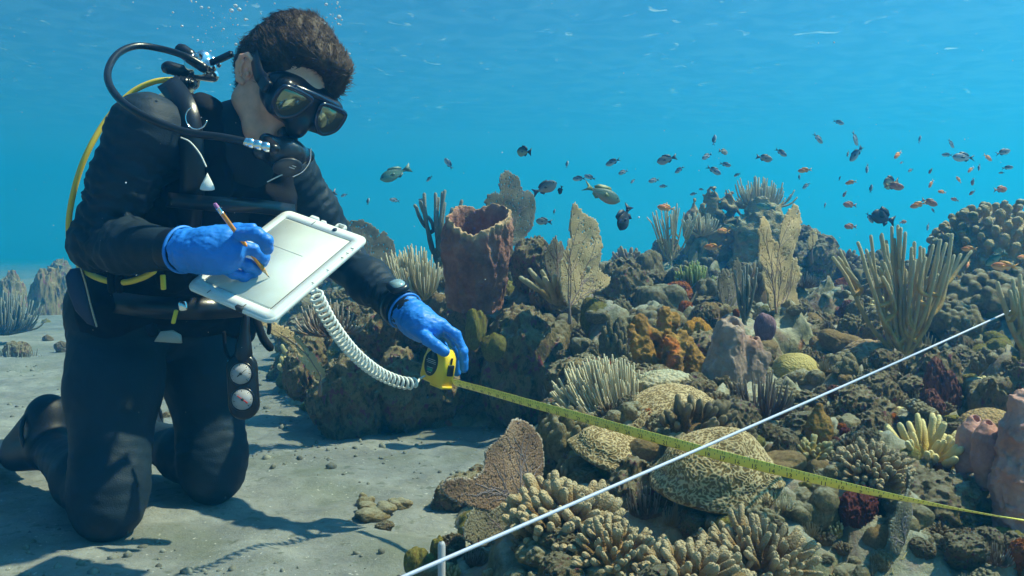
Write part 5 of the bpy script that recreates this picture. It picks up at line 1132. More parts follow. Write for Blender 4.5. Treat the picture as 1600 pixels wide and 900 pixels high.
def diver():
    t = thing('person', 'diver kneeling on the sand in black wetsuit and blue gloves, writing and measuring', 'person', (pelvis[0], pelvis[1], 0.0))
    inv = -np.array([pelvis[0], pelvis[1], 0.0])
    def part(name, v, f, m, parent=t, **kw): return link(name, mesh_of(name, v + inv, f, m, **kw), parent)
    # body under everything, one continuous surface
    Fd = Field((-1.40, 1.45, -0.02), (-0.02, 2.68, 1.13), 0.0042)
    body_prims(Fd, -0.005); head_prims(Fd); hand_prims(Fd, 'R', -0.0016); hand_prims(Fd, 'L', -0.0016)
    v, f = Fd.mesh(1); part('body', v, f, M_SKIN); del Fd
    # wetsuit
    Fd = Field((-1.40, 1.55, -0.03), (-0.16, 2.68, 0.96), 0.0062); body_prims(Fd, 0.002)
    Fd.chain([neckb - up_t * 0.04, neckb + up_t * 0.022], [0.080, 0.069], 0.03)          # collar
    def wrinkle(p):
        out = 0.0022 * pn(p * 13, 5) + 0.0018 * fbm(p * 38, 2, 15)
        for a, b, amp in ((elR, shR, 0.006), (elR, wrR, 0.004), (wrL, elL, 0.006), (elL, shL, 0.005), (knR, hipR, 0.003), (knL, hipL, 0.003), (shR, elR, 0.005), (shL, elL, 0.005), (hipR, knR, 0.005), (hipL, knL, 0.005)):
            ab = (b - a); L = np.linalg.norm(ab); d = ab / L; r = p - a; s = r @ d; w = np.exp(-((s - 0.06) / 0.09) ** 2) * np.exp(-((np.linalg.norm(r - s[:, None] * d, axis=1)) / 0.09) ** 2)
            out = out + amp * w * np.sin(s * 260 + 5 * pn(p * 22, 6) + 2 * pn(p * 9, 7))
        return -out
    Fd.disp(wrinkle, 0.02); v, f = Fd.mesh(1); suit = part('wetsuit', v, f, M_NEO); del Fd
    def cuff(p, e, r0, r1, L, name, back=0.0):
        d = nrm(p - e); a = p - d * L; q = [a + d * (L * k) for k in np.linspace(0, 1, 7)]
        tv = tube(q, [r0 * x for x in (0.98, 1.02, 1.0, 1.015, 1.0, 1.01, 0.97)], 28); return part(name, tv[0], tv[1], M_NEO2, suit)
    cuff(wrR + nrm(wrR - elR) * 0.016, elR, 0.0385, 0.037, 0.062, 'cuff'); cuff(wrL + nrm(wrL - elL) * 0.012, elL, 0.040, 0.038, 0.05, 'cuff')
    # gloves
    for which, lo, hi in (('R', P(262, 450, 1.74) - [0.03, 0.30, 0], P(440, 335, 1.60) + [0.02, 0.10, 0.03]), ('L', np.array([-0.27, 1.84, 0.28]), np.array([-0.06, 2.05, 0.50]))):
        lo2 = np.minimum(lo, hi); hi2 = np.maximum(lo, hi); 
        if which == 'R': lo2 = np.array([-0.66, 1.47, 0.50]); hi2 = np.array([-0.38, 1.72, 0.66])
        Fd = Field(lo2, hi2, 0.0019); hand_prims(Fd, which)
        w, e = (wrR, elR) if which == 'R' else (wrL, elL); d = nrm(w - e)
        Fd.cap(w - d * 0.30, w + d * 0.002 - d * 0.2 + d * 0.0, 0.001, 0.001, 0, '+') if False else None
        Fd.chain([w - d * 0.004, w + d * 0.018], [0.0405, 0.0375], 0.006)
        Fd.ell(w - d * 0.03, (0.05, 0.05, 0.05), None, 0.004, '-')
        Fd.disp(lambda p: -0.0016 * pn(p * 48, 3) - 0.0009 * fbm(p * np.array([70, 70, 150]), 2, 31, 0.6, True) - 0.0009 * np.sin(((p - w) @ d) * 330 + 3 * pn(p * 30, 4)) * np.exp(-(((p - w) @ d - 0.02) / 0.03) ** 2) - 0.0005 * pn(p * 150, 8), 0.02)
        v, f = Fd.mesh(1); g = part('glove', v, f, M_GLOVE)
        a = np.linspace(0, 2 * math.pi, 33)[:-1]; x = nrm(np.cross(d, (0, 0, 1))); y = np.cross(d, x); c = w - d * 0.006
        ring = [c + 0.0405 * (x * math.cos(k) + y * math.sin(k)) * (1 + 0.02 * math.sin(3 * k)) for k in a]; ring += ring[:2]
        tv = tube(np.array(ring), 0.0034, 8); part('rolled_cuff', tv[0], tv[1], M_GLOVE, g)
    # ears, modelled finely
    for s in (-1, 1):
        Re = RH @ np.array(Matrix.Rotation(s * 0.45, 3, 'Z')) @ np.array(Matrix.Rotation(0.15, 3, 'X')); c = H(s * 0.083, -0.014, -0.014); Fd = Field(c - 0.05, c + 0.05, 0.0016)
        def e(x, y, z): return c + 0.86 * (Re @ np.array([s * x, y, z]))
        Fd.ell(e(-0.004, 0, 0), (0.006, 0.018, 0.031), Re, 0.004)
        rim = [e(0.006, 0.016, 0.012), e(0.009, 0.012, 0.028), e(0.010, -0.004, 0.034), e(0.011, -0.018, 0.022), e(0.010, -0.020, 0.004), e(0.008, -0.014, -0.014), e(0.006, -0.002, -0.028), e(0.004, 0.008, -0.030)]
        Fd.chain(rim, [0.0035, 0.004, 0.0042, 0.0042, 0.004, 0.004, 0.006, 0.006], 0.003); Fd.chain([e(0.006, -0.010, 0.016), e(0.008, -0.010, 0.0), e(0.006, 0.0, -0.014)], [0.003, 0.0035, 0.003], 0.003)
        Fd.ell(e(0.006, 0.015, -0.006), (0.005, 0.004, 0.006), Re, 0.003); Fd.ell(e(0.006, 0.005, -0.004), (0.008, 0.007, 0.009), Re, 0.003, '-')
        v, f = Fd.mesh(1); part('ear', v, f, M_SKIN)
    # hair: a cap of hair with locks, leaving the face, ears and neck free
    Fd = Field(HC - 0.17, HC + 0.17, 0.0035)
    Fd.ell(H(0, -0.020, 0.046), (0.085, 0.104, 0.098), RH, 0.01)
    Fd.ell(H(0.006, 0.052, 0.098), (0.070, 0.046, 0.032), RH, 0.02); Fd.ell(H(0.054, 0.066, 0.060), (0.020, 0.024, 0.04), RH, 0.02)
    Fd.ell(H(0.0, -0.09, 0.0), (0.07, 0.045, 0.065), RH, 0.03)
    Fd.chain([H(-0.03, -0.085, -0.02), H(-0.01, -0.085, -0.075)], [0.035, 0.025], 0.02); Fd.chain([H(0.03, -0.085, -0.02), H(0.02, -0.08, -0.07)], [0.03, 0.02], 0.02)
    Fd.ell(H(-0.035, -0.128, 0.0), (0.016, 0.03, 0.022), RH, 0.01)
    Fd.ell(H(0, 0.12, -0.02), (0.066, 0.08, 0.075), RH, 0.015, '-'); Fd.ell(H(-0.016, 0.112, 0.038), (0.054, 0.052, 0.044), RH, 0.012, '-'); Fd.ell(H(0, 0.04, -0.085), (0.12, 0.082, 0.06), RH, 0.015, '-')
    Fd.ell(H(-0.09, -0.012, -0.022), (0.03, 0.022, 0.036), RH, 0.01, '-'); Fd.ell(H(0.09, -0.012, -0.022), (0.03, 0.022, 0.036), RH, 0.01, '-')
    def locks(p):
        l = (p - HC) @ RH; q = np.stack([l[:, 0] * 75, l[:, 1] * 14 + 3 * pn(l * 12, 9), l[:, 2] * 20], 1)
        return -0.0045 * fbm(q, 3, 17, 0.6, True) - 0.003 * pn(l * 16, 18)
    Fd.disp(locks, 0.03); v, f = Fd.mesh(1); hair = part('hair', v, f, M_HAIR)
    n = normals(v, f); rg = np.random.RandomState(6); idx = rg.randint(0, len(v), 15000); parts = []
    c = HC; wav = np.stack([pn(v * 45, 61), pn(v * 45, 62), pn(v * 45, 63)], 1)
    for i in idx:
        l = (v[i] - c) @ RH; fl = RH @ np.array([0.25 * l[0] / 0.09, 0.55 if l[2] > 0.03 else -0.2, -0.45 if l[1] > 0.02 else -0.35]); back = RH @ np.array([0.3 * l[0] / 0.09, -1.0, 0.1 if l[1] > -0.03 else -0.6]); tg = back - n[i] * (back @ n[i]); d = nrm(n[i] * rg.uniform(-0.04, 0.07) + nrm(tg) * 1.0 + wav[i] * 0.22 + rg.normal(size=3) * 0.09)
        L = rg.uniform(0.012, 0.032); p0 = v[i] - n[i] * 0.002; side = nrm(np.cross(d, n[i] + 1e-3)) * 0.00045; dn = nrm(np.cross(side, d)) * 0.0004
        p1 = p0 + d * L * 0.55 + n[i] * 0.0026; p2 = p1 + (d * 0.9 - n[i] * 0.35 + wav[i] * 0.4) * L * 0.5
        parts.append(np.array([p0 + side, p0 - side, p0 + dn, p1 + side, p1 - side, p1 + dn, p2]))
    V = np.concatenate(parts); b = np.arange(len(parts))[:, None] * 7
    Q = np.concatenate([b + np.array([[0, 1, 4, 3]]), b + np.array([[1, 2, 5, 4]]), b + np.array([[2, 0, 3, 5]])]); T = np.concatenate([b + np.array([[3, 4, 6]]), b + np.array([[4, 5, 6]]), b + np.array([[5, 3, 6]])])
    tag(part('hair_strands', V, [Q, T], M_HAIR, hair), kind='stuff')
    for s in (-1, 1):
        tv = tube([H(s * 0.052, 0.086, 0.026), H(s * 0.035, 0.100, 0.036), H(s * 0.014, 0.104, 0.030)], [0.003, 0.005, 0.003], 8, noise=0.5, nf=300); part('eyebrow', tv[0], tv[1], M_HAIR)
    # fins and boots on the feet
    for an, toe, heel in ((anR, toeR, heelR), (anL, toeL, heelL)):
        Fd = Field(np.minimum(np.minimum(an, toe), heel) - [0.11, 0.09, 0.08], np.maximum(np.maximum(an, toe), heel) + 0.09, 0.005)
        Fd.chain([an, toe], [0.052, 0.042], 0.02); Fd.chain([an, heel, toe + np.array([0, 0, 0.03])], [0.050, 0.046, 0.032], 0.02)
        v, f = Fd.mesh(1); bt = part('dive_boot', v, f, M_NEO2)
        d = nrm(toe - an); a = np.linspace(0, 2 * math.pi, 25); x = nrm(np.cross(d, (0, 0, 1))); y = np.cross(x, d); c0 = heel * 0.5 + an * 0.5 + d * 0.01
        tv = tube(np.array([c0 + 0.060 * x * math.cos(k) + 0.068 * y * math.sin(k) for k in a]), 0.0055, 8); part('ankle_strap', tv[0], tv[1], M_BLACK, bt)
        bl = np.array([(0, 0.055), (0.10, 0.075), (0.36, 0.095), (0.38, 0.0), (0.36, -0.095), (0.10, -0.075), (0, -0.055)])[::-1]
        sv, sf = slab(bl, 0.012, 0.003); M = frame(toe + np.array([0, 0, -0.01]), (d[0], d[1], -0.05), x); part('fin_blade', app(M, sv), sf, M_BLACK, bt)
    # seams on the sleeves and legs
    for pts in ([knR + fc * 0.068 + hax * 0.02, knR * 0.5 + hipR * 0.5 + fc * 0.10, hipR + fc * 0.108], [knL + fc * 0.068, knL * 0.5 + hipL * 0.5 + fc * 0.10, hipL + fc * 0.108]):
        tv = tube(spline(pts, 24), 0.0022, 6); part('seam', tv[0], tv[1], M_SEAM, suit)
diver()

# ------------------------------------------------------------------ mask
def mask():
    t = thing('diving_mask', 'black and dark blue twin lens diving mask on the diver\'s face', 'diving mask', H(0, 0.09, 0))
    o0 = H(0, 0.09, 0)
    def part(name, v, f, m, parent=t): return link(name, mesh_of(name, v - o0, f, m), parent)
    Fd = Field(HC - 0.05 + RH @ np.array([0, 0.09, 0]) - 0.07, HC + RH @ np.array([0, 0.09, 0]) + 0.12, 0.0026)
    Fd.ell(H(0, 0.070, -0.002), (0.083, 0.056, 0.054), RH, 0.01); Fd.box(H(0, 0.105, 0.002), (0.076, 0.020, 0.040), RH, 0.018, 0.012)
    Fd.ell(H(0, 0.118, -0.034), (0.021, 0.026, 0.028), RH, 0.012)
    Fd.ell(H(0, 0.02, -0.005), (0.079, 0.078, 0.060), RH, 0.004, '-')
    v, f = Fd.mesh(1); part('skirt', v, f, M_BLACK)
    for s in (-1, 1):
        poly = np.array([(-0.030, 0.020), (-0.022, 0.027), (0.022, 0.027), (0.034, 0.018), (0.034, -0.010), (0.020, -0.026), (0.002, -0.029), (-0.020, -0.010)])
        q = spline(np.concatenate([poly, poly[:1]]), 41)[:-1]; q[:, 0] *= s
        if s > 0: q = q[::-1]
        xax = RH @ nrm((1, -0.10 * s, 0)); M = frame(H(s * 0.042, 0.128, 0.004), xax, hu)
        ar = 0.5 * np.sum(q[:, 0] * np.roll(q[:, 1], -1) - q[:, 1] * np.roll(q[:, 0], -1))
        if ar < 0: q = q[::-1]
        z = M[:3, 2] @ hf; 
        ring = np.column_stack([q * 1.06, np.zeros(len(q))]); ring = np.concatenate([ring, ring[:3]]); tv = tube(ring, 0.0044, 8); fr = part('lens_frame', app(M, tv[0]), tv[1], M_MBLUE)
        sv, sf = slab(q * 1.04, 0.004); part('lens', app(M, sv), sf, M_LENS, fr)
    tv = tube([H(-0.05, 0.120, 0.036), H(0, 0.126, 0.040), H(0.05, 0.120, 0.036)], 0.006, 8); part('frame_bridge', tv[0], tv[1], M_MBLUE)
    for s in (-1, 1):
        bx = Field(H(s * 0.083, 0.075, 0.004) - 0.03, H(s * 0.083, 0.075, 0.004) + 0.03, 0.002); bx.box(H(s * 0.085, 0.078, 0.004), (0.007, 0.020, 0.013), RH, 0.005); v, f = bx.mesh(1); part('buckle', v, f, M_BLACK)
    a = np.linspace(math.radians(-25), math.radians(205), 60); rows = []
    for w, of in ((-0.013, 0.0), (0.013, 0.0), (0.013, 0.004), (-0.013, 0.004)):
        rows.append([H(math.cos(k) * (0.0905 + of), 0.058 - math.sin(k) * (0.166 + of) if math.sin(k) > 0 else 0.058 - math.sin(k) * 0.04, 0.008 + w + 0.035 * max(0, math.sin(k))) for k in a])
    R = np.array(rows).transpose(1, 0, 2).reshape(-1, 3); f = grid_faces(60, 4, wrapv=True); part('strap', R, f, M_BLACK)
mask()

# ------------------------------------------------------------------ scuba set
def scuba():
    o0 = P(290, 150, 1.98)
    t = thing('scuba_set', 'black buoyancy vest with tank, chrome valve, hoses and mouthpiece worn by the diver', 'scuba gear', o0)
    def part(name, v, f, m, parent=t): return link(name, mesh_of(name, np.asarray(v) - o0, f, m), parent)
    def ptube(name, pts, r, m, parent=t, n=40, ns=10, noise=0): tv = tube(spline(pts, n), r, ns, noise=noise); return part(name, tv[0], tv[1], m, parent)
    up = up_t
    # vest
    Fd = Field((-1.08, 1.58, 0.30), (-0.40, 2.38, 0.98), 0.006)
    c1 = pelvis * 0.30 + neckb * 0.70; c2 = pelvis * 0.62 + neckb * 0.38; c3 = pelvis * 0.9 + neckb * 0.1
    Fd.ell(c1 - up * 0.01, (0.172, 0.142, 0.15), RT, 0.03); Fd.ell(c2, (0.168, 0.138, 0.14), RT, 0.03); Fd.ell(c3, (0.178, 0.135, 0.085), RT, 0.03)
    for s, sh in ((-1, shR), (1, shL)):
        Fd.chain([c1 - fc * 0.10 + ax * s * 0.09 + up * 0.12, neckb * 0.5 + sh * 0.5 + up * 0.045, c1 + fc * 0.10 + ax * s * 0.085 + up * 0.07, c2 + fc * 0.12 + ax * s * 0.09], [0.040, 0.042, 0.040, 0.035], 0.02)
        Fd.ell(c3 + ax * s * 0.145 + fc * 0.05 - up * 0.03, (0.075, 0.085, 0.085), RT, 0.02)
    for sh, el in ((shR, elR), (shL, elL)): Fd.chain([sh + (sh - el) * 0.05, el], [0.078, 0.068], 0.012, '-')
    Fd.chain([neckb - up * 0.02, neckb + up * 0.2], [0.066, 0.09], 0.01, '-')
    Fd.ell(c1 + fc * 0.15, (0.045, 0.05, 0.16), RT, 0.01, '-')
    Fd.disp(lambda p: -0.006 * fbm(p * 14, 3, 3, 0.6) - 0.002 * np.sin((p @ up) * 190), 0.03)
    v, f = Fd.mesh(1); vest = part('vest', v, f, M_NYLON)
    def on_vest(px, py, d): return P(px, py, d)
    # webbing, buckles and pulls on the front of the vest
    def strap(name, pts, w, th, m, parent=vest, wd=(0, 0, 1)):
        q = spline(pts, 24); T = np.gradient(q, axis=0); T /= np.linalg.norm(T, axis=1)[:, None]; n_ = np.cross(T, np.cross(np.array([0.2, -1, 0.1]), T)); n_ /= np.linalg.norm(n_, axis=1)[:, None]; s = np.cross(T, n_)
        V = np.stack([q + s * w / 2 + n_ * th / 2, q - s * w / 2 + n_ * th / 2, q - s * w / 2 - n_ * th / 2, q + s * w / 2 - n_ * th / 2], 1).reshape(-1, 3)
        return part(name, V, [grid_faces(24, 4, wrapv=True), np.array([[0, 1, 2, 3]]), np.array([[95, 94, 93, 92]])], m, parent)
    strap('shoulder_strap', [P(262, 128, 1.80), P(285, 160, 1.745), P(298, 210, 1.73), P(300, 300, 1.74), P(290, 400, 1.78)], 0.045, 0.006, M_BLACK)
    strap('chest_strap', [P(262, 312, 1.72), P(330, 318, 1.70), P(400, 322, 1.75), P(460, 330, 1.86)], 0.028, 0.005, M_BLACK)
    strap('waist_strap', [P(165, 470, 1.87), P(240, 480, 1.83), P(320, 482, 1.86), P(390, 478, 1.95)], 0.045, 0.006, M_BLACK)
    ring = lambda c, r, tr, x, y, m, nm, a0=0, a1=6.5, par=vest: ptube(nm, [c + r * (x * math.cos(k) + y * math.sin(k)) for k in np.linspace(a0, a1, 20)], tr, m, par, 40, 6)
    ring(P(307, 184, 1.712), 0.020, 0.0014, np.array([1, 0.1, 0]), np.array([0, 0, 1.1]), M_CHROME, 'steel_ring', 2.2, 6.0)
    ptube('whistle_cord', [P(283, 215, 1.70), P(297, 222, 1.69), P(312, 240, 1.69), P(322, 260, 1.69)], 0.0015, M_WHITE, vest, ns=6)
    tri = np.array([(0, 0.018), (-0.0125, -0.008), (-0.010, -0.015), (0.010, -0.015), (0.0125, -0.008)]); tri = spline(np.concatenate([tri, tri[:1]]), 24)[:-1]
    sv, sf = slab(tri, 0.006, 0.002); part('white_toggle', app(frame(P(324, 285, 1.69), (1, 0.15, 0), (0, 0.1, 1)), sv), sf, M_WHITE, vest)
    ptube('pull_cord', [P(418, 284, 1.76), P(432, 277, 1.76), P(447, 270, 1.78)], 0.0013, M_WHITE, vest, ns=6)
    def buckle(px, py, d, w, h, rot, m, nm='buckle'):
        sv, sf = slab(rrect(w, h, min(w, h) * 0.3), 0.010, 0.002); c, s = math.cos(rot), math.sin(rot)
        part(nm, app(frame(P(px, py, d), (c, 0.1, s), (-s, 0, c)), sv), sf, m, vest)
    buckle(255, 441, 1.76, 0.009, 0.030, 0.05, M_YBUCK); buckle(273, 495, 1.77, 0.007, 0.028, -0.25, M_YBUCK)
    buckle(238, 516, 1.79, 0.02, 0.026, 0.3, M_NYLON, 'clip'); buckle(286, 478, 1.77, 0.016, 0.02, 0.2, M_CHROME, 'clip')
    sv, sf = slab(np.array([(-0.026, -0.008), (0.026, -0.012), (0.024, 0.004), (0.008, 0.014), (-0.014, 0.012)]), 0.016, 0.003); part('release_handle', app(frame(P(263, 527, 1.79), (1, 0.1, 0), (0, 0, 1)), sv), sf, simple('grey_plastic_material', (0.30, 0.32, 0.30), 0.5), vest)
    # side pocket flap with pale piping at the left
    fl = np.array([(112, 420), (126, 418), (133, 440), (140, 470), (150, 510), (138, 505), (120, 485), (108, 455), (104, 432)], float)
    q = np.array([P(x, y, 1.80) for x, y in fl]); c = q.mean(0); pl = np.column_stack([q[:, 0] - c[0], q[:, 2] - c[2]])[::-1]
    sv, sf = slab(pl, 0.02, 0.004); part('pocket_flap', app(frame(c, (1, 0, 0), (0, 0, 1)), sv), sf, M_NAVY, vest)
    ptube('piping', [P(126, 418, 1.785), P(134, 445, 1.785), P(142, 478, 1.785), P(151, 510, 1.785)], 0.0016, M_PIPING, vest, ns=6)
    # tank, valve and first stage
    ta, tb = P(283, 150, 2.06), P(150, 492, 2.30); d = nrm(ta - tb); L = np.linalg.norm(ta - tb)
    tv = tube([tb, tb + d * 0.01, tb + d * (L - 0.09), tb + d * (L - 0.04), ta], [0.078, 0.083, 0.083, 0.066, 0.026], 36); part('tank', tv[0], tv[1], M_TANK)
    strap('tank_band', [tb * 0.6 + ta * 0.4 + np.array([-0.086, 0, 0]), tb * 0.6 + ta * 0.4 + np.array([-0.05, -0.075, 0]), tb * 0.6 + ta * 0.4 + np.array([0.05, -0.085, 0])], 0.05, 0.004, M_NYLON, t)
    Fd = Field(P(255, 150, 2.02) - [0, 0.10, 0.02], P(365, 50, 2.02) + [0, 0.10, 0.0], 0.0026)
    v1 = P(300, 128, 1.97); Fd.chain([ta, v1, P(308, 96, 1.96)], [0.020, 0.016, 0.016], 0.008)
    Fd.chain([P(285, 112, 1.95), P(332, 118, 1.96)], [0.013, 0.015], 0.006); Fd.chain([P(300, 100, 1.93), P(318, 92, 1.95)], [0.017, 0.019], 0.005); Fd.chain([P(318, 95, 1.95), P(330, 105, 1.94)], [0.014, 0.012], 0.003)
    Fd.box(P(312, 108, 1.925), (0.012, 0.010, 0.014), None, 0.003, 0.003); Fd.cap(P(326, 88, 1.96), P(340, 100, 1.96), 0.008, 0.009, 0.003)
    Fd.ell(P(307, 88, 1.925), (0.010, 0.02, 0.010), None, 0.002, '-'); v, f = Fd.mesh(1); vv = part('valve', v, f, M_CHROME)
    ptube('valve_knob', [P(262, 106, 1.93), P(266, 106, 1.93), P(286, 112, 1.94)], [0.014] * 40, M_BLACK, t, ns=14)
    ptube('pressure_cap', [P(284, 79, 1.95), P(297, 88, 1.95)], 0.0155, M_BLACK, t, ns=14, n=8)
    ptube('hose_end', [P(296, 92, 1.915), P(318, 106, 1.915)], 0.0105, M_BLACK, t, n=8, ns=14)
    Fd = Field(P(262, 145, 1.9) - [0, .05, 0.01], P(312, 112, 1.9) + [0, .05, 0.02], 0.003); Fd.ell(P(284, 130, 1.90), (0.030, 0.022, 0.014), None, 0.004); Fd.disp(lambda p: 0.002 * np.sin(p[:, 0] * 900), 0.02); v, f = Fd.mesh(1); part('inflator_body', v, f, M_BLACK)
    strap('tank_strap_loop', [P(330, 98, 1.93), P(345, 92, 1.92), P(362, 84, 1.90)], 0.012, 0.01, M_BLACK, t)
    ptube('hose', [P(318, 103, 1.915), P(290, 88, 1.90), P(250, 76, 1.90), P(212, 72, 1.87), P(182, 86, 1.81), P(168, 118, 1.74), P(184, 152, 1.68), P(228, 183, 1.64), P(290, 206, 1.64), P(345, 214, 1.645), P(388, 222, 1.65)], 0.0072, M_BLACK, t, 90, 12)
    ptube('hose', [P(275, 124, 1.97), P(240, 128, 1.96), P(204, 146, 1.95), P(168, 185, 1.93), P(138, 235, 1.91), P(119, 285, 1.91), P(108, 340, 1.93), P(108, 390, 1.96)], 0.0062, M_YHOSE, t, 80, 10)
    ptube('hose', [P(122, 412, 1.86), P(140, 428, 1.80), P(165, 438, 1.765), P(195, 441, 1.75), P(222, 434, 1.74), P(240, 424, 1.74)], 0.0062, M_YHOSE, t, 60, 10)
    for px in (174, 186): ptube('hose_keeper', [P(px, 430, 1.752), P(px + 1, 452, 1.752)], 0.0085, M_NYLON, t, n=6)
    cn = ptube('hose_connector', [P(385, 222, 1.65), P(398, 225, 1.652), P(418, 229, 1.655)], 0.0088, M_CHROME, t, n=24, ns=16)
    for k in (390, 402, 414): ptube('connector_ring', [P(k, 223 + (k - 390) * 0.25, 1.651), P(k + 3, 224 + (k - 390) * 0.25, 1.651)], 0.0102, M_CHROME, cn, n=4, ns=16)
    # second stage in the mouth
    m0 = H(0, 0.126, -0.074); Fd = Field(m0 - 0.085, m0 + 0.085, 0.0024)
    Rr = RH @ np.array(Matrix.Rotation(math.radians(-25), 3, 'X'))
    def m(x, y, z): return m0 + Rr @ np.array([x, y, z])
    Fd.ell(m(0, 0.022, -0.010), (0.042, 0.030, 0.040), Rr, 0.005); Fd.chain([m(-0.052, 0.012, -0.002), m(0.045, 0.012, -0.002)], [0.014, 0.016], 0.010); Fd.box(m(0, -0.012, 0.0), (0.020, 0.020, 0.012), Rr, 0.008, 0.008)
    Fd.chain([m(-0.040, 0.012, -0.042), m(0, 0.016, -0.034), m(0.040, 0.012, -0.042)], [0.014, 0.016, 0.014], 0.010)
    Fd.disp(lambda p: -0.0008 * pn(p * 90, 3), 0.01); v, f = Fd.mesh(1); reg = part('regulator', v, f, simple('mouthpiece_housing_material', (0.022, 0.026, 0.032), 0.25, coat=0.5))
    a = np.linspace(0, 2 * math.pi, 40)[:-1]; sv, sf = slab(np.column_stack([np.cos(a), np.sin(a)]) * 0.029, 0.008, 0.003)
    part('purge_cover', app(frame(m(0, 0.052, -0.010), Rr[:, 0], Rr[:, 2]) @ np.diag([1, 1, -1, 1]), sv), [x[:, ::-1] for x in sf], simple('purge_cover_material', (0.05, 0.055, 0.065), 0.35), reg)
    ptube('hose', [P(418, 229, 1.655), P(430, 232, 1.66), m(-0.052, 0.012, -0.002)], 0.0095, M_BLACK, t, n=16, ns=12)
    for k, w in ((0.004, 0.010), (-0.003, 0.013)): v, f = slab(rrect(w, 0.0022, 0.0008, 3), 0.0006); part('printed_line', app(frame(m(0.004, 0.0562, k), Rr[:, 0], Rr[:, 2]), v), f, M_WHITE, reg)
    ptube('chrome_trim', [m(0.020, 0.030, 0.040), m(0.030, 0.045, 0.022), m(0.033, 0.052, -0.005), m(0.026, 0.054, -0.028)], 0.0018, M_CHROME, reg, ns=6)
    # console hose, dangling strap and clips
    ptube('strap_end', [P(398, 492, 1.80), P(404, 510, 1.79), P(412, 530, 1.79), P(422, 543, 1.79)], 0.0085, M_NYLON, t, ns=8)
    ptube('strap_end', [P(418, 495, 1.85), P(421, 508, 1.85), P(420, 520, 1.85)], 0.0045, M_NYLON, t, ns=8)
    ptube('clip_cord', [P(350, 520, 1.84), P(352, 545, 1.84), P(358, 560, 1.84)], 0.0040, M_NYLON, t, ns=8)
    ring(P(359, 567, 1.84), 0.006, 0.0016, np.array([0.6, 0, 0]), np.array([0, 0, 1.3]), M_CHROME, 'bolt_snap', par=t)
scuba()

def console():
    c0 = P(380, 603, 1.83); M = frame(c0, (1, 0.10, 0.07), (-0.07, 0.05, 1))
    t = thing('gauge_console', 'black pressure gauge console with two round white dials hanging at the diver\'s thigh', 'dive gauge', c0)
    Mi = M.copy(); Mi[:3, 3] = 0
    def part(name, v, f, m, parent=t): return link(name, mesh_of(name, app(Mi, v), f, m), parent)
    poly = rrect(0.060, 0.136, 0.0295, 9); v, f = slab(poly, 0.026, 0.006); part('housing', v, f, M_BLACK)
    s = 1.83 / F_PX
    tv = tube([(0.004, 0.060, 0), (0.006, 0.085, 0), (0.010, 0.115, 0.0), (0.014, 0.140, 0.0)], [0.019, 0.016, 0.010, 0.0075], 12); part('hose_boot', tv[0], tv[1], M_BLACK)
    a = np.linspace(0, 2 * math.pi, 33)[:-1]; circ = np.column_stack([np.cos(a), np.sin(a)])
    for cy, rot, mt in ((0.026, 0.62, M_DARKMARK), (-0.026, 2.45, M_REDN)):
        v, f = slab(circ * 0.0215, 0.003); v = v + [0, cy, 0.0138]; dl = part('dial', v, f, M_DIAL)
        ringp = np.column_stack([circ * 0.0225, np.full(32, 0.014)]) + [0, cy, 0]; tv = tube(np.concatenate([ringp, ringp[:2]]), 0.0022, 6); part('bezel', tv[0], tv[1], M_BLACK, dl)
        tk = []
        for k in range(24):
            an = math.radians(-50 + k * 12); r0, r1 = (0.0155, 0.0195) if k % 4 == 0 else (0.0175, 0.0195); w = 0.0006 if k % 4 == 0 else 0.0003
            cc, ss = math.cos(an), math.sin(an); q = np.array([(r0, -w), (r1, -w), (r1, w), (r0, w)]); q = np.column_stack([q[:, 0] * cc - q[:, 1] * ss, q[:, 0] * ss + q[:, 1] * cc + cy, np.full(4, 0.01565)]); tk.append((q, np.array([[0, 1, 2, 3]]), None))
        v, f, _ = cat_meshes(tk); tag(part('scale_marks', v, f, M_DARKMARK, dl), kind='stuff')
        nd = np.array([(-0.009, -0.0011), (0.014, -0.0003), (0.014, 0.0003), (-0.009, 0.0011)]) if mt is M_DARKMARK else np.array([(-0.013, -0.0014), (0.013, -0.0008), (0.013, 0.0008), (-0.013, 0.0014)])
        v, f = slab(nd, 0.0008); cc, ss = math.cos(rot), math.sin(rot); v = np.column_stack([v[:, 0] * cc - v[:, 1] * ss, v[:, 0] * ss + v[:, 1] * cc + cy, v[:, 2] + 0.0165]); part('needle', v, f, mt, dl)
        v, f = slab(circ[::4] * 0.003, 0.0012); part('hub', v + [0, cy, 0.0170], f, M_DARKMARK, dl)
        tv_, tf_ = slab(circ * 0.0212, 0.0006)
console()

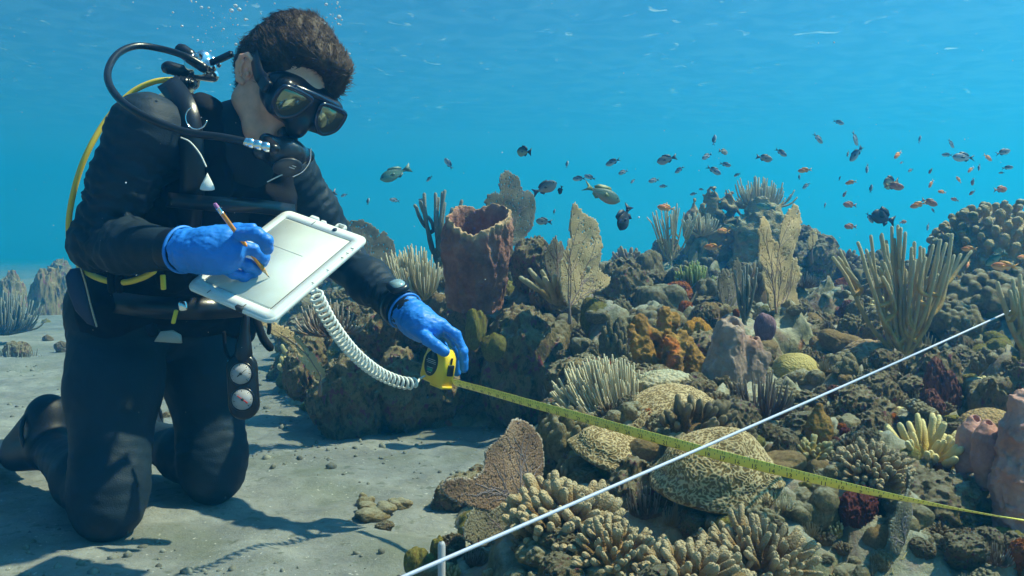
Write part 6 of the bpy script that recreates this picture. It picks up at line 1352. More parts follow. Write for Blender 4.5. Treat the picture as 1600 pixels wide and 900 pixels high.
def wrist_computer():
    w = wrL; d = nrm(wrL - elL); c = w - d * 0.030; x = nrm(np.cross(d, (0, -0.55, 0.85))); y = nrm(np.cross(x, d)); y = y if y[2] > 0 else -y
    t = thing('dive_computer', 'black dive computer strapped round the outstretched wrist', 'dive computer', c)
    a = np.linspace(0, 2 * math.pi, 41); pr = [(-0.012, 0.0432), (-0.010, 0.0455), (0.010, 0.0455), (0.012, 0.0432)]
    v = np.array([[d * h + r * (x * math.cos(k) + y * math.sin(k)) for h, r in pr] for k in a[:-1]]).reshape(-1, 3); link('strap', mesh_of('strap', v, grid_faces(40, 4, wrapu=True), M_BLACK), t)
    sv, sf = slab(rrect(0.044, 0.050, 0.018, 6), 0.016, 0.005); M = frame(y * 0.052, d, x); 
    if M[:3, 2] @ y < 0: M = frame(y * 0.052, x, d)
    if M[:3, 2] @ y < 0: M = frame(y * 0.052, -x, d)
    hs = link('case', mesh_of('case', app(M, sv), sf, M_BLACK), t)
    sv, sf = slab(rrect(0.030, 0.034, 0.012, 6), 0.002); M2 = M.copy(); M2[:3, 3] = M2[:3, 3] + M[:3, 2] * 0.0088; link('display', mesh_of('display', app(M2, sv), sf, simple('grey_display_material', (0.30, 0.42, 0.42), 0.15, coat=1.0)), hs)
wrist_computer()

# ------------------------------------------------------------------ slate, pencil, coiled cord, tape
def slate():
    L_, T_, R_, B_ = P(291, 457, 1.60), P(446, 322, 1.77), P(580, 381, 1.68), P(421, 500, 1.505)
    c = (L_ + T_ + R_ + B_) / 4; x = (T_ - L_ + R_ - B_) / 2; y = (L_ - B_ + T_ - R_) / 2
    W, Hh = np.linalg.norm(x), np.linalg.norm(y); M = frame(c, x, y)
    t = thing('underwater_slate', 'white plastic writing slate under the diver\'s blue gloved hand', 'writing slate', c); Mi = M.copy(); Mi[:3, 3] = 0
    sgn = 1.0 if M[1, 2] < 0 else -1.0        # which side faces the camera
    def part(name, v, f, m, parent=t): v = np.array(v, float); v[:, 2] *= sgn; f = f if sgn > 0 else [q[:, ::-1] for q in f]; return link(name, mesh_of(name, app(Mi, v), f, m), parent)
    o = rrect(W, Hh, 0.018, 8); v, f = slab(o, 0.009, 0.003); part('board', v, f, M_WHITE)
    i = rrect(W - 0.055, Hh - 0.052, 0.004, 3) + [0.004, 0.0]
    # raised rim between the outer edge and the writing sheet
    n = 32; oo = rrect(W - 0.008, Hh - 0.008, 0.015, 8); ii = rrect(W - 0.050, Hh - 0.046, 0.005, 8) + [0.0, 0.0]
    v = np.concatenate([np.column_stack([oo, np.full(n, 0.0035)]), np.column_stack([oo * 0.995, np.full(n, 0.0062)]), np.column_stack([ii, np.full(n, 0.0062)]), np.column_stack([ii * 0.995, np.full(n, 0.0035)])])
    k = np.arange(n); k1 = (k + 1) % n; f = [np.concatenate([np.stack([r * n + k, r * n + k1, (r + 1) * n + k1, (r + 1) * n + k], 1) for r in range(3)])]; part('rim', v, f, M_WHITE)
    v, f = slab(rrect(W - 0.052, Hh - 0.048, 0.004, 4), 0.001); v = v + [0, 0, 0.0050]; part('writing_sheet', v, f, M_SLATE)
    def bar(cx, cy, w, h, m=M_GREYL, z=0.0063, a=0.0, nm='printed_line', th=0.0005, par=t):
        q = np.array([(-w / 2, -h / 2), (w / 2, -h / 2), (w / 2, h / 2), (-w / 2, h / 2)]); ca, sa = math.cos(a), math.sin(a); q = np.column_stack([q[:, 0] * ca - q[:, 1] * sa + cx, q[:, 0] * sa + q[:, 1] * ca + cy])
        v, f = slab(q, th); return part(nm, v + [0, 0, z], f, m, par)
    sx, sy = W / 2 - 0.025, Hh / 2 - 0.023
    bar(0, -sy, 2 * sx, 0.0012, M_DARKMARK); bar(-sx, 0, 0.0012, 2 * sy * 0.96); bar(sx, 0, 0.0010, 2 * sy); bar(0, sy, 2 * sx, 0.0010)
    bar(0.03, 0.01, 0.0009, sy * 1.0, z=0.0057); 
    for k, (cx, cy, w, h) in enumerate([(sx + 0.010, 0.02, 0.012, 0.0014), (-0.02, Hh / 2 - 0.008, 0.0012, 0.010), (-0.03, Hh / 2 - 0.007, 0.0012, 0.007), (-0.04, Hh / 2 - 0.006, 0.0012, 0.006),
                                        (0.09, -Hh / 2 + 0.005, 0.0012, 0.008), (0.075, -Hh / 2 + 0.004, 0.0012, 0.006), (0.06, -Hh / 2 + 0.004, 0.0012, 0.006), (-W / 2 + 0.010, -0.035, 0.010, 0.0013), (-W / 2 + 0.008, 0.05, 0.009, 0.0013), (0.02, -Hh / 2 + 0.004, 0.0010, 0.006), (-0.02, -Hh / 2 + 0.004, 0.0010, 0.006)]):
        bar(cx, cy, w, h, M_DARKMARK, 0.0066, nm='scale_tick')
    a = np.linspace(0, 2 * math.pi, 21)[:-1]; v, f = slab(np.column_stack([np.cos(a), np.sin(a)]) * 0.0046, 0.003); part('rivet', v + [sx + 0.012, -0.032, 0.0065], f, M_NAVY)
    for cx, cy, w, h in ((W / 2 + 0.003, 0.035, 0.008, 0.020), (W / 2 + 0.001, 0.010, 0.006, 0.012), (W / 2 + 0.004, -0.022, 0.010, 0.004), (W / 2 + 0.004, -0.040, 0.010, 0.004), (W / 2 + 0.009, -0.031, 0.003, 0.020)):
        v, f = slab(rrect(w, h, 0.0015, 3) + [cx, cy], 0.008, 0.001); part('clip_lug', v, f, M_WHITE)
    v, f = slab(rrect(0.008, 0.016, 0.002, 3) + [-W / 2 + 0.003, -0.030], 0.0094); part('notch', v + [0, 0, 0.003], f, M_DARKMARK)
slate()

def pencil():
    a, b = P(336, 319, 1.505), P(421, 434, 1.597); d = nrm(b - a); L = np.linalg.norm(b - a)
    t = thing('pencil', 'orange hexagonal pencil with purple eraser held in the blue glove', 'pencil', a)
    x = nrm(np.cross(d, (0, 1, 0))); y = np.cross(d, x)
    def seg(name, prof, m, ns=6):
        v = np.array([[d * h + r * (x * math.cos(k) + y * math.sin(k)) for k in np.linspace(0, 2 * math.pi, ns, endpoint=False)] for h, r in prof]).reshape(-1, 3); n = len(prof)
        link(name, mesh_of(name, v, [grid_faces(n, ns, wrapv=True)[:, ::-1], np.arange(ns)[None], (np.arange(ns) + (n - 1) * ns)[::-1][None]], m, smooth=ns > 6), t)
    seg('eraser', [(-0.002, 0.0018), (0.0, 0.0032), (0.008, 0.0034)], M_ERASER, 14); seg('ferrule', [(0.007, 0.0038), (0.010, 0.0040), (0.012, 0.0036), (0.016, 0.0040), (0.020, 0.0038)], M_CHROME, 14)
    seg('barrel', [(0.019, 0.0040), (L - 0.020, 0.0040)], M_PENCIL); seg('sharpened_cone', [(L - 0.020, 0.0039), (L - 0.005, 0.0011)], M_WOOD, 12); seg('lead', [(L - 0.005, 0.0011), (L, 0.0003)], M_DARKMARK, 10)
pencil()

def coil():
    pts = [P(492, 452, 1.555), P(497, 468, 1.57), P(520, 510, 1.63), P(553, 552, 1.71), P(590, 582, 1.79), P(625, 597, 1.85), P(652, 600, 1.89)]
    n = 1150; c = spline(pts, n); T = np.gradient(c, axis=0); s = np.concatenate([[0], np.cumsum(np.linalg.norm(np.diff(c, axis=0), axis=1))]); T /= np.linalg.norm(T, axis=1)[:, None]
    x = np.cross(T, (0, 1, 0)); x /= np.linalg.norm(x, axis=1)[:, None]; y = np.cross(T, x); ph = 2 * math.pi * 31 * (s / s[-1])
    ph = ph + 0.5 * np.sin(s * 40); R = 0.0110 * np.clip(np.minimum(s, s[-1] - s) / 0.012, 0.25, 1)
    q = c + R[:, None] * (x * np.cos(ph)[:, None] + y * np.sin(ph)[:, None])
    q = np.concatenate([q, spline([q[-1], P(656, 592, 1.91), P(663, 588, 1.925)], 14)[1:]])
    tv = tube(q - pts[0], 0.0027, 7); o = link('coiled_cord', mesh_of('coiled_cord', tv[0], tv[1], M_CORD), None, pts[0]); tag(o, 'white coiled cord sagging from the slate to the tape measure', 'cord')
coil()

TC = P(686, 570, 1.93)
def tape():
    a = nrm((0.72, -0.67, -0.16)); u = nrm((0.17, 0.0, 1.0)); M = frame(np.zeros(3), a, u)
    t = thing('tape_measure', 'yellow tape measure with black oval sticker held in the left glove', 'tape measure', TC)
    def part(name, v, f, m, parent=t): return link(name, mesh_of(name, app(M, v), f, m), parent)
    poly = np.array([(0.036, -0.041), (0.036, 0.005), (0.033, 0.022), (0.022, 0.037), (0.004, 0.042), (-0.016, 0.040), (-0.030, 0.029), (-0.036, 0.010), (-0.036, -0.032), (-0.032, -0.038), (0.010, -0.041)])
    v, f = slab(poly, 0.036, 0.004); 
    if np.linalg.det(M[:3, :3]) < 0: f = [q[:, ::-1] for q in f]
    # round the corners with a fine outline
    pp = np.concatenate([poly[3:9], poly[3:4]]); part('case', v, f, M_TCASE)
    sg = -1.0 if M[0, 2] > 0 else 1.0         # side of the sticker: towards the left of the photo
    an = np.linspace(0, 2 * math.pi, 41)[:-1]; ov = np.column_stack([np.cos(an) * 0.0205, np.sin(an) * 0.0275]) + [-0.006, 0.002]
    v, f = slab(ov, 0.0012); v = v + [0, 0, sg * 0.0184]; st = part('sticker', v, f if sg > 0 else f, simple('black_sticker_material', (0.012, 0.03, 0.03), 0.45))
    mw = simple('white_print_material', (0.60, 0.66, 0.64), 0.6); mg = simple('green_print_material', (0.05, 0.30, 0.16), 0.6)
    for cy, w, h, m, cx in ((0.010, 0.024, 0.0010, mw, -0.006), (0.006, 0.030, 0.0010, mw, -0.006), (0.0025, 0.028, 0.0008, mw, -0.005), (-0.012, 0.018, 0.007, mg, -0.006), (-0.018, 0.013, 0.0010, mw, -0.006), (-0.007, 0.020, 0.0008, mw, -0.006)):
        v, f = slab(rrect(w, h, h * 0.3, 3) + [cx, cy], 0.0004); part('printed_line', v + [0, 0, sg * 0.0193], f, m, st)
    v, f = slab(rrect(0.016, 0.024, 0.002, 3), 0.005, 0.001); Ms = frame(a * 0.0375 + u * -0.004, M[:3, 2], u)
    link('lock_button', mesh_of('lock_button', app(Ms, v), f, M_BLACK), t); v, f = slab(rrect(0.003, 0.014, 0.001, 3), 0.003); Ms = frame(a * 0.0365 + u * 0.016, M[:3, 2], u); link('button_track', mesh_of('button_track', app(Ms, v), f, M_BLACK), t)
    v, f = slab(np.array([(-0.02, -0.003), (0.02, -0.003), (0.02, 0.003), (-0.02, 0.003)]), 0.030, 0.001); part('mouth', v + [0.018, -0.0415, 0], f, M_TCASE)
tape()

def blade():
    pts = [(708, 597, 1.895), (760, 611, 1.80), (830, 631, 1.69), (900, 650, 1.60), (1000, 678, 1.48), (1100, 705, 1.395), (1200, 731, 1.335), (1300, 755, 1.29), (1400, 777, 1.26), (1500, 796, 1.24), (1620, 816, 1.22)]
    q = spline([P(*p) for p in pts], 260); T = np.gradient(q, axis=0); T /= np.linalg.norm(T, axis=1)[:, None]
    px = q[:, 0] / q[:, 1] * F_PX + 800
    ang = np.radians(np.interp(px, [700, 800, 1000, 1200, 1300, 1400, 1500, 1600], [62, 70, 80, 76, 58, 38, 20, 8]))   # how far the face turns to the camera
    side0 = np.cross(T, (0, 0, 1.0)); side0 /= np.linalg.norm(side0, axis=1)[:, None]; upv = np.cross(side0, T)
    sd = side0 * np.cos(ang)[:, None] + upv * np.sin(ang)[:, None]; nn = np.cross(T, sd); s = np.concatenate([[0], np.cumsum(np.linalg.norm(np.diff(q, axis=0), axis=1))])
    w = 0.0175; cols = []
    for k in np.linspace(-0.5, 0.5, 7): cols.append(q + sd * (k * w) + nn * (0.0016 * (1 - (2 * k) ** 2)))
    top = np.stack(cols, 1); bot = top - nn[:, None] * 0.0004; V = np.concatenate([top, bot[:, ::-1]], 1).reshape(-1, 3)
    o0 = q[0]; t = thing('measuring_tape', 'long yellow measuring tape stretched over the corals to the right edge', 'tape', o0)
    ty = simple('yellow_blade_material', (0.95, 0.80, 0.12), 0.4, coat=0.3, var=0.08, vscale=12)
    link('blade', mesh_of('blade', V - o0, grid_faces(len(q), 14, wrapv=True), ty), t)
    flip = 1.0 if nn[60] @ np.array([0, -1, 0.3]) > 0 else -1.0
    tk = []; L = s[-1]; k = 0
    x = 0.012
    while x < L - 0.01:
        i = int(np.searchsorted(s, x)); i = min(i, len(q) - 2); big = k % 4 == 0; h = 0.0085 if big else 0.0045; wd = 0.00035
        off = nn[i] * flip * (0.0016 * 0.55 + 0.0006) + (nn[i] * 0.0 )
        e = sd[i]; e = e if e[2] > 0 else -e
        b = q[i] + e * (w * 0.49 - h); c_ = q[i] + e * w * 0.49
        z0 = nn[i] * flip * 0.0005; fac = flip
        def surf(kk): return nn[i] * (0.0016 * (1 - (2 * kk) ** 2)) + nn[i] * (0.0003 if flip > 0 else -0.0007)
        k0 = (w * 0.49 - h) / w; k1 = 0.49
        v = np.array([b - T[i] * wd + surf(k0), b + T[i] * wd + surf(k0), c_ + T[i] * wd + surf(k1), c_ - T[i] * wd + surf(k1)]); tk.append((v - o0, np.array([[0, 1, 2, 3]]), None)); x += 0.00635; k += 1
    v, f, _ = cat_meshes(tk); tag(link('scale_marks', mesh_of('scale_marks', v, f, M_DARKMARK), t), kind='stuff')
    inch = 0.0254; k = 1
    while k * inch < L - 0.02:
        i = int(np.searchsorted(s, L - k * inch)); i = min(max(i, 1), len(q) - 2)
        cu = bpy.data.curves.new('number', 'FONT'); cu.body = str(k); cu.size = 0.0105; cu.align_x = 'CENTER'; cu.align_y = 'CENTER'; cu.resolution_u = 1
        e = sd[i] if sd[i][2] > 0 else -sd[i]; tt = T[i]; n_ = np.cross(tt, e); o = bpy.data.objects.new('number', cu); S.collection.objects.link(o); me_ = None
        c_ = q[i] - e * w * 0.16 + nn[i] * (0.0016 * 0.9) + nn[i] * (0.0004 if flip > 0 else -0.0008) - o0
        mw = Matrix(((tt[0], e[0], n_[0], c_[0]), (tt[1], e[1], n_[1], c_[1]), (tt[2], e[2], n_[2], c_[2]), (0, 0, 0, 1))); me_ = bpy.data.meshes.new_from_object(o); me_.materials.clear(); me_.materials.append(M_DARKMARK); bpy.data.objects.remove(o); o = link('number', me_, t); o.matrix_local = mw; k += 1
blade()

def survey_line():
    a, b = P(592, 918, 0.84), P(1640, 458, 2.36); n = 30; q = np.array([a * (1 - k) + b * k + np.array([0, 0, -0.004 * math.sin(k * math.pi)]) for k in np.linspace(0, 1, n)])
    tv = tube(q - a, 0.0021, 12); tag(link('survey_line', mesh_of('survey_line', tv[0], tv[1], simple('white_line_material', (0.52, 0.54, 0.66), 0.45, bump=0.2, bscale=300)), None, a), 'thin straight white survey line crossing the whole reef diagonally over the tape', 'line')
    c = P(690, 905, 1.35); c[2] = 0; tv = tube([(0, 0, -0.04), (0, 0, 0.145)], 0.0058, 12); tag(link('stake', mesh_of('stake', tv[0], tv[1], M_DIAL), None, c), 'short white stake standing in the sand under the white line', 'stake')
survey_line()
# ------------------------------------------------------------------ fish, bubbles, drifting specks
def fish_mat(name, back, side, belly, rough=0.5):
    m = bpy.data.materials.new(name); m.use_nodes = True; nt = m.node_tree; b = nt.nodes['Principled BSDF']; b.inputs['Roughness'].default_value = rough; N = nt.nodes.new; L = nt.links.new
    at = N('ShaderNodeAttribute'); at.attribute_name = 'v'; r = N('ShaderNodeValToRGB'); e = r.color_ramp.elements; e[0].position = 0.2; e[0].color = (*belly, 1); e[1].position = 0.85; e[1].color = (*back, 1); k = e.new(0.52); k.color = (*side, 1)
    L(at.outputs['Fac'], r.inputs['Fac']); L(r.outputs['Color'], b.inputs['Base Color'])
    tc = N('ShaderNodeTexCoord'); vo = N('ShaderNodeTexVoronoi'); vo.inputs['Scale'].default_value = 28; L(tc.outputs['Object'], vo.inputs['Vector']); bp = N('ShaderNodeBump'); bp.inputs['Strength'].default_value = 0.15; bp.inputs['Distance'].default_value = 0.005
    L(vo.outputs['Distance'], bp.inputs['Height']); L(bp.outputs['Normal'], b.inputs['Normal']); return m
M_EYE = simple('fish_eye_material', (0.01, 0.01, 0.01), 0.15); M_IRIS = simple('fish_iris_material', (0.5, 0.45, 0.25), 0.3)
def fish_kind(name, depth, width, mat, finmat, fork=0.5, dors=0.1, stubby=1.0, tail=0.22, low=1.0):
    "unit-long fish swimming towards +x; returns its root"
    t = thing('reef_fish', 'x', 'fish'); n = 26; xs = np.linspace(0, 1, n)
    prof = np.interp(xs, [0, .04, .12, .25, .4, .6, .8, .92, 1], [0.02, .32, .66, .92, 1.0, .86, .48, .24, .20]) * depth / 2
    prof = np.convolve(np.pad(prof, 1, mode='edge'), [.25, .5, .25], 'valid'); wd = prof * width / depth * np.interp(xs, [0, .3, .7, 1], [1, 1.05, .85, .35])
    a = np.linspace(0, 2 * math.pi, 18, endpoint=False); x = 0.5 - xs * (1 - tail)
    v = np.stack([np.repeat(x, 18), (wd[:, None] * np.sin(a)[None]).ravel(), (prof[:, None] * np.cos(a)[None] * np.where(np.cos(a) < 0, low, 1)[None]).ravel() - 0.02 * np.repeat(np.sin(xs * 3.0), 18) * depth], 1)
    at = np.tile(0.5 + 0.5 * np.cos(a), n)
    body = link('body', mesh_of('body', v, [grid_faces(n, 18, wrapv=True), np.arange(18)[::-1][None], (np.arange(18) + (n - 1) * 18)[None]], mat, attr=at), t)
    def fin(nm, poly, y=0.0, th=0.010, tilt=None, par=t):
        p = np.array(poly, float); ar = 0.5 * np.sum(p[:, 0] * np.roll(p[:, 1], -1) - p[:, 1] * np.roll(p[:, 0], -1)); p = p if ar > 0 else p[::-1]
        sv, sf = slab(p, th); sv = np.stack([sv[:, 0], -sv[:, 2] + y, sv[:, 1]], 1)
        if tilt is not None:
            c = p[0]; sv[:, 1] += tilt * (p[:, 0].max() - sv[:, 0])
        link(nm, mesh_of(nm, sv, sf, finmat, smooth=False, attr=np.full(len(sv), 0.6)), par)
    xe = 0.5 - (1 - tail); h = prof[-1]
    fin('tail_fin', [(xe + .03, h), (xe - .06, h * 1.8), (xe - tail, depth * 0.42), (xe - tail * (1 - fork), depth * 0.05), (xe - tail * (1 - fork), -depth * 0.05), (xe - tail, -depth * 0.42), (xe - .06, -h * 1.8), (xe + .03, -h)], th=0.012)
    fin('dorsal_fin', [(0.24, depth * .40), (0.16, depth * .5 + dors), (0.0, depth * .5 + dors * .8), (-0.14, depth * .36 + dors * 1.1), (-0.24, depth * .20 + dors * .5), (-0.2, depth * .14), (0.0, depth * .36)])
    fin('anal_fin', [(-0.02, -depth * .38 * low), (-0.10, -(depth * .38 * low + dors * .9)), (-0.22, -(depth * .18 + dors * .6)), (-0.2, -depth * .12), (-0.1, -depth * .24 * low)])
    for s in (-1, 1):
        fin('pectoral_fin', [(0.20, -0.01), (0.08, 0.05), (0.03, 0.0), (0.08, -0.06)], y=s * width * 0.48, th=0.006, tilt=s * 0.35)
        ev, ef = get_ico(2); e = link('eye', mesh_of('eye', ev * [0.022, 0.008, 0.022] + [0.40, s * wd[4] * 0.80, depth * 0.10], ef, M_EYE), t)
    return t
FK = {}
def kinds():
    F = lambda nm, *a, **k: FK.__setitem__(nm, fish_kind(nm, *a, **k))
    g = fish_mat('yellowtail_scales', (0.05, 0.12, 0.10), (0.18, 0.26, 0.18), (0.42, 0.30, 0.18)); F('snapper', 0.34, 0.14, g, fish_mat('olive_fin', (0.20, 0.23, 0.09), (0.24, 0.26, 0.10), (0.24, 0.26, 0.12)), fork=0.55, dors=0.05)
    F('parrot', 0.36, 0.15, fish_mat('parrotfish_scales', (0.04, 0.13, 0.11), (0.12, 0.28, 0.22), (0.24, 0.38, 0.28)), fish_mat('teal_fin', (0.05, 0.12, 0.1), (0.10, 0.2, 0.16), (0.1, 0.2, 0.2)), fork=0.15, dors=0.04)
    F('chromis', 0.34, 0.15, fish_mat('chromis_scales', (0.08, 0.14, 0.20), (0.20, 0.30, 0.38), (0.50, 0.60, 0.64)), fish_mat('blue_fin', (0.03, 0.06, 0.09), (0.05, 0.09, 0.12), (0.1, 0.14, 0.18)), fork=0.6, dors=0.05)
    F('grey', 0.42, 0.16, fish_mat('grey_scales', (0.16, 0.17, 0.16), (0.30, 0.31, 0.28), (0.42, 0.38, 0.32)), fish_mat('grey_fin', (0.06, 0.07, 0.09), (0.08, 0.09, 0.1), (0.1, 0.1, 0.12)), fork=0.3, dors=0.05)
    F('anthias', 0.32, 0.14, fish_mat('orange_scales', (0.62, 0.16, 0.03), (0.80, 0.26, 0.05), (0.80, 0.45, 0.20)), fish_mat('orange_fin', (0.8, 0.35, 0.06), (0.85, 0.40, 0.08), (0.8, 0.4, 0.1)), fork=0.6, dors=0.06)
    F('red', 0.38, 0.15, fish_mat('red_brown_scales', (0.26, 0.08, 0.05), (0.48, 0.16, 0.08), (0.55, 0.30, 0.20)), fish_mat('brown_fin', (0.2, 0.1, 0.06), (0.3, 0.16, 0.08), (0.3, 0.2, 0.1)), fork=0.4, dors=0.06)
    F('dark', 0.52, 0.15, fish_mat('black_scales', (0.008, 0.010, 0.016), (0.015, 0.018, 0.025), (0.04, 0.05, 0.06)), fish_mat('black_fin', (0.01, 0.012, 0.02), (0.015, 0.02, 0.03), (0.02, 0.03, 0.04)), fork=0.2, dors=0.12)
    F('butter', 0.66, 0.13, fish_mat('pied_scales', (0.02, 0.03, 0.03), (0.22, 0.28, 0.16), (0.38, 0.42, 0.24)), fish_mat('pied_fin', (0.01, 0.015, 0.02), (0.02, 0.03, 0.03), (0.03, 0.04, 0.04)), fork=0.1, dors=0.08)
kinds()
_used = set()
# kind, column, row, length in photo px, distance, direction (degrees: 0 = nose right, 90 = nose up, 180 = nose left), yaw away from the picture plane, label, group
FISH = [('parrot', 618, 271, 52, 3.2, 203, 15, 'green parrotfish nose down to the left above the slate'), ('snapper', 940, 302, 66, 2.9, -22, 15, 'large green and yellow tailed fish above the bent tan fan'),
        ('butter', 819, 237, 24, 3.2, 175, 20, 'little pied disc shaped fish high above the barrel sponge'), ('grey', 851, 294, 44, 3.0, 20, 25, 'pale grey fish just right of the dark fan top'), ('dark', 976, 340, 44, 2.9, 245, 30, 'dark angelfish like fish nose down right of the yellow tailed fish'),
        ('anthias', 1041, 325, 30, 3.4, 172, 10, 'orange fish above the pale feathery sea rod'), ('anthias', 1114, 386, 28, 3.0, 178, 12, 'orange fish over the middle reef, lower of two'), ('anthias', 1131, 361, 24, 3.4, 176, 18, 'orange fish over the middle reef, upper of two'),
        ('dark', 1380, 340, 44, 3.3, 165, 15, 'black surgeonfish like fish above the big sea rod'), ('chromis', 1359, 340, 20, 3.3, 300, 35, 'small dark fish touching the nose of the black one'), ('red', 1563, 296, 26, 3.2, 5, 15, 'red fish above the great lobed coral head'),
        ('anthias', 1435, 320, 26, 3.2, 195, 10, 'orange red fish at the left of a touching pair'), ('red', 1452, 316, 26, 3.3, -20, 10, 'brown red fish at the right of a touching pair'), ('anthias', 1515, 389, 24, 2.9, 180, 15, 'orange tan fish under the great lobed head'),
        ('anthias', 1570, 416, 40, 2.7, 178, 12, 'orange fish low in front of the lobed head\'s shadow'), ('parrot', 1556, 404, 36, 2.75, 215, 30, 'pale teal fish behind the low orange fish'), ('anthias', 1490, 428, 26, 2.8, 150, 40, 'orange fish half hidden beside the big sea rod tips'),
        ('anthias', 1513, 413, 18, 3.0, 220, 40, 'reddish fish above the one by the sea rod tips'), ('anthias', 1598, 402, 20, 2.8, 180, 10, 'orange fish cut by the right edge'), ('grey', 850, 346, 26, 3.6, 175, 10, 'dark round fish above a mound behind the dark fan'),
        ('dark', 876, 297, 14, 3.2, 250, 30, 'tiny dark fish right behind the pale grey fish'), ('grey', 510, 305, 34, 2.9, 200, 20, 'dim fish peeping out behind the diver\'s shoulder'), ('parrot', 1197, 323, 30, 4.6, 170, 10, 'slim green fish on the far ridge'), ('snapper', 1142, 355, 26, 4.0, 172, 8, 'yellow green fish over the ridge slope'),
        ('chromis', 1506, 246, 40, 3.6, 178, 10, 'largest pale blue fish of the upper right group'), ('butter', 1392, 286, 30, 3.4, 185, 20, 'silvery small fish nearest the middle of the right school'), ('red', 1397, 291, 30, 3.3, -8, 12, 'slim brown pink fish just under the silvery one'),
        ('red', 1328, 320, 24, 3.3, 175, 10, 'red brown fish left of the black fish, upper'), ('red', 1329, 354, 22, 3.2, 178, 10, 'red brown fish left of the black fish, lower')]
SCH = [('chromis', 886, 257, 12, 80), ('chromis', 701, 256, 22, 125), ('chromis', 671, 279, 14, 215), ('chromis', 575, 315, 12, 80), ('chromis', 617, 313, 18, 170), ('chromis', 660, 313, 14, 170), ('chromis', 958, 253, 26, 200), ('chromis', 974, 269, 18, 200), ('chromis', 905, 279, 22, 180), ('chromis', 922, 277, 20, 160),
       ('grey', 1042, 249, 32, 195), ('chromis', 1062, 265, 18, 215), ('chromis', 1022, 282, 20, 190), ('chromis', 1037, 291, 14, 180), ('chromis', 989, 283, 11, 220), ('chromis', 1105, 244, 22, 205), ('grey', 1130, 237, 20, -8), ('chromis', 1115, 266, 26, -30), ('chromis', 1133, 257, 19, -15), ('chromis', 1152, 273, 12, 200),
       ('chromis', 1116, 219, 18, 80), ('grey', 1194, 247, 26, -12), ('chromis', 1220, 238, 22, -35), ('chromis', 1278, 216, 22, -45), ('chromis', 1310, 191, 18, -20), ('chromis', 1336, 216, 26, -62), ('chromis', 1338, 240, 30, 232), ('chromis', 1325, 240, 11, 250), ('anthias', 1258, 266, 22, 185), ('chromis', 1260, 290, 16, 215), ('chromis', 1249, 277, 9, 90), ('chromis', 1289, 321, 10, 70),
       ('anthias', 1330, 285, 18, 190), ('red', 1320, 303, 11, 240), ('chromis', 1355, 263, 16, 260), ('chromis', 1361, 295, 14, 80), ('anthias', 1403, 242, 20, 215), ('chromis', 1437, 218, 14, 70), ('chromis', 1423, 266, 13, 200), ('red', 1454, 267, 10, 240), ('chromis', 1486, 224, 18, -50), ('chromis', 1480, 242, 16, 175), ('anthias', 1543, 246, 18, -35), ('chromis', 1567, 238, 26, 15), ('chromis', 1574, 262, 17, 5),
       ('anthias', 1517, 265, 15, 215), ('chromis', 1530, 261, 12, 260), ('anthias', 1498, 281, 14, 130), ('red', 1520, 284, 12, 260), ('anthias', 1455, 287, 16, 235), ('anthias', 1472, 300, 15, 170), ('red', 1519, 301, 11, 220), ('red', 1492, 312, 13, 160), ('chromis', 1458, 329, 9, 120), ('red', 1411, 347, 14, 10), ('chromis', 1450, 354, 14, 250), ('chromis', 1312, 279, 9, 60),
       ('chromis', 538, 305, 12, 200), ('chromis', 866, 331, 9, 80), ('chromis', 1084, 303, 12, 190), ('chromis', 1096, 296, 9, 170), ('chromis', 1345, 232, 10, 100), ('chromis', 1409, 254, 9, 200), ('chromis', 1565, 270, 9, 180)]
def place_fish(kd, px, py, L, d, ang, yaw, label, group=None):
    src = FK[kd]; o = src if kd not in _used else copy_tree(src); _used.add(kd); s = L / F_PX * d
    a = math.radians(ang); flip = math.cos(a) < -1e-3; o.location = P(px, py, d).tolist(); o.scale = (s, s, s)
    y = math.radians(yaw) * rnd.choice([-1, 1])
    if flip: o.rotation_euler = (0, -(math.pi - a), math.pi + y)
    else: o.rotation_euler = (0, -a, y)
    o['label'] = label
    if group: o['group'] = group
    elif 'group' in o: del o['group']
    return o
for a in FISH: place_fish(*a)
for kd, px, py, L, ang in SCH:
    zone = 'over the left reef' if px < 800 else ('over the middle reef' if px < 1240 else 'over the right reef')
    c = {'chromis': 'small dark blue fish', 'grey': 'small grey fish', 'red': 'small reddish brown fish', 'anthias': 'small orange fish'}[kd]
    dirw = 'nose left' if math.cos(math.radians(ang)) < -0.5 else ('nose right' if math.cos(math.radians(ang)) > 0.5 else 'swimming steeply')
    lab = f'{c} {dirw} {zone}'; place_fish(kd, px, py, L, rnd.uniform(3.4, 5.0) if L < 20 else rnd.uniform(3.0, 4.0), ang, rnd.uniform(5, 35), lab, 'small fish schooling over the reef')
for k, o in FK.items():
    if k not in _used: bpy.data.objects.remove(o)

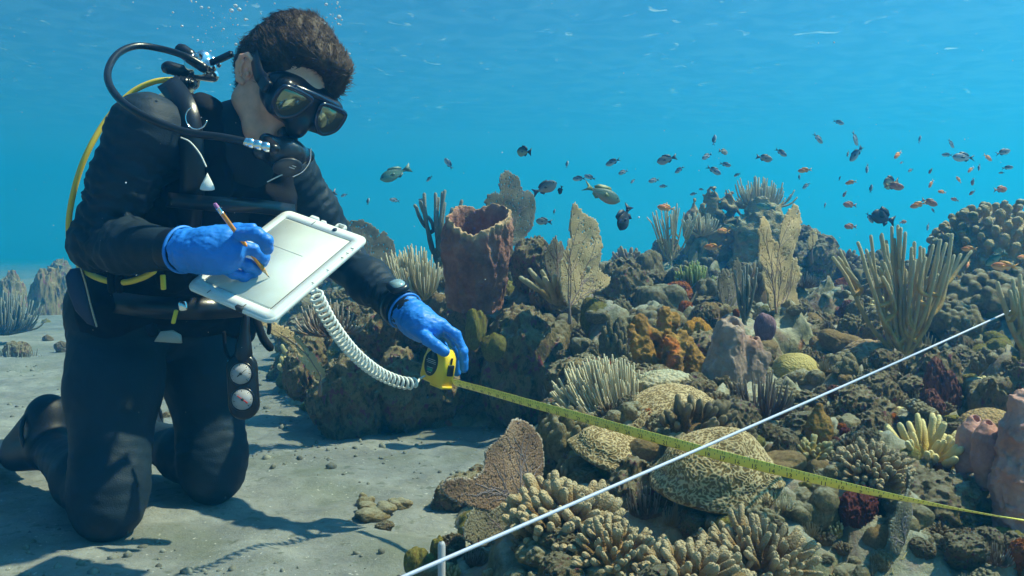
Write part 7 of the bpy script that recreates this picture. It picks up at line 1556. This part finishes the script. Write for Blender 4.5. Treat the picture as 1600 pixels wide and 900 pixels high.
def bubbles():
    rg = np.random.RandomState(9); pts = []; rs = []
    for (x0, y0, x1, y1, n, sp) in ((522, 45, 528, -30, 46, 7), (330, 90, 345, 0, 30, 26), (300, 60, 390, -10, 34, 30), (535, 100, 545, 80, 6, 6)):
        for _ in range(n):
            k = rg.rand(); pts.append(P(x0 + (x1 - x0) * k + rg.normal() * sp, y0 + (y1 - y0) * k + rg.normal() * 5, rg.uniform(1.7, 2.15))); rs.append(rg.gamma(1.5, 0.0008) + 0.0005)
    v0, f0 = get_ico(2); nv = len(v0); V = (v0[None] * np.array(rs)[:, None, None] * [1, 1, 0.8] + np.array(pts)[:, None]).reshape(-1, 3); F = (f0[None] + (np.arange(len(pts)) * nv)[:, None, None]).reshape(-1, 3)
    m = simple('air_bubble_material', (1, 1, 1), 0.02, ior=1.33, metal=0.0, trans=0.6, spec=1.0); tag(link('air_bubbles', mesh_of('air_bubbles', V, F, m)), kind='stuff')
    n = 1500; d = rg.uniform(1.2, 5, n); px = rg.uniform(-50, 1650, n); py = rg.uniform(-50, 880, n); p = np.stack([(px - 800) / F_PX * d, d, CZ + (HOR - py) / F_PX * d], 1)
    s = rg.gamma(1.3, 0.00022, n) + 0.0002; p = p[p[:, 2] > 0.3]; s = s[:len(p)]; v0, f0 = get_ico(1); nv = len(v0)
    V = (v0[None] * s[:, None, None] + p[:, None]).reshape(-1, 3); F = (f0[None] + (np.arange(len(p)) * nv)[:, None, None]).reshape(-1, 3)
    tag(link('drifting_particles', mesh_of('drifting_particles', V, F, simple('particle_material', (0.7, 0.72, 0.68), 0.7))), kind='stuff')
bubbles()
# look-alikes that would share a label are told apart by their order from the left of the photo
def order_labels():
    by = {}
    for o in S.objects:
        if o.parent is None and o.get('category') and o.get('group'): by.setdefault(o['label'], []).append(o)
    words = ['', 'second', 'third', 'fourth', 'fifth', 'sixth', 'seventh', 'eighth', 'ninth', 'tenth', 'eleventh', 'twelfth', 'thirteenth', 'fourteenth', 'fifteenth', 'sixteenth', 'seventeenth', 'eighteenth', 'nineteenth', 'twentieth']
    for lab, os_ in by.items():
        n = len(os_)
        if n < 2: continue
        os_.sort(key=lambda o: o.location.x / o.location.y)
        for k, o in enumerate(os_):
            w = 'leftmost' if k == 0 else ('rightmost' if k == n - 1 else (words[k] + ' from left' if k < len(words) else f'number {k + 1} from left'))
            o['label'] = f'{lab}, {w}' if len(f'{lab} {w}'.split()) <= 16 else f'{lab}, {w}'.replace('crusted olive brown rock', 'crusted rock').replace('olive or tan coral head', 'olive coral head').replace('dark red crusting sponge', 'dark red sponge').replace('fine stemmed soft coral tuft', 'soft coral tuft')
order_labels()
for o in S.objects:
    if o.parent is None and 'label' in o:
        for w in ('stubby ', 'bright ', 'overlapping ', 'crusting ', 'middling ', 'small '):
            if len(o['label'].split()) > 16: o['label'] = o['label'].replace(w, '', 1)
